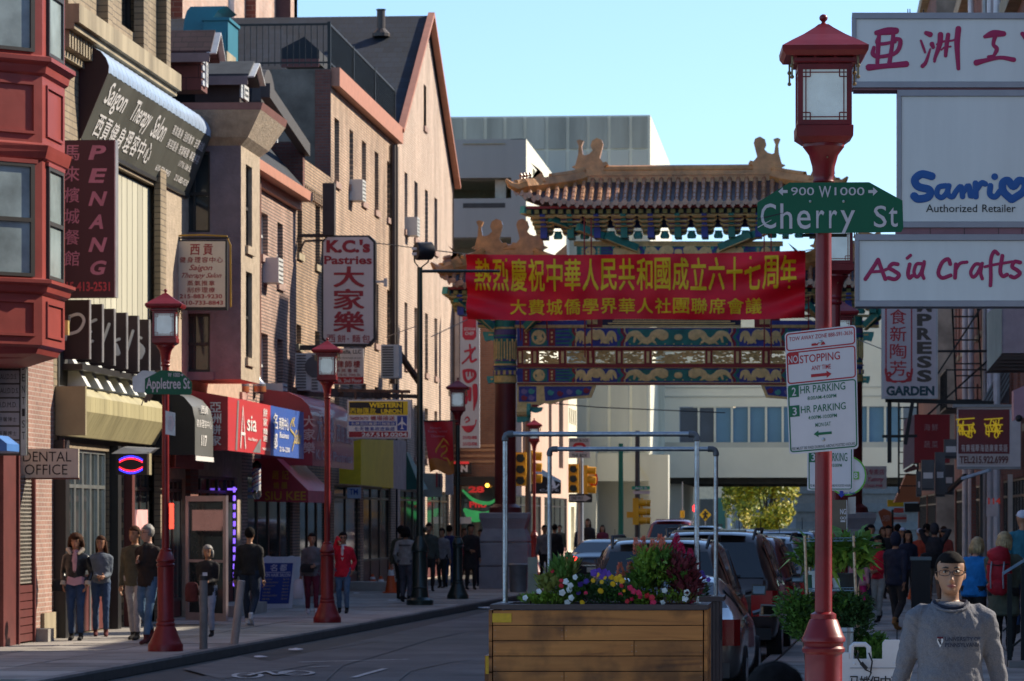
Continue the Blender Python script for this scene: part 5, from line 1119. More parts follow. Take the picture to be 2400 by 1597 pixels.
mb =MB(); T(mb,'NG',g2,1969,1983,1206,1193,.02,0,.027); T(mb,'00',g2,1969,1983,1218,1211,.01,0,.027); mb.gb(g2,1984,1985.5,1243,1172,.0245,.026).gb(g2,1970,1981,1224,1220,.0245,.026); B(mb,'lettering',swhite,t)
t =thing('small_sign','small white edged black plate low on the perforated post','sign',g2(1925,1165)); B(MB().gb(g2,1916,1934,1182,1152,.03,.034),'plate',blackm,t); mb =MB(); ring(mb,fr4(g2(1916,1182,.036),g2(1934,1182,.036),g2(1934,1152,.036),g2(1916,1152,.036)),.05,.95,.03,.97,.15,.1,.06,.04); B(mb,'border',swhite,t)
one(MB().prism([g2(a,b_,-.1)for a,b_ in((1988,1166),(2006,1164),(2006,1204),(1986,1206))],(0,.01,0)),'rear_of_sign_plate',salu,'plain grey back of a small sign right of the round sign','sign',g2(1996,1185))
YL =lampL.location.y-.07; g =fr(YL)
t =thing('street_name_sign','green Appletree street name sign on the left red lamp','street sign',g(388,897)); A4 =fr4(g(340,927,.02),g(450,925,.02),g(450,868,.02),g(340,869,.02))
B(MB().prism([g(a,b_,.015)for a,b_ in((340,888),(378,868),(424,871),(450,896),(450,922),(446,926),(344,924),(340,920))],(0,.006,0)),'plate',sgreen,t)
mb =MB(); T(mb,'Appletree St',g,343,446,920,886,.015,0,.02); T(mb,'W 1000',g,394,422,884,874,.012,0,.02); mb.prism([g(a,b_,.02)for a,b_ in((424,878),(427,878),(427,875),(431,879),(427,883),(427,880),(424,880))],(0,-.001,0)); B(mb,'lettering',swhite,t)
B(MB().prism([g(a,b_,-.12)for a,b_ in((307,885),(330,868),(352,869),(388,880),(388,922),(312,919),(307,912))],(0,.006,0)),'cross_plate',salu,t)
t =thing('small_sign','small silver arrow sign strapped to the left red lamp','sign',g(400,993)); A4 =[(388,963),(411,968),(411,1022),(388,1018)]
B(MB().prism([g(a,b_,.01)for a,b_ in A4],(0,.005,0)),'plate',salu,t); mb =MB(); mb.prism([g(a,b_,.014)for a,b_ in((394,975),(402,975),(402,970),(410,992),(402,1014),(402,1009),(394,1009))],(0,-.001,0)); B(mb,'arrow',swhite,t)
mb =MB(); T(mb,'ONE WAY',g,393,403,1001,985,.01,0,.018); B(mb,'lettering',salu,t)
t =thing('dead_flower','withered brown leaves tied to the left red lamp under its street sign','plant',g(340,940)); mb =MB(); stroke(mb,[(352,925),(338,935),(332,950)],g,.015); stroke(mb,[(352,928,2),(350,938,1)],g,.04); stroke(mb,[(345,926),(342,940,2)],g,.03); B(mb,'leaf',M('dry_leaf',(.14,.09,.06),.8),t)
def gpole(name,lb,px,s,h,r,m,cat='pole',base=True):
 Y =F/s; p =P(px,HY,Y); t =thing(name,lb,cat,(p.x,Y,.11))
 B(MB().lathe([(.30,.11),(.30,.24),(.2,.3),(.17,.5),(.19,.52),(.17,.55),(.16,1.3),(.19,1.32),(.19,1.4),(r+.02,1.6),(r,1.65)]if base else[(r,.11),(r,.3)],16,(p.x,Y,0)),'base',m,t,True)
 B(MB().lathe([(r,1.64 if base else.3),(r*.8,h)],16,(p.x,Y,0)),'pole',m,t,True)
 return t,p
t,p =gpole('light_pole','tall dark green pole with a round flood light and side arm, left of the banner',984,107,P(984,627,F/107).z,.075,lgreen)
Yp =F/107; a =P(984,636,Yp); b_ =P(1172,636,Yp); B(MB().tube([a,b_],[.035,.03],8),'arm',lgreen,t,True)
c =P(990,590,Yp); fl =B(MB().tube([c+V((-.12,-.12,0)),c+V((-.1,-.11,0)),c+V((.16,.1,.02)),c+V((.2,.13,.02))],[.17,.2,.2,.14],18),'flood_light',blackm,t,True); B(MB().tube([P(970,590,Yp),P(972,615,Yp),P(984,630,Yp),P(1003,615,Yp),P(1008,592,Yp)],.018,6),'yoke',blackm,t)
B(MB().box(c.x-.2,c.x-.1,c.y-.3,c.y-.2,c.z+.02,c.z+.07).box(c.x-.2,c.x-.1,c.y-.3,c.y-.2,c.z-.1,c.z-.04),'label_plate',fin,fl)
one(MB().tube([P(560,480,84),P(800,560,90),P(1100,597,92)],.012,4),'cable',blackm,'thin sagging cable from the pink brick front to the banner corner','cable',P(800,560,90))
one(MB().tube([P(905,790,88),P(984,762,79)],.01,4),'cable',salu,'thin stay wire from the pastry sign to the dark green pole','cable',P(950,780,84))
one(MB().tube([P(1230,940,140),P(1400,955,140),P(1700,968,140)],.02,4),'cable',blackm,'overhead wire behind the gate opening','cable',P(1400,950,140))
bm =M('worn_bollard_grey',(.20,.185,.175),.7,.1,.25,4,.3,dirt=.6); bm2 =M('concrete_filled_bollard',(.36,.33,.31),.7,0,.2,4,.2,dirt=.5)
p =GND(477,1522); t =thing('bollard','upright grey steel bollard with a small white sticker on top','bollard',p,'pavement bollards')
B(MB().lathe([(.062,.13),(.06,.2),(.06,1.2),(.055,1.22)],16,(p.x,p.y,0)),'post',bm,t,True); B(MB().lathe([(.061,1.14),(.061,1.215)],16,(p.x,p.y,0)),'cap_band',M('black_band',(.03,.03,.03),.5),t); B(MB().gb(fr(p.y-.06),475,486,1350,1342,.003,.006),'sticker',swh,t)
p =GND(549,1511); t =thing('bollard','leaning pale grey bollard next to the upright one','bollard',p,'pavement bollards'); q =P(566,1362,p.y)
B(MB().tube([p,q,q+(q-p)*.01],[.062,.06,.045],16),'post',bm2,t,True)
p =GND(640,1428); Ys =p.y; g =fr(Ys); t =thing('sandwich_board','blue and white folding hair salon price board on the left pavement','sandwich board',p)
q =[(598,1427),(680,1425),(693,1312),(612,1312)]
wpl =M('white_plastic',(.60,.60,.62),.5,0,.08,4,dirt=.15); pb =M('board_blue',(.012,.04,.22),.5,0,.1,3)
B(MB().prism([g(*a)for a in((603,1428),(684,1426),(693,1306),(685,1303),(676,1304),(675,1317),(664,1317),(664,1307),(646,1306),(645,1316),(635,1316),(634,1304),(625,1303),(617,1308))],(0,.04,0)),'front_panel',wpl,t); B(MB().prism([g(a+22,b_)+V((0,.62,0))for a,b_ in((603,1420),(684,1420),(672,1306),(600,1306))],(0,.04,0)),'back_panel',wpl,t)
A4 =fr4(g(607,1416,.004),g(677,1415,.004),g(687,1320,.004),g(618,1320,.004)); B(MB().quad(A4(0,0),A4(1,0),A4(1,1),A4(0,1)),'poster',pb,t)
mb =MB(); TH_(mb,'名都',A4,.2,.85,.8,.97,.03,.3,.003); T(mb,'KIN HAIR SALON',A4,.08,.95,.66,.75,.02,0,.003); mb.quad(A4(.1,.765,.003),A4(.95,.765,.003),A4(.95,.78,.003),A4(.1,.78,.003))
B(mb,'lettering',swhite,t)
mb =MB()
for k,(s1,s2)in enumerate((('洗剪吹','$15'),('PERM TREATMENT','$60/UP'),('HIGHLIGHT','$50'),('電髮','$45'),('染髮','$40/UP'),('PERM TREATMENT','$80/UP'),('護理','$30'))):T(mb,s1,A4,.08,.3+.02*len(s1),.58-.08*k,.62-.08*k,0,0,.003); T(mb,s2,A4,.72,.93,.58-.08*k,.62-.08*k,0,0,.003)
B(mb,'price_list',M('board_ochre',(.42,.33,.16),.6),t)
p =P(602,1130,73.5); t =thing('barber_pole','red white and blue striped barber pole on the shop wall','barber pole',p); c =(p.x,p.y,0)
z0,z1 =P(602,1150,73.5).z,P(602,1098,73.5).z
bar =M('barber_white',(.7,.7,.7),.4); B(MB().lathe([(.08,z0),(.08,z1)],16,c),'cylinder',bar,t,True); B(MB().lathe([(.05,z0-.18),(.1,z0-.1),(.09,z0-.001)],14,c),'base_cap',M('chrome',(.5,.5,.5),.2,.9),t,True); B(MB().lathe([(.09,z1+.001),(.1,z1+.08),(.02,z1+.16)],14,c),'top_cap',blackm,t,True)
for k in range(6):
 m_ =MB(); zz =z0+(z1-z0)*k/6; m_.tube([V((c[0]+.081*cos(-pi+pi*j/8),c[1]+.081*sin(-pi+pi*j/8),zz+.03+.12*j/8))for j in range(9)],.022,5,el=.2,up=(0,0,1)); B(m_,'stripe',M('barber_red',(.5,.02,.03),.4)if k%2 else M('barber_blue',(.02,.05,.35),.4),t)
ty =M('signal_yellow',(.70,.34,.005),.45,0,.08); tl_ =M('signal_lens',(.02,.03,.03),.2)
def signal(lb,px,py,Y,sc=1,side=0,box=None):
 c =P(px,py,Y); t =thing('traffic_light',lb,'traffic light',c,'yellow traffic lights')
 w_,h =.17*sc,.5*sc
 if side==0:
  B(MB().box(c.x-w_,c.x+w_,c.y-.1,c.y+.1,c.z-h,c.z+h),'housing',ty,t)
  for k in(-1,0,1):
   B(MB().lathe([(.13*sc,0),(.13*sc,.02)],14).map(lambda p:V((p.x+c.x,c.y-.1-p.z,p.y+c.z+k*.33*sc))),'lens',tl_,t); B(MB().tube([c+V((-.13*sc,-.15,k*.33*sc+.02)),c+V((-.1*sc,-.2,k*.33*sc+.12*sc)),c+V((.1*sc,-.2,k*.33*sc+.12*sc)),c+V((.13*sc,-.15,k*.33*sc+.02))],.02,5),'visor',ty,t)
 else:
  B(MB().box(c.x-.12*sc,c.x+.1*sc,c.y-w_,c.y+w_,c.z-h,c.z+h),'housing',ty,t)
  for k in(-1,0,1):B(MB().tube([c+V((.1*sc*side,0,k*.33*sc)),c+V((.38*sc*side,0,k*.33*sc-.02))],.13*sc,12),'visor',ty,t,True)
 return t
Yc =124.5
for px,lb in((1361,'silver traffic signal mast left of centre, behind the planter pipes'),(1494,'dark brown slim light mast right of the green pole'),(1238,'grey signal mast beside the gate pillar'),(1455,'slim green pole behind the planter pipes')):
 zt ={1361:1070,1494:1010,1238:900,1455:1040}[px]; Yk ={1361:124,1494:142,1238:123,1455:143}[px]; p =P(px,HY,Yk)
 one(MB().lathe([(.12,.1),(.11,.4),(.09,P(px,zt,Yk).z)],12,(p.x,Yk,0)),'mast',{1361:salu,1494:M('brown_pole',(.05,.035,.03),.5),1238:M('grey_brown_pole',(.12,.10,.09),.6),1455:M('bright_green_pole',(.01,.16,.08),.5)}[px],lb,'pole',(p.x,Yk,.1),None,True)
signal('yellow traffic light facing the camera on the silver mast',1344,1122,123.8,1.0); signal('yellow traffic light turned sideways behind the silver mast',1371,1125,124.6,1.0,1)
signal('yellow traffic light seen from behind beside the gate pillar',1220,1100,122.5,1.15); signal('yellow traffic light beside the grey mast, next to the far red lantern',1240,1095,123.4,1.15,1)
signal('yellow traffic light across the junction on the dark slim mast',1491,1199,141.5,1.05,1); signal('small yellow traffic light left of the dark slim mast',1501,1199,143,1.05,1)
t =thing('pedestrian_signal','small yellow pedestrian signal box left of the far traffic light','traffic light',P(1478,1207,141.5),'yellow traffic lights'); B(MB().gb(fr(141.5),1469,1488,1214,1200,-.1,.1),'housing',ty,t)
t =thing('pedestrian_signal','tiny yellow signal box far under the bridge','traffic light',P(1600,1205,190),'yellow traffic lights'); B(MB().gb(fr(190),1594,1604,1214,1197,-.1,.1),'housing',ty,t); B(MB().gb(fr(190),1598,1600,1370,1130,-.3,-.2),'mast',salu,t)
t =thing('warning_sign','yellow diamond pedestrian crossing sign far under the bridge','sign',P(1653,1207,190)); g =fr(190); B(MB().prism([g(1653,1193),g(1667,1207),g(1653,1222),g(1639,1207)],(0,.03,0)),'plate',M('warning_yellow',(.75,.45,.01),.5),t); mb =MB(); stroke(mb,[(1653,1200),(1653,1208),(1650,1215)],g,.1,.02,sm=False); stroke(mb,[(1653,1208),(1657,1214)],g,.08,.02,sm=False); stroke(mb,[(1648,1206),(1658,1204)],g,.08,.02,sm=False); B(mb,'symbol',blackm,t); B(MB().gb(g,1652,1654,1370,1222,-.1,-.05),'post',salu,t)
one(MB().ell(P(1630,1192,195),.16,.1,.22),'signal_lamp',M('red_glow',(1,.02,.02),.5,emis=3),'small red signal light glowing under the bridge','light',P(1630,1192,195))
t =thing('street_name_sign','small far green and white street name signs on the dark mast','street sign',P(1505,1147,141)); g =fr(141); B(MB().gb(g,1481,1523,1148,1140,0,.03),'plate',M('far_sign_green',(.02,.28,.16),.5),t); B(MB().gb(g,1483,1523,1158,1151,-.1,-.06),'plate',M('far_sign_pink',(.55,.45,.45),.5),t); mb =MB(); T(mb,'Arch St',g,1488,1517,1147,1141,.02,0,.035); B(mb,'lettering',swhite,t)
t =thing('traffic_sign','white do not block the box sign between planter pipes','sign',P(1358,1050,123.6)); g =fr(123.6); B(MB().gb(g,1333,1383,1074,1027,0,.03),'plate',M('greyed_sign',(.42,.42,.45),.6),t); mb =MB(); T(mb,'DONT BLOCK',g,1337,1379,1036,1029,.02,0,.035); T(mb,'THE BOX',g,1340,1376,1072,1064,.02,0,.035); B(mb,'lettering',M('sign_ink',(.03,.05,.04),.6),t); mb =MB(); stroke(mb,[(1345,1050),(1350,1042),(1366,1042),(1371,1050)],g,.1,.03); stroke(mb,[(1350,1057),(1366,1057)],g,.08,.03); B(mb,'symbol',M('sign_red',(.42,.012,.02),.5),t)
t =thing('traffic_sign','black one way sign with white arrow under the traffic light','sign',P(1360,1168,123.5)); g =fr(123.5); B(MB().gb(g,1333,1388,1178,1158,0,.03),'plate',blackm,t); mb =MB().prism([g(a,b_,.032)for a,b_ in((1336,1162),(1370,1162),(1370,1159.5),(1386,1168),(1370,1176),(1370,1174),(1336,1174))],(0,-.01,0)); B(mb,'arrow',M('greyed_sign',(.42,.42,.45),.6),t); mb =MB(); T(mb,'ONE WAY',g,1339,1368,1172,1164,.02,0,.05); B(mb,'lettering',blackm,t)
t =thing('traffic_sign','round no turn sign with red ring behind the traffic light','sign',P(1378,1122,125)); g =fr(125); B(MB().prism(disc(g,1375,1124,26),(0,.02,0)),'plate',M('greyed_sign',(.42,.42,.45),.6),t); mb =MB(); stroke(mb,[(1375+24*cos(k*pi/8),1124+24*sin(k*pi/8))for k in range(17)],g,.08,.02); stroke(mb,[(1358,1107),(1392,1141)],g,.07,.02,sm=False); B(mb,'red_ring',M('sign_red',(.42,.012,.02),.5),t)
cone_m =M('cone_orange',(.65,.10,.02),.5,0,.1); cw_ =M('cone_white',(.7,.7,.7),.5)
for px,py,h,lb in((916,1390,.75,'orange traffic cone with white collar leaning at the shop step'),(893,1384,.35,'short orange cone body left of the tall cone'),(935,1386,.4,'small orange cone right of the tall cone'),(873,1376,.33,'short orange cone nearest the doorstep')):
 p =GND(px,py); t =thing('traffic_cone',lb,'traffic cone',p,'orange cones by the shop step'); c =(p.x,p.y,0)
 B(MB().lathe([(.15,.16),(.03,.16+h)],14,c),'cone_body',cone_m,t,True); B(MB().box(p.x-.19,p.x+.19,p.y-.19,p.y+.19,.13,.16),'base',cone_m,t); B(MB().lathe([(.15-.12*.55+.004,.16+h*.55),(.15-.12*.75+.004,.16+h*.75)],14,c),'collar',cw_,t)
p =GND(850,1385); one(MB().box(p.x-.5,p.x+.7,p.y-.2,p.y+1.2,.13,.36),'doorstep_block',conc,'low concrete step by the shop with orange cones','step',p)
p =P(1215,HY,93); one(MB().lathe([(.2,.12),(.22,.14),(.24,.8),(.26,.84),(.22,.86)],18,(p.x,93,0)),'litter_bin',M('galvanised_bin',(.22,.22,.23),.5,.5),'round grey metal litter bin beside the gate pedestal','litter bin',(p.x,93,.12),None,True)
p =P(1249,HY,91); one(MB().box(p.x-.12,p.x+.12,90.9,91.1,.12,1.05).box(p.x-.5,p.x-.42,90.9,91.0,.12,.13),'barrier_post',M('pale_green_post',(.45,.5,.38),.6),'pale green square post beside the gate pedestal','post',(p.x,91,.12))
#  signs and awnings on the left buildings
def P4(a,b_,c,d):return fr4(a,b_,c,d)
def lit_(mb,name,m,par):return B(mb,name,m,par)
cream =M('cream_sign_face',(.60,.56,.46),.5,0,.06,1); ink_red =M('ink_red',(.33,.02,.03),.6,0,.06); inkk =M('ink_black',(.015,.015,.015),.6); inkw =M('ink_white',(.70,.68,.66),.6,0,.06)
t =thing('salon_awning','long black curved awning lettered Saigon Therapy Salon high on brown stone building','awning',(-11.9,64,8.5))
y0,y1 =59.0,69.2; zt,zb =9.43,8.34; xt,xb2 =-11.60,-12.06
face =P4((xb2,y0,zb),(xb2+.0,y1+.2,zb),(xt,y1,zt),(xt,y0,zt))
B(MB().quad(face(0,0),face(1,0),face(1,1),face(0,1)),'face',M('awning_charcoal',(.085,.086,.07),.55,0,.25,1.2,streak=1,dirt=.3),t)
prof =[(xt,zt),(xt+.01,zt+.12),(xt-.04,zt+.25),(xt-.13,zt+.36),(xt-.28,zt+.44),(-12.09,zt+.48)]
rib_m =M('awning_vinyl_blue',(.33,.42,.55),.4,0,.12,2,coat=.2)
N_ =24
for k in range(N_):
 a,b_ =lerp(y0,y1,k/N_),lerp(y0,y1,(k+1)/N_); mb =MB().loft([[V((x,a+.01,z))for x,z in prof],[V((x+.012,(a+b_)/2,z+.01))for x,z in prof],[V((x,b_-.01,z))for x,z in prof]],False,False); B(mb,'panel',rib_m,t,True)
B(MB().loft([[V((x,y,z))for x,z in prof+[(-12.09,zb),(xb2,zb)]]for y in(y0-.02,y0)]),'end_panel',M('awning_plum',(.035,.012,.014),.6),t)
B(MB().loft([[V((x,y,z))for x,z in prof+[(-12.09,zb),(xb2,zb)]]for y in(y1,y1+.02)]),'end_panel',blackm,t)
mb =MB()
for k in range(18):y =lerp(y0,y1,k/17); mb.box(-12.7,xb2,y-.03,y+.03,zb-.05,zb)
B(mb,'soffit_grid',M('soffit_cream',(.32,.29,.2),.7),t); B(MB().box(-12.09,xb2+.02,y0,y1+.2,zb-.07,zb-.001),'bottom_rail',alud,t)
mb =MB(); G =lambda a,b_,n=0:face(a,b_,n)
sh =.012
T(mb,'Saigon',G,.035,.22,.50,.93,.012,.12,.01); T(mb,'Therapy',G,.26,.45,.48,.90,.012,.12,.01); T(mb,'Salon',G,.47,.60,.52,.88,.012,.12,.01)
for i,ch in enumerate('西貢健身理容中心'):T(mb,ch,G,.055+.062*i,.108+.062*i,.12,.44,.03,.06,.01)
for i,s in enumerate(('蒸氣健身','刮痧推拿','去斑祛痘','美容護身','按摩暖腳','專業美容')):
 a =.64+.115*(i%3); b_ =.72 if i<3 else.50; TH_(mb,s,G,a,a+.10,b_,b_+.15,.02,.12,.01)
T(mb,'117 N. 10th St.',G,.80,.93,.33,.43,.01,.03,.01); T(mb,'610-733-8843',G,.62,.76,.10,.2,.01,.03,.01); T(mb,'215-883-9230',G,.81,.95,.10,.2,.01,.03,.01)
B(mb,'lettering',inkw,t)
Yp =56.6; g =fr(Yp); t =thing('restaurant_sign','tall plum coloured PENANG blade sign with pink Chinese characters','sign',g(205,700)); xz =lambda px,py:g(px,py)
a,b_ =g(100,698),g(268,328); B(MB().box(a.x,b_.x,Yp,Yp+.22,a.z,b_.z),'sign_box',M('plum_sign',(.045,.013,.022),.45,0,.1,2),t); B(MB().box(b_.x+.001,b_.x+.02,Yp-.01,Yp+.23,a.z,b_.z),'side_trim',salu,t)
mb =MB()
for i,ch in enumerate('PENANG'):T(mb,ch,lambda a,b_,n=0:g(a,b_,n),207,252,375+54*i,341+54*i,.035,.22,.006)
for i,ch in enumerate('馬來檳城餐館'):T(mb,ch,lambda a,b_,n=0:g(a,b_,n),151,187,376+49.5*i,341+49.5*i,.02,.05,.006)
B(mb,'lettering',M('sign_pink',(.48,.20,.26),.5),t); mb =MB(); T(mb,'15-413-2531',lambda a,b_,n=0:g(a,b_,n),156,258,683,661,.025,0,.006); B(mb,'phone_number',M('sign_faded_red',(.5,.06,.07),.5),t)
t =thing('panel_sign','row of staggered dark plum panels with fragments of white lettering over the restaurant','sign',P(150,870,57.6))
pan =[(152,208,703,842),(209,238,713,849),(239,266,724,857),(267,295,733,865),(296,322,740,871),(323,348,749,877),(349,376,758,868)]
strokes ={0:[[(153,796),(163,745)],[(155,745),(185,737),(197,752),(185,775),(160,784)]],1:[[(209,757),(225,750)],[(209,775),(213,778)],[(209,803),(217,800)]],2:[[(240,806),(256,760)]],3:[[(268,800),(280,795)],[(270,810,2),(276,828,2)]],4:[[(297,825),(312,776)]],5:[[(324,790),(331,793)],[(329,838,1.6),(334,820,2),(326,805,1)]],6:[]}
for i,(p0,p1,q0,q1)in enumerate(pan):
 Yq =57.7+1.05*i; g =fr(Yq); a,b_ =g(p0,q1),g(p1,q0); x0 =-12.09
 pl_ =B(MB().box(x0,b_.x,Yq,Yq+.12,a.z,b_.z),'panel',M('old_plum_panel',(.040,.018,.022),.6,0,.25,2,dirt=.3),t); B(MB().box(b_.x,b_.x+.015,Yq-.005,Yq+.125,a.z,b_.z),'edge',salu,pl_)
 mb =MB()
 for s in strokes[i]:stroke(mb,s,lambda a,b_,n=0:g(a,b_,n),.05,.008)
 B(mb,'lettering',inkw,pl_)
B(MB().box(-12.09,-11.75,57.6,65,P(200,852,58).z-.12,P(200,852,58).z-.02),'ledge',alud,t)
t =thing('metal_awning','weathered beige metal awning over the restaurant doors','awning',(-11.9,61,3.6)); yel_ =M('beige_metal',(.42,.37,.20),.55,.1,.15,3,streak=1,dirt=.3)
ya,yb =57.25,65.0; pr =[(-12.09,4.17),(-11.85,4.17),(-11.70,4.03),(-11.70,3.78),(-11.92,3.38),(-12.09,3.38)]
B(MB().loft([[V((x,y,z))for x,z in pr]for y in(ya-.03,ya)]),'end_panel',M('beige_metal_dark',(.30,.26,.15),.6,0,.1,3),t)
for k in range(20):
 a,b_ =lerp(ya,yb,k/20)+.004,lerp(ya,yb,(k+1)/20)-.004; B(MB().loft([[V((x,a,z))for x,z in pr],[V((x,b_,z))for x,z in pr]]),'panel',yel_,t)
B(MB().box(-12.09,-11.6,57.1,57.2,3.38,4.17),'side_box',M('beige_metal_dark',(.30,.26,.15),.6,0,.1,3),t)
Yd =58.4; g =fr(Yd); t =thing('led_sign','black LED sign with glowing red and blue arcs under small grey canopy','sign',g(308,1115)); B(MB().gb(g,272,347,1113,1064,-.15,0),'sign_box',blackm,t); B(MB().gb(g,345,350,1113,1060,-.2,.02),'frame',M('beige_metal_dark'),t)
B(MB().prism([g(262,1064,.05),g(350,1064,.05),g(362,1052,-.1),g(285,1048,-.1)],(0,.4,.02)),'canopy',greym,t)
def arc(m_,w_,dy,sgn,o):
 for k in range(17):
  x =281+52*k/16; u =(k-8)/8; y =dy-sgn*(1-u*u)*8; q =g(x,y+o,.01); m_.box(q.x-.009,q.x+.009,q.y-.006,q.y,q.z-.012,q.z+.012)
mr,mb_ =MB(),MB(); arc(mb_,1,1080,1,-2); arc(mr,1,1082,1,1); arc(mb_,1,1099,-1,2); arc(mr,1,1097,-1,-1)
B(mr,'red_leds',M('led_red',(1,.02,.03),.5,emis=2.2),t); B(mb_,'blue_leds',M('led_blue',(.03,.03,1),.5,emis=2.5),t)
Yd =54.6; g =fr(Yd); t =thing('dental_sign','cream DENTAL OFFICE board hanging above the security grille','sign',g(112,1120)); B(MB().gb(g,40,184,1120,1052,-.05,0),'board',cream,t)
mb =MB(); T(mb,'DENTAL',g,54,167,1082,1059,-.004,0,.004); T(mb,'OFFICE',g,58,158,1113,1089,-.004,0,.004); B(mb,'lettering',inkk,t); B(MB().gb(g,38,186,1124,1120.2,-.05,.01).gb(g,0,40,1118,1114,-.03,-.01).gb(g,148,150,1052,1030,-.03,-.01),'frame',M('rust_frame',(.12,.05,.035),.7),t)
Yd =52.8; g =fr(Yd); t =thing('directory_sign','grey dentist directory board with name plates at left edge','sign',g(30,1070)); B(MB().gb(g,-40,62,1068,806,-.12,0),'sign_box',alud,t)
B(MB().gb(g,-36,45,864,812,.002,.01),'name_plate',cream,t); mb =MB()
for s,yb_,y_,a,b_ in(('AL &',830,822,2,33),('CAL',846,838,5,33),('CES',862,852,2,30)):T(mb,s,g,a,b_,yb_,yb_-11,.02,0,.014)
rows =['AU,D.D.S.','AU,D.D.S.','I,D.M.D.','牙醫博士','牙醫博士','醫博士']
for i,s in enumerate(rows):
 y =869+33*i; B(MB().gb(g,-36,45,y+29,y,.002,.01),'name_plate',M('grey_plate',(.33,.36,.42),.5),t)
 (T if i<3 else TH_)(mb,s,g,(1 if i<3 else-4+(10 if i==5 else 0)),(40 if i!=1 else 44),y+(22 if i<3 else 20),y+(8 if i<3 else 10),0,*((0,.014)if i<3 else(.15,.014)))
B(MB().gb(g,49,62,1068,806,.002,.012),'side_strip',M('pale_strip',(.45,.52,.52),.5),t); TV(mb,'DENTIST',lambda a,b_,n=0:g(a,-b_,n),52,59,-1035,-845,0,.35,.016); B(mb,'lettering',inkk,t)
one(MB().prism([fr(50.5)(a,b_)for a,b_ in((-30,1057),(16,1057),(16,1040),(-10,1020),(-30,1018))],(0,.8,0)),'blue_awning_corner',M('bright_blue',(.05,.18,.5),.5),'corner of a bright blue awning at left picture edge','awning',P(0,1040,50.5))
t =thing('security_camera','white dome security camera on the brick pier under the bay','security camera',P(103,985,56.6)); c =P(103,985,56.6); B(MB().ell(c,.06,.06,.06),'dome',fin,t,True); B(MB().tube([c+V((-.02,.1,-.03)),c+V((-.06,.1,-.15)),c+V((-.12,.2,-.2))],.012,6),'cable',greym,t)
Yq =69.5; g =fr(Yq-1.0); t =thing('hanging_sign','cream hanging Saigon Therapy Salon sign with red lettering in black frame','sign',g(472,722));
B(MB().gb(g,412,532,727,563,-.16,0),'sign_box',blackm,t); B(MB().gb(g,415,528,720,566,.002,.01),'face',M('cream_panel',(.66,.58,.46),.5,0,.05),t)  # plain cream board colour, no emission
mb =MB(); TH_(mb,'西貢',g,442,503,598,573,.03,.25,.014,.05); TH_(mb,'健身理容中心',g,420,524,616,603,.015,.15,.014,.05)
T(mb,'Saigon',g,441,501,638,621,.012,.12,.014); T(mb,'Therapy Salon',g,420,523,655,640,.012,.08,.014); TH_(mb,'蒸氣推拿',g,438,505,670,658,.015,.15,.014); TH_(mb,'刮痧理療',g,438,505,686,674,.015,.15,.014)
T(mb,'215-883-9230',g,421,521,700,690,.02,0,.014); T(mb,'610-733-8843',g,425,523,715,705,.02,0,.014); B(mb,'lettering',ink_red,t)
B(MB().bar(g(360,557,-.1),g(412,557,-.1),.06).bar(g(362,600,-.1),g(405,562,-.1),.05).bar(g(361,552,-.1),g(361,625,-.1),.09).gb(g,405,536,559,556,-.18,.02),'bracket',blackm,t)
B(MB().tube([g(408,566),g(410,553),g(470,551),g(532,554),g(540,575),g(541,720)],.018,6),'cable',M('yellow_conduit',(.45,.26,.03),.6),t)
t =thing('entrance_awning','rounded charcoal awning with white Chinese characters and number 117','awning',(-11.6,69,4)); Ya =65.1; g =fr(Ya)
prf =[(-12.09,4.38),(-11.6,4.36),(-11.4,4.26),(-11.25,4.08),(-11.2,3.85),(-11.2,3.2),(-12.09,3.2)]
B(MB().loft([[V((x,y,z))for x,z in prf]for y in(Ya,Ya+.02)]),'end_panel',M('awning_black',(.016,.016,.017),.6),t); B(MB().loft([[V((x,y,z))for x,z in prf[:6]]for y in(Ya+.02,Ya+2.0)],False,False),'cover',M('awning_grey',(.12,.125,.12),.45,0,.1,2,coat=.2),t,True)
mb =MB(); gx_ =fX(-11.195); y0_ =Ya+.3
for i,s in enumerate(('西貢',)):TH_(mb,s,gx_,y0_+.3,y0_+1.1,3.98,4.12,.02,.1,.006)
TH_(mb,'健身理容中心',gx_,y0_-.2,y0_+1.5,3.72,3.86,.02,.1,.006); T(mb,'117',gx_,y0_+.35,y0_+.95,3.38,3.58,.03,0,.006); B(mb,'lettering',inkw,t)
B(MB().gb(gx_,Ya+.02,Ya+2,3.1,3.19,0,.01),'fringe',inkw,t)
t =thing('bakery_sign','long red and blue bakery light box with Asia lettering over the shopfront','sign',(-11.6,76,4))
ys,xs_l =71.9,-10.95
def boxsign(name,lb,X0,X,Y0,Y1,z0a,z1a,z0b,z1b,cols,endm):
 pass
z =lambda py,px,X=-10.95:PX(px,py,X).z
Yb0 =PX(534,1000,-10.95).y; Yb1 =PX(712,1000,-10.95).y; zt,zb =z(930,534),z(1056,534)
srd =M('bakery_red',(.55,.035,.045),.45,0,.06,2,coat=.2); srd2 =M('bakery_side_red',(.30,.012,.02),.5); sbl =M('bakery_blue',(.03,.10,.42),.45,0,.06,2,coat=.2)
pr =[(-12.09,zt+.2),(-10.95,zt),(-10.95,zb),(-12.09,zb)]
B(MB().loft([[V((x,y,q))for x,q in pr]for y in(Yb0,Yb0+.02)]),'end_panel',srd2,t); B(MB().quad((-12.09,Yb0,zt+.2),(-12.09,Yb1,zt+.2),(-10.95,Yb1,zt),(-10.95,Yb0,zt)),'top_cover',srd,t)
Ym =PX(634,1000,-10.95).y; B(MB().box(-11.0,-10.95,Yb0+.02,Ym,zb,zt),'red_face',srd,t); B(MB().box(-11.0,-10.95,Ym+.01,Yb1,zb,zt),'blue_face',sbl,t)
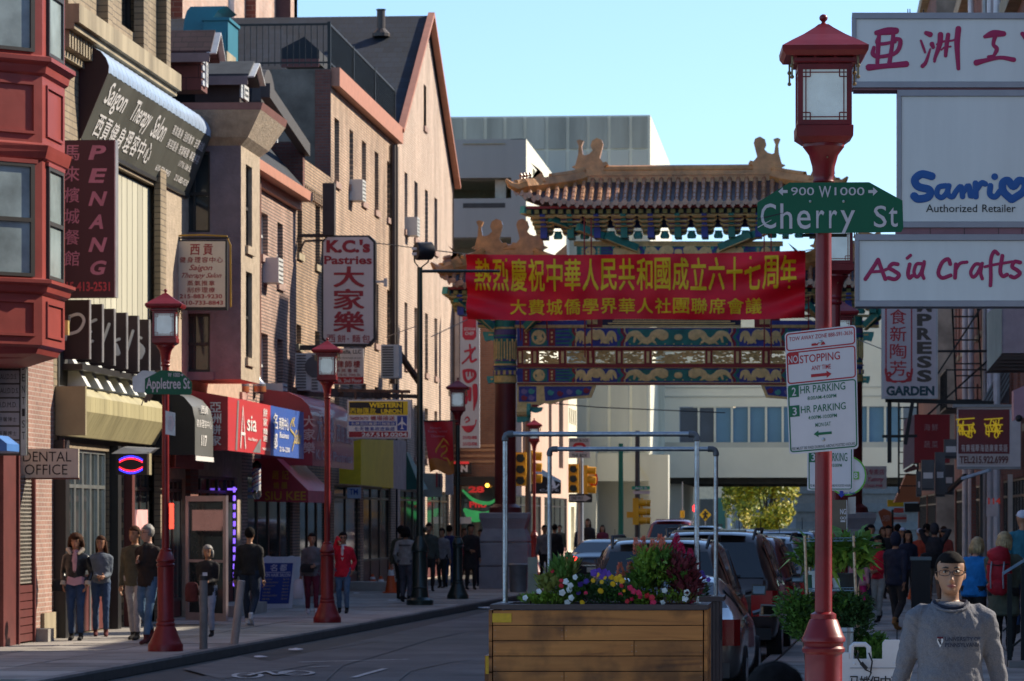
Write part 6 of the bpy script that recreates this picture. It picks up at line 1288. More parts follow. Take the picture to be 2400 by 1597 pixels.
mb =MB(); ge =fr(Yb0-.01); TV(mb,'亞洲餅家',lambda a,b_,n=0:ge(a,-b_,n),492,518,-1046,-942,.03,.12,.004)
gf =fX(-10.945); L1 =Ym-Yb0; H1 =zt-zb; G =lambda a,b_,n=0:gf(Yb0+a*L1,zb+b_*H1,n)
stroke(mb,[(.27,.1),(.32,.85),(.38,.1)],G,.09,.01,sm=False); stroke(mb,[(.28,.35),(.37,.35)],G,.06,.01); T(mb,'sia',G,.42,.64,.42,.72,.01,0,.01); T(mb,'Asia Bakery',G,.44,.66,.22,.3,.01,0,.01); TV(mb,'餅家',G,.80,.90,.55,.92,.02,.1,.01); TV(mb,'麵飽',G,.80,.90,.25,.53,.02,.1,.01); T(mb,'www.asia',G,.78,.96,.08,.16,0,0,.01)
L2 =Yb1-Ym; G =lambda a,b_,n=0:gf(Ym+a*L2,zb+b_*H1,n)
TV(mb,'名都',G,.06,.18,.1,.9,.03,.2,.01); TH_(mb,'商務中心',G,.22,.52,.55,.8,.03,.1,.01); T(mb,'Business',G,.24,.52,.38,.5,.01,.05,.01); T(mb,'216-238',G,.24,.54,.1,.2,.01,0,.01)
B(mb,'lettering',inkw,t)
mb =MB(); G2_ =G; stroke(mb,[(.62,.8),(.56,.6),(.7,.45),(.62,.15)],G2_,.05,.01); T(mb,'Salon',G2_,.68,.92,.3,.6,.01,.2,.01); T(mb,'K',G2_,.62,.72,.65,.85,.01,.2,.01); B(mb,'gold_script',M('gold_script',(.5,.38,.1),.5),t)
mb =MB(); G =lambda a,b_,n=0:gf(Yb0+a*L1,zb+b_*H1,n); mb.quad(G(.16,.02,.003),G(.20,.02,.003),G(.24,.97,.003),G(.21,.97,.003)).quad(G(.56,.02,.003),G(.74,.02,.003),G(.76,.3,.003),G(.72,.28,.003)); B(mb,'grey_stripe',greym,t)
for i,px in enumerate((562,602)):
 c =P(px,905,76.5+i*1.5); t =thing('gooseneck_lamp',['copper rimmed bell lamp on red gooseneck, nearer one','copper rimmed bell lamp on red gooseneck, further one'][i],'lamp',c,'bell lamps over the bakery sign'); s =c.z
 B(MB().lathe([(.06,s+.32),(.08,s+.16),(.2,s+.04),(.2,s),(.19,s-.14),(.14,s-.17)],16,(c.x,c.y,0)),'shade',M('lamp_silver',(.45,.45,.46),.25,.7),t,True); B(MB().lathe([(.205,s-.01),(.205,s-.13)],16,(c.x,c.y,0)),'rim',M('copper',(.55,.20,.09),.35,.6),t,True)
 B(MB().tube([c+V((0,0,.3)),c+V((-.1,0,.42)),c+V((-.5,0,.3)),c+V((-.9,0,-.1))],.025,6),'arm',lred,t); B(MB().ell(c+V((0,0,.34)),.05,.05,.06),'cap',M('yellow_cap',(.5,.32,.03),.5),t)
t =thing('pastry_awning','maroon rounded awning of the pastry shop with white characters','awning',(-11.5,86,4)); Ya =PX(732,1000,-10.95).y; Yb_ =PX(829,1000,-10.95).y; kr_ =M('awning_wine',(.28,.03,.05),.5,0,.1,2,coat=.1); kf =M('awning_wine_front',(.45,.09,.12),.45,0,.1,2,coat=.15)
zt,zb =z(925,735),z(1092,735); prf =[(-12.09,zt+.12),(-11.5,zt+.05),(-11.2,zt-.08),(-11.03,zt-.25),(-10.95,zt-.5),(-10.95,zb),(-12.09,zb)]
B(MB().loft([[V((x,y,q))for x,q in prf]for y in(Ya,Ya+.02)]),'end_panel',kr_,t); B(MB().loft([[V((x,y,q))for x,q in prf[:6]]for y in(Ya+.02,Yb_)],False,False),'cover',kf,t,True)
mb =MB(); ge =fr(Ya-.01); TV(mb,'大家樂',lambda a,b_,n=0:ge(a,-b_,n),711,738,-1065,-972,.03,.15,.004); gf =fX(-10.945); L1 =Yb_-Ya
TH_(mb,'大家樂',gf,Ya+.6,Ya+L1*.5,zb+.55,zb+1.2,.03,.2,.006); TH_(mb,'西餅麵包',gf,Ya+L1*.55,Ya+L1*.97,zb+.6,zb+1.0,.03,.2,.006); T(mb,"K.C.'s Pastries",gf,Ya+.5,Ya+L1*.95,zb+.15,zb+.38,.01,0,.006); B(mb,'lettering',M('faded_white_print',(.55,.42,.45),.6),t)
Ya =PX(722,1180,-10.9).y; Yb_ =PX(777,1180,-10.9).y; t =thing('restaurant_awning','sloping red SIU KEE awning with yellow lettering','awning',(-11.5,Ya+2,3))
zt,zb,zf =P(625,1075,Ya).z,P(720,1178,Ya).z,P(722,1150,Ya).z
x0 =-12.09; e =[(x0,zt),(P(648,1075,Ya).x,zt),(-10.9,zf),(-10.9,zb),(x0,zb+.02)]
B(MB().loft([[V((x,y,q))for x,q in e]for y in(Ya,Ya+.02)]),'end_panel',M('siu_red',(.32,.015,.03),.55),t)
B(MB().quad((e[1][0],Ya+.02,zt),(-10.9,Ya+.02,zf),(-10.9,Yb_,zf),(e[1][0],Yb_,zt)),'slope',M('siu_pink_red',(.55,.10,.15),.5,coat=.2),t); B(MB().quad((-10.9,Ya+.02,zf),(-10.9,Yb_,zf),(-10.9,Yb_,zb),(-10.9,Ya+.02,zb)),'valance',M('siu_pink_red'),t)
mb =MB(); ge =fr(Ya-.01); T(mb,'SIU KEE',ge,621,717,1173,1152,.015,0,.004); TH_(mb,'趙記',ge,634,680,1124,1103,.03,.35,.004); TH_(mb,'燒臘',ge,638,676,1146,1130,.03,.3,.004); B(mb,'lettering',M('awning_gold',(.45,.22,.01),.6),t)
Yk =84.5; g =fr(Yk); t =thing('pastry_sign',"large white eight sided K.C.'s Pastries blade sign with dark red lettering",'sign',g(818,812))
oc =[(767,552),(866,552),(880,566),(880,795),(866,812),(770,812),(754,795),(754,566)]
B(MB().prism([g(a,b_,0)for a,b_ in oc],(0,.28,0)),'frame',blackm,t); ic =[(768,556),(862,556),(875,569),(875,793),(863,806),(772,806),(758,792),(758,569)]
B(MB().prism([g(a,b_,.012)for a,b_ in ic],(0,.01,0)),'face',M('white_translucent_face',(.62,.55,.52),.45,0,.08,1),t)  # greyish translucent white face, unlit
mb =MB(); T(mb,"K.C.'s",g,765,868,593,562,.05,0,.02); T(mb,'Pastries',g,760,872,620,600,.03,0,.02)
TV(mb,'大家樂',lambda a,b_,n=0:g(a,-b_,n),783,853,-781,-623,.045,.1,.02); TH_(mb,'西餅',g,764,813,803,785,.01,.2,.02); TH_(mb,'麵包',g,823,870,803,785,.01,.2,.02); mb.add(*(lambda q:(q.v,q.f))(MB().prism([g(816+2*cos(k),795+2*sin(k),.02)for k in range(6)],(0,-.003,0)))); B(mb,'lettering',ink_red,t)
B(MB().bar(g(692,552,-.1),g(765,552,-.1),.08).bar(g(692,552,-.1),g(680,610,-.1),.03).bar(g(712,565,-.1),g(755,563,-.1),.05).bar(g(682,632,-.1),g(712,565,-.1),.04).bar(g(771,430,-.05),g(771,552,-.05),.28).bar(g(690,815,-.1),g(754,815,-.1),.12),'bracket',M('rusty_black',(.05,.04,.038),.7),t)
B(MB().bar(g(880,660,-.1),g(905,660,-.1),.05).gb(g,899,906,671,652,-.2,-.05),'side_lamp',salu,t)
Yk =88.0; g =fr(Yk); t =thing('law_office_sign','white and red second floor office sign under the pastry sign','sign',g(815,900)); B(MB().gb(g,730,852,902,817,-.05,0),'board',inkw,t); B(MB().gb(g,775,852,900,884,.002,.008),'red_band',M('ink_bright_red',(.5,.02,.03),.6),t)
mb =MB(); T(mb,'Gregory Schinella, LLC',g,733,847,832,820,.01,0,.01); T(mb,'Immigration Attorneys at Law',g,770,847,842,837,0,0,.01); B(mb,'lettering',inkk,t); mb =MB(); TH_(mb,'律師樓',g,788,846,862,846,.03,.2,.01); TH_(mb,'移民傷保',g,785,840,873,865,.02,.3,.01); T(mb,'118 N. 10th St.',g,790,846,882,876,.01,0,.01); B(mb,'red_lettering',ink_red,t); mb =MB(); T(mb,'St. 2nd Floor',g,792,848,897,888,.02,0,.012); B(mb,'white_lettering',inkw,t)
for q,lb,fan in(((692,728,828,915,83.0),'grey slatted air conditioner unit on a bracket left of the office sign',0),((728,752,828,918,83.0),'fan side of an outdoor air conditioner unit next to the slatted one',1),((893,935,808,886,88.5),'white outdoor air conditioner unit right of the pastry sign',0)):
 g =fr(q[4]); t =thing('outdoor_air_conditioner',lb,'air conditioner',g(q[0],q[3]),'outdoor air conditioner units'); B(MB().gb(g,q[0],q[1],q[3],q[2],-.7,0),'casing',AC,t)
 for k in range(12):zz =lerp(q[2]+6,q[3]-6,k/11); B(MB().gb(g,q[0]+3,lerp(q[0],q[1],.7),zz+1.5,zz-1.5,.002,.02),'slat',acg,t)
 if fan:B(MB().tube([g(740,860,0),g(740,860,.03)],.25,18),'fan_grille',acg,t)
one(MB().bar(P(690,918,83),P(905,925,90),.12,.2).bar(P(930,820,90),P(985,900,92),.12).bar(P(800,925,86),P(985,930,92),.1),'steel_brackets',rust,'rusty horizontal steel brackets under the air conditioner units','bracket',P(800,920,87))
for px,py,lb,Yq in((622,612,'window air conditioner in lower window of the pink brick front',0),(823,428,'window air conditioner in second top window of the tall tan front',0),(632,905,'window air conditioner just above the bakery sign',0),(954,515,'window air conditioner on the gabled brick front',0)):
 yy,zz =yz(px,py); ac(lb,gL,yy-.35,yy+.35,zz-.5,zz+.05,-.1,.35)
Yw =79.5; g =fr(Yw); t =thing('money_transfer_sign','hanging sign with yellow and black WESTERN UNION band and airplane symbol','sign',g(885,1028)); B(MB().gb(g,814,964,1028,937,-.2,0),'sign_box',salu,t); B(MB().gb(g,817,957,1026,939,.001,.006),'face',inkw,t)
B(MB().gb(g,818,956,973,941,.007,.012),'yellow_band',M('wu_yellow',(.85,.60,.01),.5),t); B(MB().gb(g,819,945,970,943,.013,.017),'black_band',inkk,t)
mb =MB(); T(mb,'WESTERN',g,865,942,956,944,.05,0,.02); T(mb,'UNION',g,893,942,970,959,.05,0,.02); TH_(mb,'西聯匯款',g,820,882,970,957,.03,.12,.02); mb.gb(g,945.5,948,970,943,.018,.02).gb(g,950,951,970,943,.018,.02); B(mb,'yellow_lettering',M('wu_yellow'),t)
mb =MB(); TH_(mb,'機場接送',g,868,926,986,975,.02,.12,.02); T(mb,'TRANSFER SHUTTLE',g,820,864,985,977,.02,0,.02); mb.gb(g,818,956,1025,1012,.007,.012); B(mb,'red_print',ink_red,t)
mb =MB().gb(g,818,928,998,988,.007,.012).gb(g,931,954,1010,975,.007,.012); TH_(mb,'七天營業旅遊簽證',g,830,926,1010,1001,.015,.12,.02); B(mb,'blue_print',M('wu_blue',(.02,.05,.28),.5),t)
mb =MB(); T(mb,'267.519.0204',g,848,954,1024,1014,.03,0,.02); TH_(mb,'免費酒店機票代辦簽證',g,822,926,997,990,.01,.1,.02); mb.prism([g(a,b_,.02)for a,b_ in((941,978),(944,978),(944.5,988),(953,996),(953,998),(944,994),(943.5,1002),(947,1006),(938,1006),(941.5,1002),(941,994),(932,998),(932,996),(940.5,988))],(0,-.002,0)); B(mb,'white_print',inkw,t)
B(MB().bar(g(832,915,-.1),g(832,937,-.1),.05).bar(g(941,915,-.1),g(941,937,-.1),.05).bar(g(790,915,-.1),g(960,918,-.1),.07),'hanger',rust,t)
Ya =PX(846,1100,-11.2).y; t =thing('travel_awning','yellow box awning with purple lettering and pale end panel','awning',(-11.6,Ya,3)); ya_m =M('awning_yellow',(.85,.66,.04),.5,0,.08,2); Yb_ =PX(950,1100,-11.0).y
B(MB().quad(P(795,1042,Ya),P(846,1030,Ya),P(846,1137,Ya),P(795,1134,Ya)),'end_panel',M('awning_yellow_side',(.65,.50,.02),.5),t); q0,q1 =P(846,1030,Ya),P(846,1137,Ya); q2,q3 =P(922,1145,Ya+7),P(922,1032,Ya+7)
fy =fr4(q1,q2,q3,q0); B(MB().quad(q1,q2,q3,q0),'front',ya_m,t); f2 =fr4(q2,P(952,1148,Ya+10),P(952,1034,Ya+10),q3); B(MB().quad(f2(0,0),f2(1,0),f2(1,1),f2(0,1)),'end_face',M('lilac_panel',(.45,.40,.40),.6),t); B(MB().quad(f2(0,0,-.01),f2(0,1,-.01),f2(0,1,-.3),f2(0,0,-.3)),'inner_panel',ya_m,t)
mb =MB(); TH_(mb,'海運旅遊',fy,.08,.6,.62,.95,.02,.2,-.02); T(mb,'CRUISE TOUR',fy,.08,.45,.28,.42,.02,0,-.02); T(mb,'215-925',fy,.08,.45,.1,.22,.02,0,-.02); mb.quad(fy(.12,.5,-.02),fy(.55,.48,-.02),fy(.55,.52,-.02),fy(.12,.54,-.02)); mb.prism([fy(a,b_,-.02)for a,b_ in((.65,.25),(.95,.2),(.85,.5),(.78,.85),(.72,.5))],(0,0,.001)); B(mb,'lettering',M('awning_purple',(.20,.10,.18),.6),t)
t =thing('green_awning','dark green sloping awning right of the yellow one','awning',P(965,1130,100)); B(MB().loft([[P(952,1060,100),P(952,1148,100),P(985,1148,100)],[P(960,1062,104),P(960,1148,104),P(1003,1148,104)]]),'cover',M('awning_green',(.01,.09,.075),.6),t)
t =thing('atm_sign','small pale ATM sign under the yellow awning','sign',P(829,1160,86)); g =fr(86); B(MB().gb(g,814,845,1168,1143,-.12,0),'sign_box',M('pale_blue_sign',(.36,.40,.5),.5),t); mb =MB(); T(mb,'TM',g,819,839,1160,1146,.02,0,.006); B(mb,'lettering',M('wu_blue'),t)
Yb_ =84.8; g =fr(Yb_); t =thing('pole_banner','red street banner with gold pagoda emblem hanging beside the dark pole','banner',g(1028,988))
def gban2(a,b_,n=0):
 px0 =lerp(1008,993,b_); px1 =lerp(1064,1061,b_)+(b_<.3)*0; py =lerp(1108,988,b_)-(6*sin(a*6)if b_<.4 else 0)*(1-b_); return g(lerp(px0,px1,a),py,n+.05*sin(a*5+b_*4))
B(MB().loft([[gban2(i/12,j/12)for i in range(13)]for j in range(3,13)],False,False),'cloth',M('banner_red',(.50,.012,.02),.5,0,.1),t,2); B(MB().loft([[gban2(i/12,j/12)for i in range(13)]for j in range(0,4)],False,False),'gold_hem',M('banner_orange',(.42,.13,.01),.5,0,.3,3),t,2)
mb =MB(); T(mb,'Historic',gban2,.2,.6,.85,.9,0,0,.02); T(mb,'Reading Terminal',gban2,.12,.8,.77,.83,0,0,.02); T(mb,'Chinatown',gban2,.2,.7,.69,.74,0,0,.02); B(mb,'lettering',M('sign_pink',(.48,.20,.26)),t)
mb =MB(); stroke(mb,[(.35,.45),(.65,.66),(.95,.5)],gban2,.05,.02,sm=False); stroke(mb,[(.55,.5),(.75,.52),(.72,.42),(.58,.38),(.5,.3)],gban2,.04,.02); stroke(mb,[(.35,.45),(.3,.3),(.4,.2)],gban2,.04,.02); stroke(mb,[(.6,.3),(.75,.3),(.85,.2)],gban2,.04,.02); B(mb,'emblem',M('emblem_gold',(.60,.25,.01),.5),t)
B(MB().bar(g(993,987,0),g(1075,987,0),.03),'arm',blackm,t)
Yv =118; g =fr(Yv); t =thing('vertical_banner_sign','tall white vertical restaurant banner with red Chinese brush characters','sign',g(1100,1050)); pale =M('banner_pale',(.50,.52,.58),.6,0,.05); B(MB().gb(g,1078,1124,1050,716,-.1,0),'panel',pale,t); B(MB().gb(g,1066,1076,990,720,-.05,0),'conduit',M('beige_conduit',(.5,.42,.36),.6),t)
br_red =M('brush_red',(.42,.01,.04),.5)
mb =MB(); mb.prism([g(a,b_,.004)for a,b_ in((1084,730),(1116,730),(1116,790),(1110,797),(1090,797),(1084,790))],(0,-.004,0)); G =lambda a,b_,n=0:g(a,b_,n+.01)
stroke(mb,[(1090,824),(1113,818)],G,.07); stroke(mb,[(1101,808),(1103,835)],G,.06); stroke(mb,[(1113,815),(1098,838),(1084,852)],G,.06); stroke(mb,[(1102,836),(1105,848),(1116,843)],G,.08)
stroke(mb,[(1087,872),(1090,888),(1098,895),(1112,885),(1112,872),(1100,868),(1087,870)],G,.10); stroke(mb,[(1098,872),(1097,882)],G,.05); stroke(mb,[(1105,872),(1106,882)],G,.05)
stroke(mb,[(1091,920),(1093,935),(1091,945)],G,.10); stroke(mb,[(1100,912,1.3),(1101,938,.8)],G,.12); stroke(mb,[(1113,905,1.4),(1114,935,1.2),(1110,962,.3)],G,.12)
stroke(mb,[(1088,985,.3),(1095,978),(1100,985),(1092,990)],G,.05); stroke(mb,[(1083,1000,.4),(1098,1006,2.4),(1113,997,.5),(1116,985,.4)],G,.1); T(mb,'215-925-8800',g,1085,1118,1030,1022,.03,0,.01); T(mb,'215-925-0700',g,1085,1118,1045,1037,.03,0,.01)
B(mb,'red_print',br_red,t); mb =MB(); T(mb,'SZCHUAN',g,1087,1114,775,768,.02,0,.01); T(mb,'CHEF',g,1090,1111,786,778,.02,0,.01); B(mb,'lettering',pale,t)
t =thing('shop_sign_board','pale green and white signs low behind the dark poles','sign',P(1020,1150,112)); g =fr(112); B(MB().gb(g,992,1036,1165,1110,-.1,0),'board',M('pale_green_board',(.33,.38,.33),.6),t); B(MB().gb(g,1042,1060,1160,1105,-.3,-.2),'board',M('greyed_sign'),t)
for k,c in enumerate(((.4,.05,.06),(.1,.08,.1),(.45,.3,.3))):B(MB().gb(g,1022+k*6,1026+k*6,1142,1108+k*4,.01,.05),'hanging_goods',M('goods%s'%'abc'[k]if False else['red_goods','dark_goods','pink_goods'][k],c,.7),t)
for q,c,e,lb in(((392,406,1180,1240),(1,.04,.02),1.2,'glowing red poster in the salon window behind the left lamp'),((318,345,1195,1245),(.7,.35,.33),.25,'pink poster in the doorway between walking couples')):
 yy =PX(q[0],1200,-12.05); one(MB().box(-12.1,-12.04,PX(q[0],1200,-12.05).y,PX(q[1],1200,-12.05).y,PX(q[0],q[3],-12.05).z,PX(q[0],q[2],-12.05).z),'window_poster',M('poster_'+('red' if e>1 else 'pink'),c,.5,emis=e),lb,'poster',yy)
t =thing('light_string','column of small violet window lights at the shop left of the barber pole','string lights',PX(546,1300,-12.0)); vl =M('violet_led',(.25,.12,1),.5,emis=.9)
for k in range(12):c =PX(549,1148+k*20,-12.0); B(MB().box(c.x-.02,c.x+.02,c.y-.03,c.y+.03,c.z-.055,c.z+.055),'bulb',vl,t)
for k in range(5):c =PX(536+k*4,1147,-12.0); B(MB().box(c.x-.02,c.x+.02,c.y-.05,c.y+.05,c.z-.02,c.z+.02),'bulb',vl,t)
#  big stacked signs, right
Yb =33.0; g =fr(Yb); sgw =M('light_box_face',(.62,.60,.58),.3,0,.12,1.3,coat=.3,streak=1); sgf =M('box_frame_metal',(.27,.26,.29),.4,.5,.1,3); pinkm =M('pink_lintel',(.22,.10,.12),.6,0,.15,4); mag =M('magenta_print',(.34,.001,.07),.45,0,.05)
t =thing('stacked_shop_sign','large stacked white light box signs with magenta Chinese characters and Asia Crafts lettering','sign',g(2300,720))
def lbox(x0,x1,y0,y1,nm,d=.34):
 f =B(MB().gb(g,x0,x1,y1,y0,-d,0),nm,sgf,t)
 B(MB().gb(g,x0,x1,y0+14,y0,.001,.03).gb(g,x0,x1,y1,y1-13,.001,.03),'rail',sgf,f); B(MB().gb(g,x0,x0+9,y1-13.5,y0+14.5,.001,.03),'rail',sgf,f)
 B(MB().gb(g,x0+10,x1,y1-14,y0+15,.002,.012),'face',sgw,f); return f
lbox(1997,2560,31,206,'top_box'); lbox(2103,2560,212,534,'middle_box'); lbox(2004,2560,550,719,'bottom_box')
B(MB().gb(g,2000,2560,211.5,206.5,-.3,.0).gb(g,2100,2560,549.5,534.5,-.3,.01),'lintel',pinkm,t)
for x in(2180,2260,2340,2395):B(MB().gb(g,x-.6,x+.6,549.5,534.5,.011,.014),'joint',blackm,t)
for x in(2129,2134,2166):B(MB().gb(g,x-1,x+1,30,15,-.2,-.17),'spike',blackm,t)
G =lambda a,b_,n=0:g(a,b_,n+.014)
m1 =MB()
S =lambda pts,w=.05,m=m1,sm=True:stroke(m,pts,G,w,.003,sm=sm)
S([(2054,78,.9),(2080,74,1.4),(2100,73,1.2)],.05); S([(2062,82,.9),(2055,100,1.1),(2066,104,1.1),(2098,99,1)],.03); S([(2060,84),(2058,112,1.2),(2056,150,1)],.036); S([(2094,78),(2090,112),(2084,152,1.1)],.038)
S([(2048,112,.9),(2046,128,1.2),(2062,134),(2100,124,1.1),(2110,96,1.2),(2092,92,.9)],.035); S([(2036,159,1.3),(2070,156,1),(2124,151,1.2)],.048)
S([(2170,78,1.2),(2180,82,1.6)],.032); S([(2158,96,.8),(2164,112,1),(2168,124,.8)],.025); S([(2162,156,1.3),(2170,146,1.1),(2180,116,.6)],.03)
S([(2184,104,1.3),(2187,112,1)],.034); S([(2204,82,1.3),(2202,105,1.2),(2190,140,.7)],.04); S([(2222,82,1.1),(2218,110,1.1),(2194,146,.9)][:2]+[(2216,132,.9)],.036); S([(2196,105,.9),(2212,98,.9),(2232,96,.8),(2240,92,.8)],.024); S([(2246,68,1.2),(2243,100,1.2),(2244,130,1),(2246,162,.8)],.044); S([(2206,118,.8),(2214,112,.9),(2228,110,.9)],.02); S([(2190,145,.9),(2196,120,.9)],.028)
S([(2308,87,.8),(2328,80,1.6),(2352,80,1.2)],.042); S([(2332,86,1.2),(2328,105,1),(2336,116,1.2),(2328,134,.8)],.034); S([(2288,148,1.4),(2312,142,1.0),(2345,136,.9),(2376,141,1.1)],.04); S([(2316,134,.9),(2326,132,.8)],.03)
S([(2396,80,1),(2412,100,1),(2440,120,1)],.04)
A =lambda pts,w=.036:stroke(m1,pts,G,w,.003)
A([(2028,655),(2045,630),(2058,609)]); A([(2058,609),(2066,632),(2075,655)]); A([(2040,638),(2066,636),(2082,630)],.028)
A([(2104,620),(2092,619),(2084,628),(2096,636),(2107,645),(2098,655),(2082,652)]); A([(2132,620),(2128,640),(2131,652),(2138,647)]); A([(2126,606),(2134,599)],.03)
A([(2162,619),(2148,620),(2142,638),(2148,650),(2158,640),(2166,614)],.032); A([(2166,618),(2161,640),(2165,653)],.032)
A([(2227,620),(2222,608),(2208,616),(2199,640),(2208,652),(2228,646)]); A([(2240,620),(2238,652)]); A([(2239,634),(2250,618),(2266,615)],.03)
A([(2300,621),(2286,620),(2275,638),(2280,650),(2290,642),(2302,618)],.032); A([(2301,622),(2298,640),(2302,654)],.032)
A([(2339,596),(2330,590),(2322,610),(2322,650),(2321,670)],.034); A([(2308,626),(2330,621),(2372,614)],.026); A([(2349,600),(2344,635),(2350,648),(2360,644)]); A([(2391,616),(2378,614),(2372,626),(2384,634),(2390,642),(2378,651),(2368,648)])
B(m1,'magenta_lettering',mag,t)
mb =MB(); w =.072; Q =lambda pts,w=w:stroke(mb,pts,G,w,.003)
Q([(2184,414),(2160,409),(2144,422),(2152,438),(2178,446),(2176,462),(2152,467),(2142,460)]); Q([(2216,436),(2200,440),(2196,456),(2206,464),(2218,454),(2224,436)],.05); Q([(2222,436),(2222,456),(2232,462),(2240,450)],.05)
Q([(2240,450),(2252,438),(2256,462)],.05); Q([(2257,452),(2270,436),(2275,461),(2284,448)],.05); Q([(2286,430),(2287,462)],.054); Q([(2288,446),(2300,430),(2309,432)],.052); Q([(2321,436),(2320,456),(2332,462),(2344,448)],.054)
mb.prism([G(2331+8*cos(k*pi/8),415+8*sin(k*pi/8),.003)for k in range(16)],(0,-.004,0)); Q([(2370,468),(2352,450),(2350,430),(2362,424),(2375,438),(2388,424),(2402,430),(2398,450),(2372,468)],.07)
B(mb,'blue_logo_lettering',M('logo_blue',(.003,.075,.28),.45,0,.05),t)
mb =MB(); T(mb,'Authorized',G,2170,2290,498,480,.004,0,.003); T(mb,'Retailer',G,2302,2380,498,480,.004,0,.003); B(mb,'lettering',inkk,t)
B(MB().box(g(2560,0).x,4.9,Yb+.05,Yb+.3,1,1.1+5.9),'wall_mount',sgf,t)
Ye =88.0; g =fr(Ye); t =thing('restaurant_sign','tall white vertical sign with red characters and PRESS GARDEN in dark serif letters','sign',g(2130,935)); B(MB().gb(g,2066,2198,935,690,-.3,0),'sign_box',salu,t); B(MB().gb(g,2071,2194,930,690,.001,.01),'face',M('empress_white',(.56,.52,.54),.5,0,.05),t)
mb =MB(); ring(mb,fr4(g(2075,896,.012),g(2138,896,.012),g(2138,640,.012),g(2075,640,.012)),0,1,0,1,.25,.06,.05,.015)
TV(mb,'福食新陶芳',lambda a,b_,n=0:g(a,-b_,n),2086,2124,-884,-682,.02,.14,.014)
for s in(0,1):
 q =(lambda p:p)if s==0 else(lambda p:4213-p)
 stroke(mb,[(q(2076),866),(q(2078),880),(q(2090),893),(q(2100),895)],lambda a,b_,n=0:g(a,b_,n+.012),.06); stroke(mb,[(q(2080),876),(q(2086),874),(q(2086),882),(q(2080),884),(q(2079),892),(q(2090),893)],lambda a,b_,n=0:g(a,b_,n+.012),.05)
B(mb,'red_lettering',M('empress_red',(.45,.02,.03),.5),t); mb =MB(); TV(mb,'EMPRESS',lambda a,b_,n=0:g(a,-b_,n),2149,2184,-898,-668,.05,.12,.014); B(mb,'brown_lettering',M('empress_brown',(.075,.06,.045),.5),t); mb =MB(); T(mb,'GARDEN',g,2077,2190,928,905,.05,0,.014); B(mb,'teal_lettering',M('empress_teal',(.012,.055,.07),.5),t)
B(MB().bar(g(2075,938,-.15),g(2330,945,-.15),.1).bar(g(2085,938,-.15),g(2085,1085,-.15),.1).bar(g(2068,1023,-.15),g(2150,1022,-.15),.07).bar(g(2140,938,-.15),g(2122,1042,-.15),.09).bar(g(2160,935,-.1),g(2300,720,-.1),.04),'bracket',irn,t)
g =fr(92.0); t =thing('seafood_sign','plain red awning sign with faint Chinese characters beneath the white vertical sign','sign',g(2185,1090)); B(MB().gb(g,2143,2226,1085,972,-.5,0),'panel',M('awning_flat_red',(.30,.012,.02),.55,0,.12,2),t); B(MB().prism([g(2118,1100),g(2143,1085),g(2143,972),g(2120,985)],(0,.8,0)),'side',M('pinkish_side',(.36,.26,.26),.7),t)
mb =MB(); TH_(mb,'海鮮',g,2164,2200,1010,994,.01,.2,.01); TH_(mb,'蔬菜',g,2164,2200,1050,1034,.01,.2,.01); B(mb,'lettering',M('faint_print',(.5,.3,.3),.6),t); B(MB().prism([g(2118,1104),g(2143,1088),g(2152,1100),g(2125,1108)],(0,.5,0)),'fringe',maroon,t)
g =fr(100.0); t =thing('orange_awning','orange triangular awning over the far right shops','awning',g(2130,1170)); B(MB().prism([g(2096,1178),g(2125,1110),g(2156,1112),g(2156,1176)],(0,1.5,0)),'cover',M('awning_orange',(.52,.17,.06),.6,0,.1,2),t)
g =fr(112.0); t =thing('food_sign','small white Yummy sign with pink lettering behind the round green sign','sign',g(2050,1145)); B(MB().gb(g,2018,2078,1146,1093,-.1,0),'board',M('yummy_white',(.55,.55,.55),.5),t); mb =MB(); T(mb,'Yummy',g,2030,2073,1132,1118,.02,.1,.01); TH_(mb,'品专卖店',g,2022,2073,1113,1100,.01,.15,.01); T(mb,'215-625-9168',g,2024,2068,1142,1135,.02,0,.01); B(mb,'lettering',M('yummy_red',(.45,.03,.10),.5),t)
g =fr(84.0); t =thing('hot_pot_sign','dark red restaurant sign with tangled yellow neon characters and telephone number','sign',g(2310,1095)); B(MB().gb(g,2244,2392,1094,955,-.4,0),'sign_box',wpl,t); B(MB().gb(g,2246,2366,1064,960,.001,.01),'red_face',M('hotpot_red',(.16,.012,.02),.35,0,.15,1,coat=.3),t); B(MB().gb(g,2246,2366,1090,1065,.001,.01),'white_face',M('hotpot_white',(.52,.48,.46),.5),t)
neon =M('neon_tube',(.75,.55,.03),.4,0,.1,emis=.12); random.seed(5)
def tangle(nm,cx,cy,ch):
 mb =MB()
 for k in range(9):
  x =cx-22+rnd(0,40); y =cy-22+rnd(0,18); pts =[(x+rnd(-3,3),y),(x+rnd(-4,6),y+rnd(8,14)),(x+rnd(-6,6),y+rnd(16,24)),(x+rnd(-2,8),y+rnd(24,30))]; G =lambda a,b_,n=0:g(a,b_,.10+rnd(0,.02))
  mb.tube([G(p.x,p.y)for p in cr([(a,b_,0)for a,b_ in pts],5)],.016,5)
 for k in range(3):y =cy-20+k*14; mb.tube([g(cx-24+k*2,y,.1),g(cx+20,y-3+k,.12)],.016,5)
 B(mb,nm,neon,t)
tangle('neon_character',2264,1004,''); tangle('neon_character',2330,1004,'')
mb =MB(); T(mb,'TEL:215.922.6999',g,2249,2363,1087,1069,.03,0,.013); B(mb,'phone_number',M('hotpot_ink',(.12,.02,.02),.5),t); mb =MB(); TH_(mb,'有廣福華海語廣東英語',g,2252,2362,1059,1042,.015,.18,.013); B(mb,'white_lettering',inkw,t); B(MB().gb(g,2234,2392,955,948,-.5,.05).gb(g,2244,2392,1100,1094.2,-.45,.03),'frame',greym,t)
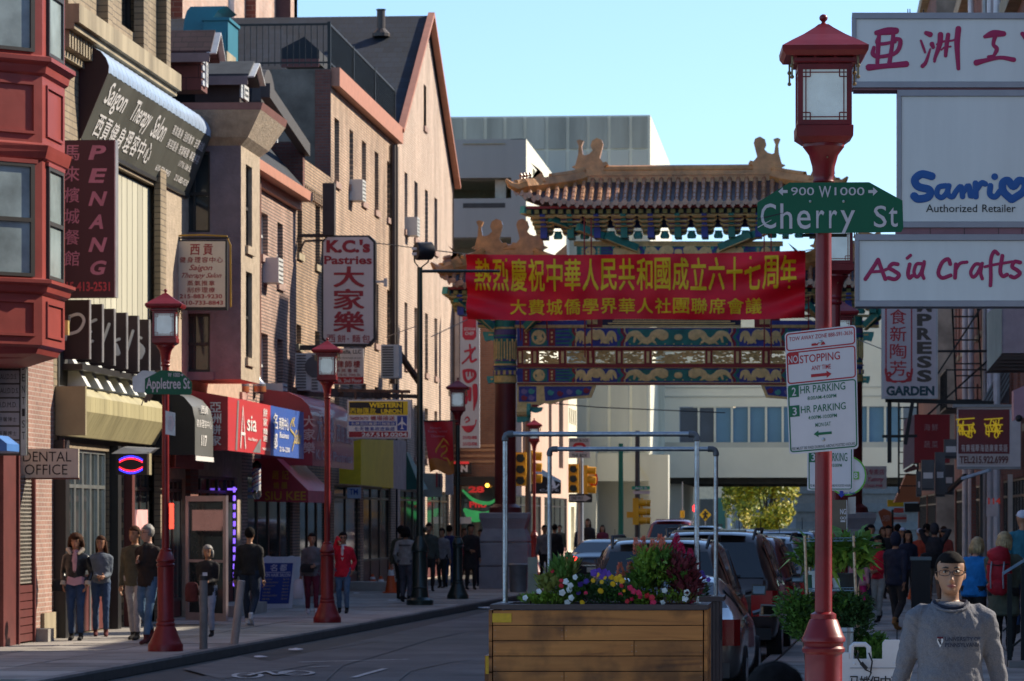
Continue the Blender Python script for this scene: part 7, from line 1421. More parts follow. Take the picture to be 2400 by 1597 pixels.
g =fr(66.0); t =thing('boxy_sign','large pale box sign with angled underside near the right picture edge','sign',g(2370,870)); B(MB().prism([g(2348,712),g(2460,712),g(2460,828),g(2348,828)],(0,.5,0)),'sign_box',M('mauve_box',(.36,.30,.34),.5),t); B(MB().quad(g(2314,870,.02),g(2348,828,.02),g(2348,712,.02),g(2312,735,.02)),'side_face',M('pale_green_side',(.45,.5,.44),.5,0,.35,3,streak=1),t); B(MB().prism([g(2314,870),g(2348,830),g(2460,830),g(2460,868)],(0,1,0)),'underside',M('slat_dark',(.05,.035,.03),.7),t)
for k in range(4):B(MB().bar(g(2325+k*6,866-k*8,.03),g(2460,866-k*8,.03),.03),'slat',M('slat_dark'),t)
g =fr(50.0); t =thing('pink_box','small pink box with camera under it at the right edge','security camera',g(2385,960)); B(MB().prism([g(2376,985),g(2376,915),g(2400,905),g(2460,905),g(2460,965)],(0,.5,0)),'housing',M('pink_housing',(.42,.22,.26),.5),t); B(MB().ell(g(2388,981),.05,.06,.05),'lens',blackm,t)
for i,q in enumerate(((2160,2190,1078,1150),(2192,2215,1060,1165),(2213,2245,1030,1075),(2213,2236,1090,1160),(2148,2160,1105,1165))):
 gq =fr(86+i); lb =['squat grey meter box under the red sign','tall grey meter box with white labels','grey meter box right of the red sign','dark meter box with yellow sticker','narrow grey meter box left of the others'][i]
 tt =thing('meter_box',lb,'meter box',gq(q[0],q[3]),'meter boxes on the right facade'); B(MB().gb(gq,q[0],q[1],q[3],q[2],-.4,0),'casing',M('meter_grey',(.10,.10,.105),.5,.3,.2,3),tt); B(MB().gb(gq,q[0]+4,q[1]-4,(q[2]+q[3])/2+8,(q[2]+q[3])/2-6,.002,.01),'label_plate',inkw,tt); B(MB().gb(gq,q[0]+1,q[1]-1,q[3]-3,q[3]-5,.002,.02),'seam',blackm,tt)
t =thing('tube_light','pale blue tube light jutting from the right facade','lamp',P(2290,1110,80)); B(MB().bar(P(2255,1122,80),P(2320,1102,79),.06),'tube',M('pale_blue_tube',(.3,.45,.6),.4),t); B(MB().bar(P(2225,1150,81),P(2262,1115,80),.08),'arm',irn,t)
t =thing('shop_canopy','dark metal canopy sloping out above the hot pot sign','canopy',P(2330,930,90)); B(MB().prism([P(2300,945,90),P(2344,870,90),P(2395,860,90),P(2395,945,90)],(0,.2,0)),'roof',M('canopy_grey',(.12,.10,.11),.5,.4),t);
for k in range(6):B(MB().bar(P(2302+k*8,944,89.9),P(2342+k*8,872,89.9),.04),'rib',greym,t)
for px,w_,m_,lb in((2368,9,M('cream_post',(.42,.38,.33),.6),'cream door post at far right beyond the backpack woman'),(2349,5,brown,'brown door post left of the cream one'),(2300,6,alud,'dark door post right of the hooded man'),(2282,9,MBK('red_brick',(.20,.07,.05),(.15,.05,.038),(.12,.09,.08),'x'),'brick pier between shop doors')):
 a =P(px,1212,80); one(MB().box(a.x-w_*.0095/2,a.x+w_*.0095/2*1.2,80,80.3,.13,P(px,1112,80).z),'door_post',m_,lb,'post',(a.x,80,.13))
a =P(2325,1190,81.5); one(MB().box(a.x-.13,a.x+.13,81.4,81.42,a.z-.2,a.z+.2),'notice',M('notice_paper'),'cream paper notice on the shop window at right','notice',a)
mb =MB(); g =fr(81); T(mb,'114',g,2316,2345,1182,1167,.03,0,0); one(mb,'shop_number',M('number_red',(.35,.03,.02),.5,emis=.2),'faint red number 114 on a dark shop window','sign',g(2330,1170))
Yr =47.0; g =fr(Yr); t =thing('stoop_railing','black stoop railing with pale blue handrail at the right picture edge','railing',(g(2370,1600).x,Yr,.13)); zz =.13
B(MB().bar(V((g(2366,0).x,Yr,.13)),g(2366,1345),.06).bar(V((g(2398,0).x,Yr,.13)),g(2398,1325),.06),'post',irn,t); B(MB().bar(g(2350,1345),g(2410,1308),.035),'handrail',M('blue_rail',(.20,.30,.42),.3,.5),t); B(MB().bar(g(2368,1520),g(2410,1485),.03).bar(g(2350,1480),g(2372,1460),.02),'lower_rail',irn,t)
a =g(2362,1548); B(MB().box(a.x,a.x+1.5,Yr-.3,Yr+1.2,.13,a.z),'step',conc,t)
g =fr(104.0); t =thing('feather_flag','orange feather flag among the crowd','flag',g(2080,1300)); B(MB().prism([g(a,b_)for a,b_ in((2058,1200),(2072,1192),(2088,1200),(2094,1225),(2100,1270),(2090,1262),(2072,1240))],(0,.03,0)),'cloth',M('flag_orange',(.45,.13,.05),.6),t); B(MB().bar(g(2092,1350),g(2092,1195),.06),'pole',irn,t); mb =MB(); T(mb,'OPEN',g,2066,2088,1222,1208,.02,.2,.01); B(mb,'lettering',M('flag_pale',(.55,.35,.3),.6),t)
g =fr(108.0); t =thing('yellow_sign','small yellow light box and red oval sign below the orange awning','sign',g(2108,1190)); B(MB().gb(g,2080,2118,1188,1172,-.2,0),'yellow_box',M('wu_yellow'),t); B(MB().gb(g,2095,2118,1202,1191,-.1,.02),'red_sign',M('hot_red',(.6,.08,.06),.5),t); B(MB().gb(g,2093,2125,1225,1206,-.1,.0),'white_red_board',M('yummy_white'),t); B(MB().gb(g,2093,2125,1218,1212,.001,.01),'red_stripe',M('hot_red'),t); B(MB().gb(g,2120,2155,1200,1180,-.1,.3),'dark_box',blackm,t)
g =fr(110.0); one(MB().prism([g(1985,1262),g(2040,1240),g(2040,1275),g(1985,1275)],(0,2,0)),'green_canopy',M('canopy_green',(.01,.07,.045),.6),'dark green market canopy behind the plant rack','canopy',g(2010,1262))
#  cars
tyre =M('tyre_rubber',(.012,.012,.013),.8); rimm =M('alloy_rim',(.35,.35,.36),.3,.8); cgl =M('car_glass',(.012,.016,.02),.04,0,.3,1,spec=.9)
tlr =M('tail_lamp',(.35,.008,.01),.15,0,.1,coat=.6); tll =M('tail_lamp_lit',(1,.03,.02),.3,emis=3.5); chrome =M('chrome',(.5,.5,.5),.2,.9); trim =M('black_trim',(.015,.015,.016),.5)
KIND ={'suv':[(0,.5,.98,1.02,.86,.80),(.06,.34,1.06,1.12,.92,.78),(.30,.28,1.08,1.70,.94,.68),(.5,.28,1.09,1.78,.95,.67),(1.5,.26,1.08,1.81,.95,.69),(2.5,.26,1.06,1.78,.95,.68),(2.9,.26,1.05,1.68,.95,.66),(3.65,.28,1.02,1.12,.94,.74),(4.4,.3,.92,1.0,.9,.7),(4.65,.4,.7,.78,.8,.6)],'sedan':[(0,.42,.86,.9,.78,.7),(.07,.3,.92,.98,.87,.72),(.55,.26,.95,1.03,.89,.70),(1.25,.25,.96,1.37,.9,.58),(1.7,.24,.95,1.43,.9,.58),(2.4,.24,.94,1.42,.9,.58),(2.8,.24,.93,1.32,.9,.6),(3.5,.25,.90,.98,.89,.7),(4.3,.28,.8,.86,.84,.6),(4.5,.36,.6,.68,.72,.5)]}
def ringp(st):
 y,zl,zb,zr,wb,wr =st; h =[(wb*.55,zl),(wb*.9,zl+.01),(wb*.985,zl+.14),(wb,(zl+zb)/2),(wb*.985,zb-.07),(wb*.955,zb),(lerp(wb*.955,wr,.55),lerp(zb,zr,.58)),(wr,zr-.07),(wr*.9,zr-.015),(wr*.5,zr+.012)]
 return[V((x,y,z))for x,z in h]+[V((-x,y,z))for x,z in reversed(h)]
def car(name,lb,cx,Y,kind,color,rz=0,lit=False,rack=False,wf=1,hf=1,metal=.5):
 st =[(a,b_*hf,c*hf,d*hf,e*wf,f*wf)for a,b_,c,d,e,f in KIND[kind]]; t =thing(name,lb,'car',(0,0,0),'cars in the street')
 pm =M('paint_'+name,color,.28,metal,.06,2,coat=.9)
 body =B(MB().loft([ringp(s)for s in st]),'body',pm,t,2); sm =body.modifiers.new('s','SUBSURF'); sm.levels =sm.render_levels =1
 R0,R1 =(1,2)if kind=='suv' else(2,3)
 def sq_(i,j,fa,fb,ya,yb,s):
  a,b_ =ringp(st[i]),ringp(st[j]); P_ =lambda r,f:r[5].lerp(r[7],f)if s>0 else V((-r[5].lerp(r[7],f).x,*r[5].lerp(r[7],f).yz))
  L =lambda f,t:P_(a,f).lerp(P_(b_,f),t)+V((s*.022,0,.005)); return[L(fa,ya),L(fa,yb),L(fb,yb),L(fb,ya)]
 prs =[(3,4,.06,.95,'window'),(4,5,.05,.95,'window')]+([(2,3,.3,.9,'window')]if kind=='suv' else[])
 for s in(-1,1):
  for i,j,ya,yb,nm in prs:B(MB().quad(*sq_(i,j,.12,.9,ya,yb,s)),nm,cgl,t)
  a =st[5]; x =s*a[4]*1.0
  B(MB().tube([V((x*.97,a[0]+.45,a[2]+.03)),V((x*1.08,a[0]+.45,a[2]+.06))],.03,6).loft([[V((x*1.05+s*dx,a[0]+.40,a[2]+z))for dx,z in((0,.0),(.19,.0),(.21,.13),(.02,.14))],[V((x*1.05+s*dx,a[0]+.52,a[2]+z))for dx,z in((0,.02),(.17,.02),(.18,.11),(.02,.12))]]),'mirror',pm,t)
  B(MB().quad(*[V((x*1.05+s*dx,a[0]+.397,a[2]+z))for dx,z in((.02,.02),(.175,.02),(.185,.115),(.03,.12))]),'mirror_glass',M('mirror_glass',(.45,.5,.48),.03,1,.1),t)
  b0 =st[1]; zz0,zz1 =(b0[2]-.22,b0[2]+.06)if kind=='sedan' else(b0[2]-.42,b0[2]-.06)
  B(MB().loft([[V((s*b0[4]*u,y,z))for u,y in((.62,-.012),(.93,.0),(1.0,.10),(.98,.22),(.9,.1),(.62,.05))]for z in(zz0,(zz0+zz1)/2,zz1)]),'tail_light',tll if lit else tlr,t)
  for y in(st[1][0]+.75,st[-2][0]-.5):
   w =MB().lathe([(.2,-.1),(.33,-.1),(.345,-.06),(.345,.06),(.33,.1),(.2,.1)],20); w.map(lambda p:V((s*(st[4][4]-.1)+p.z*1.05,y+p.x,.345+p.y))); wh =B(w,'wheel',tyre,t,True)
   B(MB().lathe([(.02,.0),(.2,.005),(.2,.02),(.02,.03)],14).map(lambda p:V((s*(st[4][4]-.1+.09+p.z),y+p.x,.345+p.y))),'rim',rimm,wh)
  if rack:B(MB().tube([V((s*st[3][5]*.86,st[2][0]+.1,st[2][3]-.02)),V((s*st[3][5]*.9,st[3][0]+.15,st[3][3]+.045)),V((s*st[5][5]*.9,st[5][0],st[5][3]+.045)),V((s*st[6][5]*.86,st[6][0],st[6][3]))],.022,6),'roof_rail',trim,t)
 a,b_ =ringp(st[R0]),ringp(st[R1]); Lg =lambda u,f:V((u*lerp(a[5].x,b_[7].x,f),lerp(st[R0][0],st[R1][0],f)-.028,lerp(a[9].z,b_[8].z,f)+(.02 if kind=='sedan' else 0)))
 N_ =8; B(MB().loft([[Lg(-.86+1.72*i/N_,f)+V((0,.02*abs(-1+2*i/N_)**2,0))for i in range(N_+1)]for f in(.08,.5,.93)],False,False),'rear_window',cgl,t)
 z =st[1][2]; B(MB().box(-.26,.26,-.03,-.01,z*.62,z*.62+.13),'number_plate',M('plate_cream',(.5,.5,.42),.5),t); B(MB().box(-st[0][4]*.98,st[0][4]*.98,-.07,.02,.36,.52),'bumper',trim if kind=='suv' else pm,t)
 B(MB().box(-.4,.4,-.02,-.005,z*.8,z*.83),'chrome_strip',chrome,t)
 if kind=='suv':B(MB().box(-.5,.5,st[2][0]-.12,st[3][0],st[3][3]+.005,st[3][3]+.035),'spoiler',pm,t); B(MB().tube([Lg(0,.1)+V((0,-.02,0)),Lg(.5,.13)+V((0,-.03,0))],.01,5),'wiper',trim,t)
 B(MB().tube([V((.3,st[5][0],st[5][3]+.0)),V((.3,st[5][0]-.15,st[5][3]+.28))],.006,4),'aerial',trim,t)
 t.location =(cx,Y,0); t.rotation_euler =(0,0,rz); return t
rzc =-.032
car('silver_sedan','silver grey sedan parked just beyond the wooden planter, red tail light showing',-1.62,38.4,'sedan',(.20,.20,.205),rzc)
car('brown_suv','bronze brown sport utility car with black roof rails behind the planter flowers',-1.86,43.8,'suv',(.085,.058,.048),rzc,rack=True)
car('dark_minivan','tall dark brown minivan parked ahead of the bronze car',-1.42,50.4,'suv',(.045,.03,.028),rzc,wf=1.04,hf=1.04,rack=True)
car('maroon_suv','dark maroon car third ahead in the parked row',-1.2,57.2,'suv',(.09,.012,.02),rzc,hf=.98)
car('white_roofed_suv','pale grey car with roof rack fourth ahead in the parked row',-.95,63.8,'suv',(.35,.38,.40),rzc,rack=True,hf=.97)
car('blue_suv','steel blue car fifth ahead, close to the plant rack',-.55,71.5,'suv',(.08,.12,.17),rzc)
car('grey_suv','grey car beyond the steel blue one near the gate',-.2,78.5,'suv',(.12,.13,.14),rzc,lit=False)
car('black_sedan','black sedan with glowing red tail lights driving under the gate',-5.75,97.0,'sedan',(.012,.014,.02),rzc,lit=True,hf=1.02)
car('far_suv','dark grey car with roof rack waiting in the middle lane past the gate',-3.5,112,'suv',(.05,.055,.06),rzc,rack=True)
car('far_red_van','dark red van furthest off in the middle lane',-4.9,126,'suv',(.16,.012,.02),rzc,hf=1.1)
car('far_white_car','white car with a bright brake light beyond the parked row',-2.0,104,'suv',(.4,.42,.43),rzc,lit=True,hf=.95)
#  wooden planters, pipe frames, plants
def MW(name,c,ax=0):
 if name in MC:return MC[name]
 m,n,b =_mat(name); N =n.nodes; L =n.links; b.inputs['Roughness'].default_value =.55
 tc =N.new('ShaderNodeTexCoord'); oi =N.new('ShaderNodeObjectInfo'); mp =N.new('ShaderNodeMapping'); mp.inputs['Scale'].default_value =(.5,.5,5); L.new(tc.outputs['Object'],mp.inputs[0]); L.new(oi.outputs['Random'],mp.inputs['Location'])
 w =N.new('ShaderNodeTexNoise'); w.inputs['Scale'].default_value =2.2; w.inputs['Detail'].default_value =9; w.inputs['Distortion'].default_value =.6; L.new(mp.outputs[0],w.inputs['Vector'])
 r =N.new('ShaderNodeValToRGB'); e =r.color_ramp.elements; e[0].position =.25; e[0].color =(c[0]*.3,c[1]*.25,c[2]*.2,1); e[1].position =.7; e[1].color =(*c,1); q =e.new(.42); q.color =(c[0]*.78,c[1]*.72,c[2]*.66,1); L.new(w.outputs[0],r.inputs[0])
 k =N.new('ShaderNodeTexNoise'); k.inputs['Scale'].default_value =2.4; k.inputs['Detail'].default_value =5; L.new(tc.outputs['Object'],k.inputs['Vector']); k2 =N.new('ShaderNodeMapRange'); k2.inputs[1].default_value =.36; k2.inputs[2].default_value =.52; k2.inputs[3].default_value =.45; k2.inputs[4].default_value =1.1; L.new(k.outputs[0],k2.inputs[0])
 o2 =N.new('ShaderNodeMapRange'); o2.inputs[3].default_value =.75; o2.inputs[4].default_value =1.15; L.new(oi.outputs['Random'],o2.inputs[0]); mm =N.new('ShaderNodeMath'); mm.operation ='MULTIPLY'; L.new(k2.outputs[0],mm.inputs[0]); L.new(o2.outputs[0],mm.inputs[1])
 mx =N.new('ShaderNodeMix'); mx.data_type ='RGBA'; mx.blend_type ='MULTIPLY'; mx.inputs[0].default_value =1; L.new(r.outputs[0],mx.inputs[6]); L.new(mm.outputs[0],mx.inputs[7]); L.new(mx.outputs[2],b.inputs['Base Color'])
 bu =N.new('ShaderNodeBump'); bu.inputs['Strength'].default_value =.4; bu.inputs['Distance'].default_value =.01; L.new(w.outputs[0],bu.inputs['Height']); L.new(bu.outputs[0],b.inputs['Normal']); MC[name] =m; return m
wood =MW('stained_cedar',(.62,.22,.045)); comp =M('brown_composite',(.085,.05,.042),.6,0,.12,8,.2,60); galv =M('galvanised_pipe',(.42,.43,.45),.32,.85,.22,14,.25,60,dirt=.25); soil =M('soil',(.03,.02,.014),.95,0,.3,20); rtape =M('yellow_reflective_tape',(.80,.42,.005),.4,0,.12,30)
Yp =32.0; g =fr(Yp); t =thing('wooden_planter','large stained wooden street planter with yellow reflective tape, nearest','planter',(g(1400,1400).x,Yp,0)); random.seed(4)
ys_ =[1430,1466,1502,1538,1574,1611,1648,1685,1722]; js ={1:[1322],2:[1486],4:[1322],5:[1486],6:[1322]}
for i,(a,b_)in enumerate(zip(ys_,ys_[1:])):
 xs_ =[1155]+js.get(i,[])+[1648]
 for c,d in zip(xs_,xs_[1:]):
  e =rnd(0,.004); pk =B(MB().gb(g,c+.8,d-.8,b_-1.0,a+1.0,-.03,e),'plank',wood,t)
  for px in(c+5,d-5):B(MB().gb(g,px-.6,px+.6,a+12,a+11,e,e+.002).gb(g,px-.6,px+.6,b_-10,b_-11,e,e+.002),'screw',galv,pk)
 q =g(1650,a+.4),g(1650,b_-.4); B(MB().box(q[0].x,q[0].x+.03,Yp+.01,Yp+1.1,q[1].z,q[0].z),'side_plank',wood,t); q =g(1153,a+.4); B(MB().box(q.x-.03,q.x,Yp+.01,Yp+1.1,g(0,b_-.4).z,q.z),'side_plank',wood,t)
a,b_ =g(1149,1428),g(1660,1418); z1,z0 =b_.z,a.z; B(MB().box(a.x,b_.x,Yp-.03,Yp+.12,z0,z1).box(a.x,b_.x,Yp+1.0,Yp+1.14,z0,z1).box(a.x,a.x+.14,Yp+.122,Yp+.998,z0,z1).box(b_.x-.14,b_.x,Yp+.122,Yp+.998,z0,z1),'rim',comp,t)
B(MB().box(a.x+.05,b_.x-.05,Yp+.05,Yp+1.05,0,z0-.03),'soil',soil,t); B(MB().gb(g,1154,1199,1459,1438,.006,.009),'reflective_tape',rtape,t)
t =thing('wooden_platform','low wooden edge piece with yellow tape beside the planter corner','kerb block',(g(1145,1560).x,33.2,0)); g2 =fr(33.2); B(MB().gb(g2,1136,1200,1760,1537,-.4,0),'post',wood,t); B(MB().gb(g2,1138,1154,1580,1538,.002,.006),'reflective_tape',rtape,t)
Y2 =36.6; g2 =fr(Y2); t =thing('wooden_planter','second brown planter mostly hidden behind the nearest one','planter',(g2(1500,1400).x,Y2,0)); a,b_ =g2(1250,1409),g2(1696,1399)
B(MB().box(a.x,b_.x,Y2,Y2+.12,a.z,b_.z).box(a.x,b_.x,Y2+.9,Y2+1.0,a.z,b_.z).box(b_.x-.14,b_.x,Y2+.121,Y2+.899,a.z,b_.z),'rim',comp,t); B(MB().box(a.x+.03,b_.x-.05,Y2+.03,Y2+.98,0,a.z-.002),'box_wall',comp,t)
for k in range(4):x =g2(1662+k*8,0).x; B(MB().box(x+.002,x+.03,Y2+.015,Y2+.029,.05,a.z-.003),'batten',comp,t)
B(MB().gb(g2,1688,1691,1500,1440,.0,.02),'hinge',blackm,t)
def frame(lb,g,xa,xb,yt,yb_,r):
 t =thing('pipe_frame',lb,'pipe frame',g((xa+xb)/2,yb_),'galvanised pipe frames over the planters')
 for x in(xa,xb):B(MB().tube([g(x,yb_),g(x,yt+14)],r,12),'upright',galv,t,True); B(MB().tube([g(x,yb_),g(x,yb_-4)],r*1.7,12).tube([g(x,yb_),g(x,yb_-1.2)],r*2.6,14),'flange',galv,t); B(MB().tube([g(x,yt+17),g(x,yt+14)],r*1.04,12),'thread',rust,t)
 B(MB().tube([g(xa+18,yt),g(xb-18,yt)],r,12),'crossbar',galv,t,True)
 for x,s in((xa,1),(xb,-1)):B(MB().tube([g(x,yt+15),g(x,yt+8),g(x+s*2.5,yt+2.5),g(x+s*8,yt),g(x+s*19,yt)],[r*1.4,r*1.35,r*1.35,r*1.35,r*1.4],12),'elbow',M('cast_fitting',(.13,.13,.14),.6,.5,.3,20),t,True)
frame('nearest galvanised pipe frame rising over the planter flowers',fr(32.6),1184,1633,1018,1416,.0225); frame('second smaller galvanised pipe frame behind the nearest',fr(37.0),1288,1678,1053,1400,.0225)
random.seed(9)
def foliage(mb,c,rx,ry,rz,n,L=.05,W=.018,up=.3,droop=0):
 for i in range(n):
  a,r =rnd(0,6.28),rnd(.15,1)**.6; u =rnd(-1,1); s_ =sqrt(max(0,1-u*u)); p =V(c)+V((rx*r*cos(a)*s_,ry*r*sin(a)*s_,rz*r*u)); d =V((cos(a)*rnd(.3,1),sin(a)*rnd(.3,1),rnd(-.3,.8)+up)).normalized(); l =L*rnd(.6,1.3); w =W*rnd(.7,1.2); s2 =d.cross(V((rnd(-.4,.4),rnd(-.4,.4),1))).normalized(); nn =s2.cross(d)
  mb.add([p,p+d*l*.5+s2*w+nn*w*.3,p+d*l-V((0,0,droop*l)),p+d*l*.5-s2*w+nn*w*.3,p+d*l*.5],[(0,1,4),(1,2,4),(2,3,4),(3,0,4)])
lf =[M('leaf_bright',(.19,.30,.035),.5,0,.3,20),M('leaf_mid',(.09,.19,.03),.5,0,.35,20),M('leaf_dark',(.04,.09,.025),.5,0,.35,20),M('leaf_red',(.18,.03,.04),.5,0,.4,20),M('leaf_olive',(.22,.23,.05),.5,0,.3,20)]
fl ={'coral':(.8,.24,.14),'crimson':(.55,.008,.08),'yellow':(.85,.48,.005),'white':(.75,.75,.72),'purple':(.16,.06,.42),'violet':(.06,.02,.22),'magenta':(.75,.02,.09),'red':(.6,.02,.03),'brown':(.10,.05,.04)}
fm_ ={k:M('petal_'+k,c,.6,0,.2,30)for k,c in fl.items()}
Yf =32.5; gf =fr(Yf)
def bloom(par,px,py,r,k,n=6,dy=0,layers=2):
 r*=.95 if k=='white' else 1.15
 c =gf(px,py)+V((0,-.25+dy,0)); mb =MB(); tilt =Matrix.Rotation(rnd(-.5,.5),3,'Z')@Matrix.Rotation(pi/2+rnd(-.5,.4),3,'X')
 for l in range(layers):
  for i in range(n):
   a =6.28*i/n+l*.5; q =r*(1-.35*l); w =q*.55; d =V((cos(a),sin(a),0)); s =V((-sin(a),cos(a),0)); z =.25*q*l; mb.add([c+tilt@p for p in(V((0,0,z)),d*q*.6+s*w+V((0,0,z+.1*q)),d*q+V((0,0,z-.1*q)),d*q*.6-s*w+V((0,0,z+.1*q)))],[(0,1,2,3)])
 return B(mb,'flower',fm_[k],par)
def plant(name,lb,px,py,leafs,fls,stems=()):
 t =thing(name,lb,'plant',gf(px,1425));
 for(cx,cy,rx,ry,n,L,W,mi,*o)in leafs:mb =MB(); foliage(mb,gf(cx,cy),rx,.28,ry,n,L,W,*(o or(.3,))); B(mb,'leaves',lf[mi],t)
 for s in stems:B(MB().tube([gf(*q)for q in s[0]],s[1],5),'stem',s[2]if len(s)>2 else lf[1],t)
 for f in fls:bloom(t,*f)
 return t
plant('marigold','low bushy marigolds with yellow and orange flowers in the planter centre',1420,1390,[(1400,1393,.28,.1,1500,.035,.008,2),(1440,1388,.22,.11,900,.035,.008,1)],[(1414,1363,.02,'yellow'),(1436,1352,.026,'yellow',9),(1449,1356,.028,'yellow',9),(1461,1360,.027,'yellow',9),(1440,1368,.024,'yellow',9),(1412,1384,.026,'yellow',8,-.05),(1370,1411,.024,'yellow',9,-.08),(1405,1346,.02,'yellow'),(1421,1353,.018,'yellow'),(1394,1360,.02,'yellow'),(1466,1384,.014,'yellow'),(1456,1350,.02,'yellow',9)])
plant('petunia','white and purple trailing petunias left of the marigolds',1340,1390,[(1345,1385,.15,.12,900,.04,.014,1),(1300,1405,.2,.07,900,.035,.01,0),(1370,1375,.13,.11,500,.04,.012,2)],[(1330,1362,.034,'white',5),(1341,1372,.034,'white',5),(1322,1388,.036,'white',5),(1338,1382,.034,'white',5),(1343,1400,.034,'white',5),(1334,1411,.034,'white',5),(1352,1352,.03,'white',5),(1236,1400,.03,'white',5),(1268,1385,.03,'white',5),(1396,1342,.034,'purple',5),(1408,1339,.034,'purple',5),(1420,1341,.034,'purple',5),(1429,1344,.03,'purple',5),(1415,1350,.03,'purple',5),(1378,1362,.028,'violet',5),(1365,1369,.028,'violet',5),(1360,1388,.022,'violet',5),(1560,1383,.03,'white',5),(1612,1388,.036,'white',5),(1608,1402,.034,'white',5),(1556,1411,.028,'white',5)])
plant('begonia','fleshy green and red stemmed plant at left end of the planter',1290,1380,[(1292,1372,.12,.10,90,.11,.035,4,.5),(1320,1340,.12,.11,260,.09,.02,1,.8),(1335,1335,.08,.08,140,.08,.014,4,1.0),(1262,1405,.18,.05,500,.04,.012,0)],[(1299,1338,.018,'red'),(1320,1372,.022,'red'),(1320,1360,.02,'red')],[([(1240,1420),(1246,1398),(1270,1388),(1300,1376)],.012,lf[3]),([(1255,1418),(1275,1392),(1300,1376)],.008,lf[3])])
plant('impatiens','magenta and red impatiens low in front of the coral plumes',1500,1400,[(1500,1405,.2,.06,320,.05,.024,0),(1470,1402,.15,.06,260,.05,.02,2)],[(1480,1377,.026,'magenta',5),(1488,1385,.026,'magenta',5),(1500,1388,.028,'magenta',5),(1504,1397,.024,'magenta',5),(1520,1395,.026,'red',5,-.05),(1531,1399,.028,'red',5,-.05),(1534,1410,.028,'magenta',5,-.05),(1458,1393,.022,'magenta',5),(1473,1408,.022,'red',5),(1460,1372,.02,'red',5),(1377,1389,.018,'magenta',5),(1484,1403,.02,'magenta',5)])
def plume(par,px,py,h,k):
 mb =MB(); b0 =gf(px,py)+V((0,rnd(-.1,.2),0)); n =int(h*900)
 for i in range(n):
  u =rnd(0,1); r =.028*(1-u)**.7+.004; a =rnd(0,6.28); p =b0+V((cos(a)*r+u*h*.12*sin(px),sin(a)*r,h*u)); d =V((cos(a),sin(a),1.4)).normalized()*.026; s =d.orthogonal().normalized()*.006; mb.add([p-s,p+s,p+d],[(0,1,2)])
 B(mb,'flower_plume',fm_[k],par); B(MB().tube([gf(px*.7+1520*.3,1415)+V((0,.1,0)),b0+V((0,0,h*.3))],.006,5),'stem',M('red_stem',(.25,.09,.04),.6),par)
c1 =plant('celosia','tall celosia with coral feather plumes and lime leaves',1520,1380,[(1530,1340,.17,.19,480,.09,.024,0,.2,.3),(1505,1365,.13,.12,260,.08,.02,1),(1550,1320,.1,.13,240,.09,.014,1,.7),(1515,1320,.09,.12,220,.09,.014,0,.8)],[])
for px,py,h,k in((1494,1300,.14,'coral'),(1503,1290,.12,'coral'),(1530,1305,.15,'coral'),(1541,1292,.14,'coral'),(1552,1296,.13,'coral'),(1517,1318,.12,'coral'),(1560,1310,.12,'coral'),(1476,1345,.1,'coral'),(1455,1352,.12,'coral'),(1460,1358,.06,'coral'),(1535,1315,.1,'coral'),(1548,1318,.1,'coral')):plume(c1,px,py,h,k)
c2 =plant('celosia','dark wine red celosia with crimson plumes at right end',1600,1390,[(1592,1340,.13,.17,330,.09,.024,3),(1612,1375,.13,.14,330,.08,.022,3),(1590,1395,.2,.08,500,.04,.01,0),(1600,1355,.1,.12,80,.08,.02,1)],[])
for px,py,h in((1578,1294,.12),(1588,1288,.14),(1596,1300,.1),(1618,1320,.12),(1610,1330,.12),(1586,1348,.1),(1628,1335,.1),(1626,1418,.08)):plume(c2,px,py,h,'crimson')
t =thing('dried_flower','dried brown seed stems above the purple petunias','plant',gf(1405,1345));
for k in range(6):a =1400+k*3.5; B(MB().tube([gf(1408,1350),gf(a,1330),gf(a-6+k*3,1312-3*(k%3))],[.004,.006,.010],5),'stem',fm_['brown'],t)
one(MB().bar(gf(1442,1341),gf(1452,1353),.008),'plant_label',M('cyan_tag',(.02,.4,.55),.5),'thin cyan plastic plant tag among the flowers','plant tag',gf(1447,1347))
t =thing('petunia','small purple petunia in the second planter by its pipe','plant',fr(36.9)(1650,1400)); mb =MB(); foliage(mb,fr(36.9)(1650,1385),.06,.1,.1,160,.04,.012); B(mb,'leaves',lf[2],t)
gf_ =gf; gf =fr(37.1)
for q in((1646,1343,.03,'violet',5),(1652,1352,.026,'purple',5),(1662,1358,.026,'purple',5),(1644,1385,.024,'violet',5)):bloom(t,*q)
Yr =29.0; g =fr(Yr); t =thing('wire_shelf','chrome wire shelving rack of potted plants behind the nearest lamp','shelf',g(1945,1600)); rs =M('rusty_chrome',(.40,.30,.22),.35,.7,.4,30)
for x0,x1,dy in((1886,1902,0),(2000,2018,0),(1896,1908,.45),(2008,2022,.45)):B(MB().tube([g(x0,1256)+V((0,dy,0)),g(x1,1690)+V((0,dy,0))],.013,8),'post',rs,t)
bw =M('wire_blue_chrome',(.30,.38,.42),.3,.8)
for y in(1263,1380,1505):
 for dy in(0,.45):
  for o in(0,7):B(MB().tube([g(1888,y+o)+V((0,dy,0)),g(2006,y-2+o)+V((0,dy,0))],.004,5),'wire',bw,t)
 for k in range(14):x =1892+k*8; B(MB().tube([g(x,y+7),g(x+4,y),g(x+8,y+7)],.003,4),'wire',bw,t)
 B(MB().gb(g,1890,2006,y+5,y+4,-.45,0),'shelf',bw,t)if y>1300 else None
pw =M('pot_white',(.55,.56,.55),.5); pg =M('pot_green',(.02,.10,.06),.5); pk_ =M('pot_black',(.02,.02,.02),.6)
gf =g
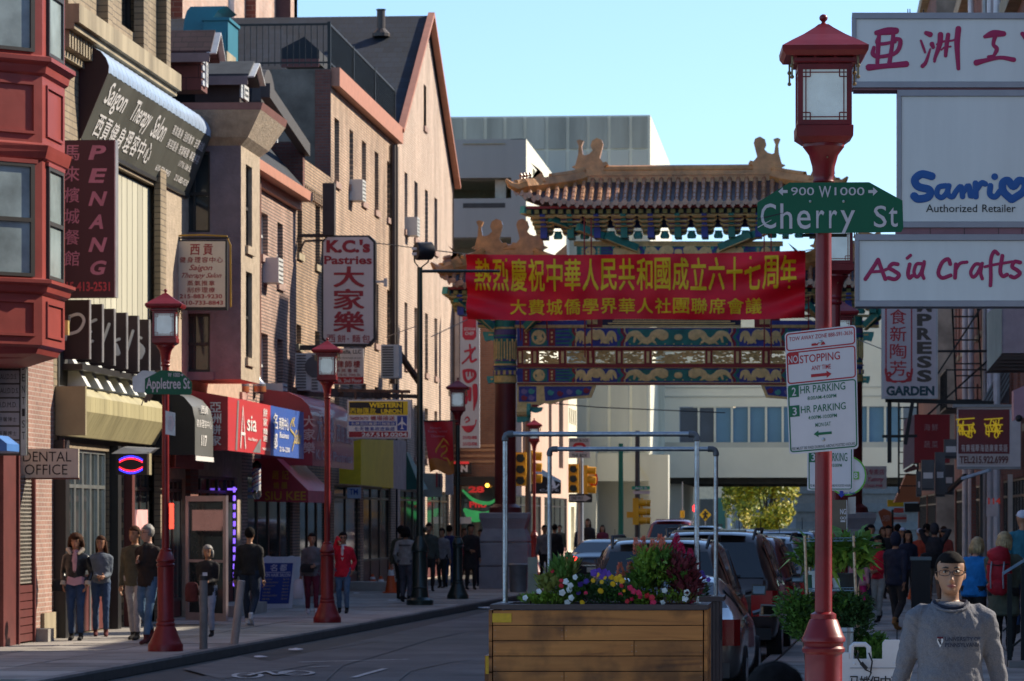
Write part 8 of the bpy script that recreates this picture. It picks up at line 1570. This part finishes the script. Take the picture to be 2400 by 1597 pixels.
def pot(lb,px,py,r,h,m,leafs,z=0):
 c =g(px,py)+V((0,.22,0)); t =thing('potted_plant',lb,'potted plant',c,'potted plants on the wire shelf'); B(MB().lathe([(r*.75,c.z),(r,c.z+h),(r*1.08,c.z+h),(r*1.08,c.z+h+.015)],14,(c.x,c.y,0)),'pot',m,t,True)
 for(dx,dy,rx,rz_,n,L,W,mi,up,dr)in leafs:mb =MB(); foliage(mb,c+V((dx,-.05,h+dy)),rx,.13,rz_,n,L,W,up,dr); B(mb,'leaves',lf[mi],t)
pot('broad leaved plant in a white pot on the top shelf, left',1916,1382,.07,.13,pw,[(0,.12,.12,.12,60,.2,.045,1,.6,.2),(-.02,.05,.12,.07,30,.2,.04,0,.1,.6)]); pot('broad leaved plant in a green pot at far left of the shelf',1897,1382,.05,.1,pg,[(-.03,.12,.08,.1,30,.17,.035,1,.5,.3)])
pot('large bright broad leaved plant in a black pot on the top shelf, right',1988,1384,.1,.12,pk_,[(0,.15,.17,.16,110,.22,.04,1,.6,.3),(.03,.1,.16,.1,70,.2,.035,0,.3,.5)]); pot('spiky leaved plant in a white basket on the top shelf',1968,1384,.06,.08,pw,[(0,.14,.1,.14,60,.2,.02,0,.9,.2)])
for lb,px,py,k in(('bushy small leaved shrub hanging out of the rack, left side',1872,1430,0),('bushy dark small leaved shrub behind the lamp base, right side',1990,1440,1)):
 t =thing('shrub',lb,'shrub',g(px,1500)); B(MB().tube([g(px+20,1560),g(px+10,1480),g(px,py)],[.02,.015,.01],6),'stem',M('bark'),t)
 for(dx,dy,rx,rz_,n,mi)in(((-5,0,.18,.16,700,1),(30,10,.2,.16,600,2),(10,40,.15,.12,500,1))if k==0 else((0,-10,.2,.15,900,2),(15,25,.15,.15,500,2),(-10,-20,.12,.1,260,1))):mb =MB(); foliage(mb,g(px+dx,py+dy),rx,.2,rz_,n,.06,.018,.3,.2); B(mb,'leaves',lf[mi],t)
t =thing('shrub','small green shrub behind the white folding boards','shrub',g(2040,1600)); mb =MB(); foliage(mb,g(2045,1525),.14,.2,.12,500,.07,.022); B(mb,'leaves',lf[1],t)
one(MB().lathe([(.05,.9),(.055,1.15),(.06,1.16),(.055,1.19)],12,(g(1984,0).x,Yr-.2,0)),'grey_canister',greym,'grey canister hanging beside the rack post','canister',(g(1984,0).x,Yr-.2,.9)); one(MB().tube([g(2004,1410),g(1985,1440),g(1990,1480),g(2002,1415)],.003,4),'cord',M('pink_cord',(.5,.12,.16),.7),'thin pink cord tied to the rack','cord',g(2004,1410))
Yw =25.5; g =fr(Yw); t =thing('folding_board','white plastic folding sign board with black Chinese text and a cable lock','sandwich board',g(2000,1700))
o =[(1888,1760),(1888,1515),(1892,1511),(1906,1512),(1906,1530),(1990,1530),(1990,1508),(2030,1508),(2038,1514),(2040,1545),(2068,1543),(2068,1508),(2074,1500),(2108,1500),(2114,1506),(2112,1760)]
B(MB().prism([g(a,b_)for a,b_ in o[:5]+[(1990,1530)]+[(1990,1545),(2068,1545)]+o[11:]],(0,.05,0)),'panel',wpl,t); B(MB().tube([g(1994,1548,-.02),g(1996,1516,-.02),g(2002,1511,-.02),g(2028,1511,-.02),g(2036,1518,-.02),g(2038,1548,-.02)],.018,8),'handle',wpl,t,True)
B(MB().gb(g,1992,2110,1567,1565,.001,.006),'seam',M('board_shadow_seam',(.3,.3,.32),.6),t); mb =MB(); TH_(mb,'马姓但中违',g,1990,2112,1612,1585,.03,.05,.008); B(mb,'lettering',inkk,t)
for x in(2003,2097):B(MB().ell(g(x,1556,.0),.012,.006,.012,10,6),'rivet',wpl,t)
one(MB().tube([g(2012,1530,.04),g(2008,1540,.05),g(2016,1552,.05),g(2030,1570,.05),g(2042,1576,.05),g(2030,1600,.05),g(2028,1640,.05)],.006,6).tube([g(2018,1553,.05),g(2031,1568,.05)],.014,8).tube([g(2036,1530,.03),g(2044,1550,.04),g(2040,1578,.05)],.006,6),'cable_lock',blackm,'black cable lock looped through the white board handle','cable lock',g(2025,1560))
#  people
SK =[M('skin_light',(.37,.175,.10),.5,0,.06,8),M('skin_tan',(.38,.19,.105),.5,0,.06,8),M('skin_pale',(.50,.28,.20),.5,0,.06,8)]
HR ={'black':M('hair_black',(.012,.010,.010),.85,0,.4,40,spec=.08),'brown':M('hair_brown',(.055,.025,.015),.8,0,.4,40,spec=.1),'grey':M('hair_grey',(.20,.19,.18),.6,0,.4,40),'blond':M('hair_blond',(.38,.27,.13),.5,0,.4,30)}
DK =M('face_dark',(.02,.015,.013),.4); LP =M('lips',(.30,.09,.08),.5)
def cl(n,c,r=.8,**k):return M('cloth_'+n,tuple(q*1.2+.006 for q in c),r,0,.22,9,.35,30,spec=.15,**k)
def ik(a,b,l1,l2,pole):
 d =b-a; L =min(d.length,(l1+l2)*.999); dn =d.normalized(); b =a+dn*L; x =(l1*l1-l2*l2+L*L)/(2*L); h =sqrt(max(0,l1*l1-x*x)); p =(V(pole)-dn*V(pole).dot(dn)).normalized(); return a+dn*x+p*h,b
POSE ={'down':(.24,.02,.80),'fwd':(.22,-.14,.84),'back':(.22,.16,.84),'pocket':(.20,-.07,.92),'chest':(.06,-.20,1.22),'face':(.07,-.16,1.56),'belly':(.05,-.22,1.05),'up':(.16,-.14,1.60)}
def hand(mb,w,d,s,k=1):
 d =d.normalized(); sx =V((s,0,0)); p =w+d*.045*k; mb.ell(p,.016*k,.034*k,.046*k,8,6,d.to_track_quat('Z','Y').to_matrix())
 n =d.cross(sx).normalized()
 for i,l in enumerate((.062,.072,.068,.052)):o =p+d*.035*k+n*(.024-.016*i)*k; c =-sx*.012*k; mb.tube([o,o+d*l*.45*k+c*.4,o+d*l*.8*k+c*1.6,o+d*l*k+c*2.6],[.009*k,.0085*k,.0075*k,.005*k],6)
 o =p-d*.02*k+n*.03*k; mb.tube([o,o+(d*.5+n).normalized()*.035*k,o+(d*.9+n*.7).normalized()*.06*k],[.011*k,.0095*k,.006*k],6)
def person(lb,px,s,h,rz,top,bot,shoe=None,hair='black',hs='short',stride=0,arms=('down','down'),hem=.88,sk=0,wide=1,legs=1,vox=.017,inner=None,look=0,bend=0,bare=0,z0=.13,hero=False,X=None):
 k =h/1.75; Y =F/s; p =P(px,HY,Y); shoe =shoe or cl('shoe_black',(.015,.014,.014)); skin =SK[sk]
 t =thing('person',lb,'person',(0,0,0)); mb =MB(); T_ =lambda n:setattr(mb,'tag',n)
 def bz(q):q =V(q); return V((q.x,q.y-bend*max(0,q.z-.95)**1.3,q.z-bend*.25*max(0,q.z-.95)))
 w =wide; T_(1)
 def rg(z,rx,ry,y=0,n=20):return[bz((rx*w*cos(2*pi*i/n),y+ry*w*sin(2*pi*i/n)*(1 if sin(2*pi*i/n)<0 else.9),z))for i in range(n)]
 tr =[rg(hem-.01,.12,.09),rg(hem,.185 if hem<.85 else.175,.13)]+([rg(hem+.12,.172,.125)]if hem<.75 else[])+[rg(.98,.168,.12),rg(1.1,.158,.115),rg(1.25,.175,.122),rg(1.35,.18,.118),rg(1.40,.165,.108),rg(1.435,.135,.09),rg(1.458,.105,.08),rg(1.466,.08,.066),rg(1.468,.05,.05)]
 mb.loft(tr)
 for s_,arm in((-1,arms[0]),(1,arms[1])):
  q =POSE[arm]if isinstance(arm,str)else arm; sh =bz((s_*.163*w,0,1.375)); wr =V((s_*q[0]*w,q[1]-bend*.3,q[2])); el,wr =ik(sh,wr,.29,.26,(s_*.35,.8,-.4))
  T_(1); mb.tube([bz((s_*.085*w,0,1.405)),bz((s_*.13*w,0,1.40)),sh,sh.lerp(el,.5),el,el.lerp(wr,.55),wr],[.04*w,.056*w,.066*w,.057*w,.047*w,.043*w,.034],12)
  T_(0); mb.tube([wr-(wr-el).normalized()*.01,wr+(wr-el).normalized()*.035],[.025,.024],10); hd =(wr,(wr-el).normalized()); mb.hands =getattr(mb,'hands',[])+[(hd,s_)]
 if legs:
  for s_ in(-1,1):
   yy =-s_*stride/2; hp =V((s_*.085*w,0,.93)); lift =.10 if(yy>.15)else 0; an =V((s_*.09,yy+.02,.085+lift)); kn,an =ik(hp,an,.44,.42,(0,-1,0)); T_(2)
   b_ =an.lerp(kn,.12)if not bare else kn; mb.tube([hp+V((0,0,.06)),hp,hp.lerp(kn,.5),kn]+([kn.lerp(an,.4),b_]if not bare else[kn.lerp(an,.12)]),[.088*w,.092*w,.078*w,.062*w]+([.058*w,.052]if not bare else[.07*w]),12)
   if bare:T_(0); mb.tube([kn,kn.lerp(an,.35),an],[.05,.055,.036],10)
   T_(3); tp =-.9 if lift else-.1; f =V((0,-1,tp)).normalized(); mb.tube([an+V((0,.045,-.03)),an+V((0,.02,-.045)),an+f*.09+V((0,0,-.048)),an+f*.16+V((0,0,-.055)),an+f*.19+V((0,0,-.058))],[.032,.042,.043,.035,.016],10,el=.85); mb.tube([an+V((0,0,.05)),an+V((0,0,-.03))],[.045,.042],10)
 T_(0); hc =bz((0,-.015,1.635)); rot =Matrix.Rotation(look,3,'Z'); H =lambda x,y,z:hc+rot@V((x*1.09,y,z*.965)); m2 =24 if hero else 14
 hr =[]
 for z,rx,f,b_ in((-.125,.018,.062,-.03),(-.118,.034,.076,.0),(-.095,.050,.086,.03),(-.06,.061,.088,.055),(-.025,.068,.086,.075),(.01,.072,.085,.088),(.05,.075,.088,.094),(.08,.068,.078,.09),(.105,.048,.055,.068),(.118,.02,.02,.03)):
  hr.append([H(rx*cos(a),(-f if sin(a)<0 else b_)*abs(sin(a))**.85 if True else 0,z)for a in[2*pi*i/m2 for i in range(m2)]])
 mb.loft(hr); mb.tube([bz((0,.015,1.42)),bz((0,.01,1.50)),hc+V((0,.015,-.06))],[.062,.052,.052],12)
 mb.tube([H(0,-.083,.012),H(0,-.096,-.02),H(0,-.108,-.042)],[.007,.010,.0135],8); mb.ell(H(0,-.094,-.044),.019,.012,.009)
 for s_ in(-1,1):mb.ell(H(s_*.076,.012,-.01),.009,.02,.031,8,6); mb.ell(H(s_*.03,-.079,.028),.026,.012,.008,8,6)
 mb.ell(H(0,-.082,-.098),.022,.014,.013); mb.ell(H(0,-.088,-.072),.02,.01,.009)
 if inner:T_(4); mb.ell(bz((0,-.085,1.28)),.055,.05,.2); mb.tube([bz((0,.0,1.45)),bz((0,0,1.485))],[.085,.067],14)
 if hs=='hood':T_(1); mb.ell(hc+V((0,.03,.01)),.105,.115,.145,14,10)
 mats =[skin,top,bot,shoe,inner or top]
 src =MB(); src.v,src.f =mb.v,mb.f; raw =bpy.data.meshes.new('r'); raw.from_pydata([tuple(v)for v in mb.v],[],mb.f); ob =bpy.data.objects.new('r',raw); COL.objects.link(ob)
 md =ob.modifiers.new('r','REMESH'); md.mode ='VOXEL'; md.voxel_size =vox; md.use_smooth_shade =True; sm =ob.modifiers.new('s','SMOOTH'); sm.factor =.5; sm.iterations =3 if not hero else 4
 dg =bpy.context.evaluated_depsgraph_get(); me =bpy.data.meshes.new_from_object(ob.evaluated_get(dg)); bpy.data.objects.remove(ob)
 bvh =BVHTree.FromPolygons([tuple(v)for v in mb.v],mb.f); tg =mb.t; n0 =len(me.polygons); wr_ =1 if hero else 0
 vs =[v.co.copy()for v in me.vertices]; fs =[tuple(q.vertices)for q in me.polygons]; mi =[]
 for q in me.polygons:
  l,nn,ix,d =bvh.find_nearest(q.center); mi.append(tg[ix]if ix is not None else 1)
 bpy.data.meshes.remove(me); bpy.data.meshes.remove(raw)
 for q in vs:
  if.12<q.z<1.44:
   ax =V((0 if abs(q.x)<.17 and q.z>.9 else.1*(1 if q.x>0 else-1)if q.z<.9 else.22*(1 if q.x>0 else-1),0,0)); d =V((q.x-ax.x,q.y,0)); d.normalize(); o =px*.37
   q +=d*((.011 if hero else.013)*pnoise(V((q.x*7+q.z*5+o,q.y*7,q.z*9-q.x*6)))+.006*pnoise(V((q.x*22+o,q.y*20,q.z*26+q.x*18))))
 ex =MB()
 for(hd,s_)in mb.hands:ex.tag =0; hand(ex,hd[0],hd[1],s_,1.0)
 ex.tag =5
 for s_ in(-1,1):
  if not hero:ex.ell(H(s_*.031,-.084,.012),.013,.006,.0055,8,5)
  ex.tube([H(s_*.014,-.091,.034),H(s_*.03,-.0925,.040),H(s_*.05,-.080,.034)],[.003,.0046,.002],5)
 ex.tag =6; ex.tube([H(-.024,-.091,-.074),H(-.008,-.099,-.0705),H(.008,-.099,-.0705),H(.024,-.091,-.074)],[.002,.0045,.0045,.002],6); ex.tube([H(-.018,-.092,-.078),H(0,-.098,-.081),H(.018,-.092,-.078)],[.002,.005,.002],6)
 k0 =len(vs); vs +=ex.v; fs +=[tuple(i+k0 for i in f)for f in ex.f]; mi +=ex.t
 fn =MB(); fn.v =[v*k for v in vs]; fn.f =fs; fn.t =mi; body =B(fn,'body',mats+[DK,LP],t,2)
 hm =HR[hair]; hb =MB()
 if hs in('short','long','bun','curly','bob'):
  rr =.012 if hs=='curly' else.004; e ={'curly':1.28,'bob':1.1}.get(hs,1.0); base =MB().ell(hc+rot@V((0,.010,.031)),.093*e,.106*e,.108*(1+(e-1)*.4),26,18); random.seed(int(px))
  base.map(lambda q:q+(q-hc).normalized()*rnd(-rr,rr)if(rot.transposed()@(q-hc)).y>-.03 or q.z>hc.z+.066 else q+(hc-q)*.3); hb.add(base.v,base.f)
  if hs in('long','curly','bob'):
   L ={'long':.30,'curly':.13,'bob':.1}[hs]
   for i in range(16):
    a =lerp(-.15,pi+.15,i/15); o =H(.078*cos(a)*e,.02+.078*sin(a)*e,.03); z =V((rnd(-.015,.015),rnd(0,.02),-.03)); hb.tube([o,o+V((0,0,-L*.4))+z,o+V((0,.01,-L))+z*1.5],[.024,.026,.010],6)
  if hs=='bun':hb.ell(H(0,.10,.04),.035,.035,.035)
 elif hs=='cap':hb.ell(hc+V((0,.01,.05)),.085,.095,.075,16,8); hb.ell(hc+V((0,-.10,.05)),.06,.06,.008,12,5)
 if hs=='shaved':
  base =MB().ell(hc+V((0,.008,.030)),.091,.103,.102,36,26); base.map(lambda q:q+(q-hc).normalized()*rnd(-.0025,.0025)if(q.y>hc.y-.012 and q.z>hc.z-.03)or q.z>hc.z+.064+.25*max(0,.03-abs(q.x-hc.x))*.3+rnd(-.004,.004)else q+(hc+V((0,.01,0))-q)*.25); hb.add(base.v,base.f)
 if hb.f:hb.map(lambda q:q*k); B(hb,'hair',cl('cap_pale',(.45,.5,.6))if hs=='cap' else hm,t,2)
 t.location =(X if X is not None else p.x,Y,z0); t.rotation_euler =(0,0,R(rz)); t['k'] =k; return t,(lambda x,y,z:H(x,y,z)*k),bz,k
def extra(res,name,mb,mat,sm=True):t,H,bz,k =res; o =B(mb,name,mat,None,sm); o.parent =t; return o
def held(res,name,lb,cat,mb,mat):
 t =res[0]; o =one(mb,name,mat,lb,cat,(0,0,0),None,True); o.location =t.location; o.rotation_euler =t.rotation_euler; return o
def bag(c,a,b_,d):return MB().loft([[V(c)+V((x*a*f,y*b_*f,z))for x,y in((-1,-.6),(-.6,-1),(.6,-1),(1,-.6),(1,.6),(.6,1),(-.6,1),(-1,.6))]for z,f in((-d,.6),(-d*.9,.95),(0,1.05),(d*.8,.9),(d,.5))])
blk =cl('black',(.018,.017,.018)); navy =cl('navy',(.014,.018,.035)); jean =cl('jeans',(.025,.05,.11)); jeanl =cl('light_jeans',(.07,.13,.21)); grey_ =cl('grey',(.16,.16,.17)); olive =cl('olive',(.06,.055,.035)); redc =cl('red',(.48,.012,.03)); wh_ =cl('white',(.55,.5,.5)); chino =cl('chino',(.24,.23,.24)); khaki =cl('khaki',(.24,.19,.14)); wine =cl('wine',(.10,.015,.03)); leather =M('cloth_leather',(.014,.013,.014),.35,0,.2,6,.4,12); brn =cl('boot_tan',(.28,.14,.05)); wsh =cl('sneaker_white',(.5,.5,.52)); tealc =cl('teal',(.03,.14,.19)); bluec =cl('bright_blue',(.01,.14,.38)); pinkc =cl('pink',(.45,.25,.28)); dgr =cl('dark_green_grey',(.05,.06,.05)); bur =cl('oxblood',(.08,.02,.02))
r =person('woman with curly brown hair in black leather jacket with cream fleece collar',178,151,1.66,0,leather,jean,None,'brown','curly',.12,('pocket','pocket'),1.0,inner=pinkc)
flc =cl('fleece',(.45,.38,.3)); extra(r,'collar',MB().tube([(-.06,-.12,1.36),(-.12,-.04,1.43),(-.08,.08,1.44),(.08,.08,1.44),(.12,-.04,1.43),(.06,-.12,1.36)],[.02,.035,.035,.035,.035,.02],8),flc); extra(r,'shirt_hem',MB().loft([[V((a*cos(i*.785),b_*sin(i*.785)-.02,z+.03*(i%2)))for i in range(8)]for a,b_,z in((.15,.11,.98),(.17,.13,.86))]),pinkc)
for s_ in(-1,1):extra(r,'cuff',MB().tube([(s_*.2,-.05,.93),(s_*.2,-.07,.87)],.05,10),flc)
held(r,'handbag','black handbag on the hip of the curly haired woman','handbag',bag((-.28,-.04,.86),.09,.06,.1),blk)
person('woman with long dark hair in grey denim jacket looking down',236,146,1.62,12,cl('denim_grey',(.10,.12,.15)),jean,bur,'brown','long',.15,('belly','belly'),.95,look=-.3)
person('man in olive jacket and pale trousers behind the taller man',316,150,1.78,-10,olive,chino,None,'brown','short',.3,('down','down'),.85,1,look=-.3)
r =person('grey haired man with glasses in dark jacket, hand at his lapel, beside the left lamp',347,155,1.81,-20,cl('dark_brown',(.022,.016,.014)),jeanl,bur,'grey','short',.45,('chest','down'),.86,2,look=-.6,inner=blk)
H =r[1]; extra(r,'glasses',MB().tube([H(-.06,-.09,.014),H(-.03,-.10,.004),H(0,-.10,.014),H(.03,-.10,.004),H(.06,-.09,.014),H(.085,.01,.014)],.0035,5),DK)
r =person('old woman with short grey hair in black jacket and pale blue trousers',487,146,1.47,-5,blk,cl('pale_blue_trousers',(.22,.26,.34)),None,'grey','bob',.1,('belly','belly'),.8,1,1.08,look=.1)
held(r,'shoulder_bag','dark red brown bag hanging at the old woman\'s side','bag',bag((-.27,0,.72),.10,.07,.16),bur)
person('man in black jacket and dark jeans walking away past the salon',585,132.5,1.74,172,blk,cl('dark_jeans',(.02,.03,.05)),wsh,'black','short',.4,('down','down'),.92,1,1.12)
r =person('woman in grey shirt and wine red trousers carrying a white plastic bag',731,118,1.60,10,cl('grey_shirt',(.11,.105,.11)),wine,wsh,'black','bun',.2,('down','belly'),.84,1)
held(r,'plastic_bag','white plastic carrier bag in the grey shirted woman\'s hand','bag',bag((-.27,-.05,.5),.10,.05,.2),M('plastic_white',(.5,.5,.55),.4)); held(r,'handbag','small black bag in front of the grey shirted woman','handbag',bag((-.1,-.19,.92),.13,.05,.09),blk)
r =person('woman in bright red coat and sunglasses holding a phone to her ear',804,117,1.62,0,redc,jeanl,None,'black','bun',.15,('face','pocket'),.80,1,1.06,look=.15,inner=wh_); H =r[1]; extra(r,'sunglasses',MB().ell(H(-.032,-.094,.01),.026,.008,.017).ell(H(.032,-.094,.01),.026,.008,.017),DK)
r =person('man in patterned grey sweater seen from behind near the dark green pole',951,103,1.70,175,cl('knit_grey',(.22,.21,.20)),cl('slate',(.06,.06,.075)),None,'black','bob',.1,('pocket','pocket'),.88,1,1.08)
extra(r,'knit_band',MB().loft([[V((.19*cos(a*.3927),.128*sin(a*.3927),z))for a in range(16)]for z in(1.27,1.31)],False),cl('knit_dark',(.07,.07,.07)))
NE =[(940,100,1.72,160,olive,blk,'man in the shade left of the sweater man, half hidden','black',('face','down'),'short'),(1005,90,1.76,15,dgr,blk,'man in dark jacket with hand at his face right of the green pole','black',('face','down'),'short'),(1036,86,1.62,-20,grey_,blk,'woman in grey top and black trousers between the two dark poles','black',('belly','down'),'bun'),(1053,85,1.70,180,cl('royal_navy',(.02,.025,.09)),jean,'man in navy blue jacket with pale stripe and cap, back turned','black',('down','belly'),'short'),(1088,80,1.60,30,wine,blk,'person in dark wine jacket behind the red and green lamp post','brown',('down','down'),'short'),(1103,88,1.74,20,blk,blk,'person in long black coat left of the gate pedestal','black',('belly','down'),'short'),(1127,84,1.58,0,blk,navy,'small woman in black right beside the gate pedestal','black',('belly','belly'),'bun'),(1276,78,1.68,20,grey_,blk,'person in grey sweater past the gate pedestal','black',('down','belly'),'short'),(1300,76,1.7,200,blk,navy,'person in black by the street fence past the pedestal','black',('down','down'),'short'),(1312,62,1.62,0,olive,blk,'woman whose head shows just above the black sedan','brown',('down','down'),'bun'),(1362,63,1.7,10,navy,blk,'person in dark coat behind the cars, left of a taller one','black',('down','down'),'bun'),(1378,64,1.86,-10,blk,blk,'tallest dark figure standing beyond the cars','brown',('down','down'),'long'),(1412,62,1.62,5,wine,blk,'woman with dark hair right of the tall figure beyond the cars','black',('down','down'),'long')]
for px,s,h,rz,a,b_,lb,hr_,ar,hs in NE:person(lb,px,s,h,rz,a,b_,None,hr_,hs,.1,ar,.55 if 'long black' in lb else.86,1,1.1,vox=.024)
NR =[(2070,92,1.68,20,cl('muted_green',(.05,.08,.05)),blk,'woman in muted green top deep in the crowd left of the flag','brown','long',('belly','down'),.2,.86,1),(2104,90,1.74,185,cl('sand',(.25,.2,.15)),navy,'man in sand coloured shirt walking away deep in the crowd','black','short',('down','down'),.4,.86,1.05),(2212,98,1.7,-15,cl('brick_red',(.22,.04,.03)),jean,'woman in brick red jacket by the shopfronts behind the young man','brown','long',('pocket','down'),.3,.86,1),(2027,118,1.73,170,cl('stripe',(.22,.24,.32)),navy,'man in striped shirt seen from behind by the plant rack','black','short',('down','down'),0,.86,1),(2041,108,1.76,10,blk,navy,'man with sunglasses behind the striped shirt','black','short',('down','down'),0,.86,1),(2060,127,1.58,-25,redc,cl('light_khaki',(.26,.25,.22)),'woman in red top and pale trousers walking, hand on her bag','black','bob',('belly','belly'),.5,.9,1),(2100,136,1.66,150,navy,cl('charcoal',(.03,.028,.028)),'hooded person in navy jacket and tan boots, holding a cigarette','black','hood',('back','fwd'),.4,.82,1.15),(2128,108,1.64,15,navy,blk,'young woman with long black hair and white sneakers in navy shirt','black','long',('down','down'),.2,.86,1),(2190,105,1.78,190,cl('hoodie_dark',(.03,.03,.036)),khaki,'man in dark hoodie and shorts raising both arms to his face','black','hood',('up','up'),.1,.86,1.15),(2116,96,1.68,0,grey_,blk,'person in pale blue and white cap in the crowd','grey','cap',('down','down'),0,.86,1),(2082,98,1.72,10,blk,blk,'man whose face shows above the hooded person','black','short',('down','down'),0,.86,1),(2156,98,1.66,160,cl('rust_red',(.28,.04,.02)),blk,'person in green hat and rust red jacket in the crowd','brown','cap',('down','down'),0,.86,1),(2172,95,1.76,170,blk,blk,'dark haired man behind the hooded man in shorts','black','short',('down','down'),0,.86,1),(2014,122,1.4,160,pinkc,cl('hot_pink',(.5,.02,.16)),'child in pink beside the striped shirt man','black','short',('down','down'),0,.8,1),(2397,165,1.74,200,tealc,jean,'man in teal shirt and grey cap cut off by the right picture edge','grey','cap',('down','down'),0,.86,1.15)]
for px,s,h,rz,a,b_,lb,hr_,hs,ar,st,hem,w in NR:
 r =person(lb,px,s,h,rz,a,b_,brn if 'boots' in lb else wsh if 'sneakers' in lb else None,hr_,hs,st,ar,hem,1,w,vox=.018,bare=1 if khaki==b_ else 0,z0=.42 if 'teal' in lb else.13)
 if khaki==b_:held(r,'shoulder_bag','black shoulder bag with small white print on the hooded man\'s hip','bag',bag((.14,.12,.98),.2,.1,.17),blk)
p =P(2158,0,77); t =thing('litter_bin','dark street litter bin with posters beside the hooded man in shorts','litter bin',(p.x,77,.13)); B(MB().box(p.x-.2,p.x+.2,76.8,77.2,.13,1.15),'body',trim,t); B(MB().box(p.x-.22,p.x+.22,76.78,77.22,1.152,1.22),'lid',M('bin_lid',(.15,.22,.24),.4),t)
p =GND(2142,1405); t =thing('traffic_cone','small orange traffic cone beside the street litter bin','traffic cone',p); B(MB().lathe([(.16,.13),(.03,.6)],12,(p.x,p.y,0)),'cone_body',cone_m,t,True)
r =person('blonde woman in bright blue jacket bending forward beside the backpack woman',2282,160,1.66,150,bluec,blk,None,'blond','bob',0,('belly','belly'),.84,2,1.2,bend=.2)
r =person('woman in olive coat seen from behind wearing a large red backpack',2352,172,1.74,168,cl('olive_coat',(.075,.085,.06)),blk,None,'blond','bob',0,('belly','belly'),.62,2,1.25,bend=.12)
tb =thing('backpack','large dark red hiking backpack with grey straps on a woman\'s back','backpack',r[0].location); tb.rotation_euler =r[0].rotation_euler; rbp =cl('pack_red',(.30,.01,.02),.55)
def put(m,n,mt):o =B(m,n,mt,None,2); o.parent =tb
m =MB().ell((.02,.26,1.2),.17,.14,.30,16,12).ell((.02,.27,1.42),.16,.13,.13,14,8).ell((.02,.33,1.0),.15,.11,.12,14,8); m.map(lambda q:q+V((.012*sin(q.z*40),0,.008*sin(q.x*50)))); put(m,'sack',rbp)
for x in(-.07,.10):put(MB().tube([(x,.385,1.34),(x+.01,.43,1.15),(x,.455,.98)],.012,6),'strap',cl('strap_grey',(.25,.25,.28)))
put(MB().tube([(-.13,.36,1.31),(.02,.41,1.29),(.17,.36,1.31)],.008,5),'seam',blk)
person('person right in front of the camera, only the top of black hair visible',1816,845,1.525,180,blk,jean,None,'black','bob',0,('down','down'),.86,1,1,vox=.03,z0=.12)
swt =M('cloth_heather_grey',(.15,.15,.17),.9,0,.28,160,.5,40); HX =P(2227,HY,21.1).x
r =person('young man with glasses in grey university sweatshirt walking towards the camera',2227,F/21.1,1.735,4,swt,jean,None,'black','shaved',.3,((.27,.08,.84),(.29,.10,.84)),.86,1,1.18,vox=.0075,look=-.06,hero=True,z0=.12)
t,H,bz,k =r
for s_ in(-1,1):extra(r,'eye',MB().ell(H(s_*.031,-.0795,.012),.0135,.008,.0065,12,6),M('eye_white',(.5,.48,.45),.3)); extra(r,'iris',MB().ell(H(s_*.031,-.0865,.012),.0062,.003,.0062,10,6),DK); extra(r,'eyelid',MB().tube([H(s_*.017,-.085,.013),H(s_*.031,-.0895,.0185),H(s_*.045,-.080,.013)],[.0015,.0034,.0015],6),DK)
gl_ =MB()
for s_ in(-1,1):gl_.tube([H(s_*.036+.026*cos(a)*(1+.12*abs(cos(a))),-.100+.008*abs(cos(a))*(s_*cos(a)>0),.006+.0175*(abs(sin(a))**.6)*(1 if sin(a)>0 else-1))for a in[2*pi*i/20 for i in range(20)]],.0019,6,closed=True); gl_.tube([H(s_*.064,-.092,.012),H(s_*.079,-.03,.012),H(s_*.082,.02,.004)],.0022,6)
gl_.tube([H(-.010,-.101,.010),H(.010,-.101,.010)],.0017,6); extra(r,'glasses',gl_,M('glasses_frame',(.03,.03,.04),.3,.6))
extra(r,'undershirt_collar',MB().tube([V((.082*cos(a)*1.15,-.008+.076*sin(a)*1.15-.012*(sin(a)<0),1.472-.036*(sin(a)<0)*abs(sin(a))))*k for a in[2*pi*i/28 for i in range(28)]],.009,8,el=1.2,closed=True),navy)
extra(r,'ribbed_collar',MB().tube([V((.082*cos(a)*1.30,-.008+.076*sin(a)*1.30-.02*(sin(a)<0),1.464-.046*(sin(a)<0)*abs(sin(a))))*k for a in[2*pi*i/28 for i in range(28)]],.0075,8,el=1.0,closed=True),swt)
bo =t.children[0]; bv =BVHTree.FromPolygons([tuple(v.co)for v in bo.data.vertices],[tuple(q.vertices)for q in bo.data.polygons])
def gs_(a,b_,n=0):
 h_ =bv.ray_cast(V((a,-1,b_)),V((0,1,0))); return(h_[0]if h_[0]else V((a,-.15,b_)))+V((0,-.003-n,0))
mb =MB(); T(mb,'UNIVERSITY OF',gs_,-.045,.165,1.232,1.256,.012,0,.001); T(mb,'PENNSYLVANIA',gs_,-.045,.165,1.198,1.223,.012,0,.001); extra(r,'lettering',mb,cl('print_navy',(.03,.035,.06)),False)
S_ =[(-.090,1.258),(-.056,1.258),(-.056,1.230),(-.073,1.196),(-.090,1.230)]; extra(r,'crest',MB().quad(*[gs_(a,b_)for a,b_ in S_]),cl('crest_white',(.6,.58,.58)),False); mb =MB().quad(*[gs_(a,b_,.001)for a,b_ in((-.090,1.258),(-.056,1.258),(-.056,1.247),(-.090,1.247))]); extra(r,'crest_band',mb,wine,False)
mb =MB(); stroke(mb,[(-.083,1.24),(-.067,1.215)],gs_,.006,.002,sm=False); stroke(mb,[(-.077,1.225),(-.073,1.236),(-.069,1.225),(-.073,1.212),(-.077,1.225)],gs_,.004,.002,sm=False); extra(r,'crest_chevron',mb,navy,False)
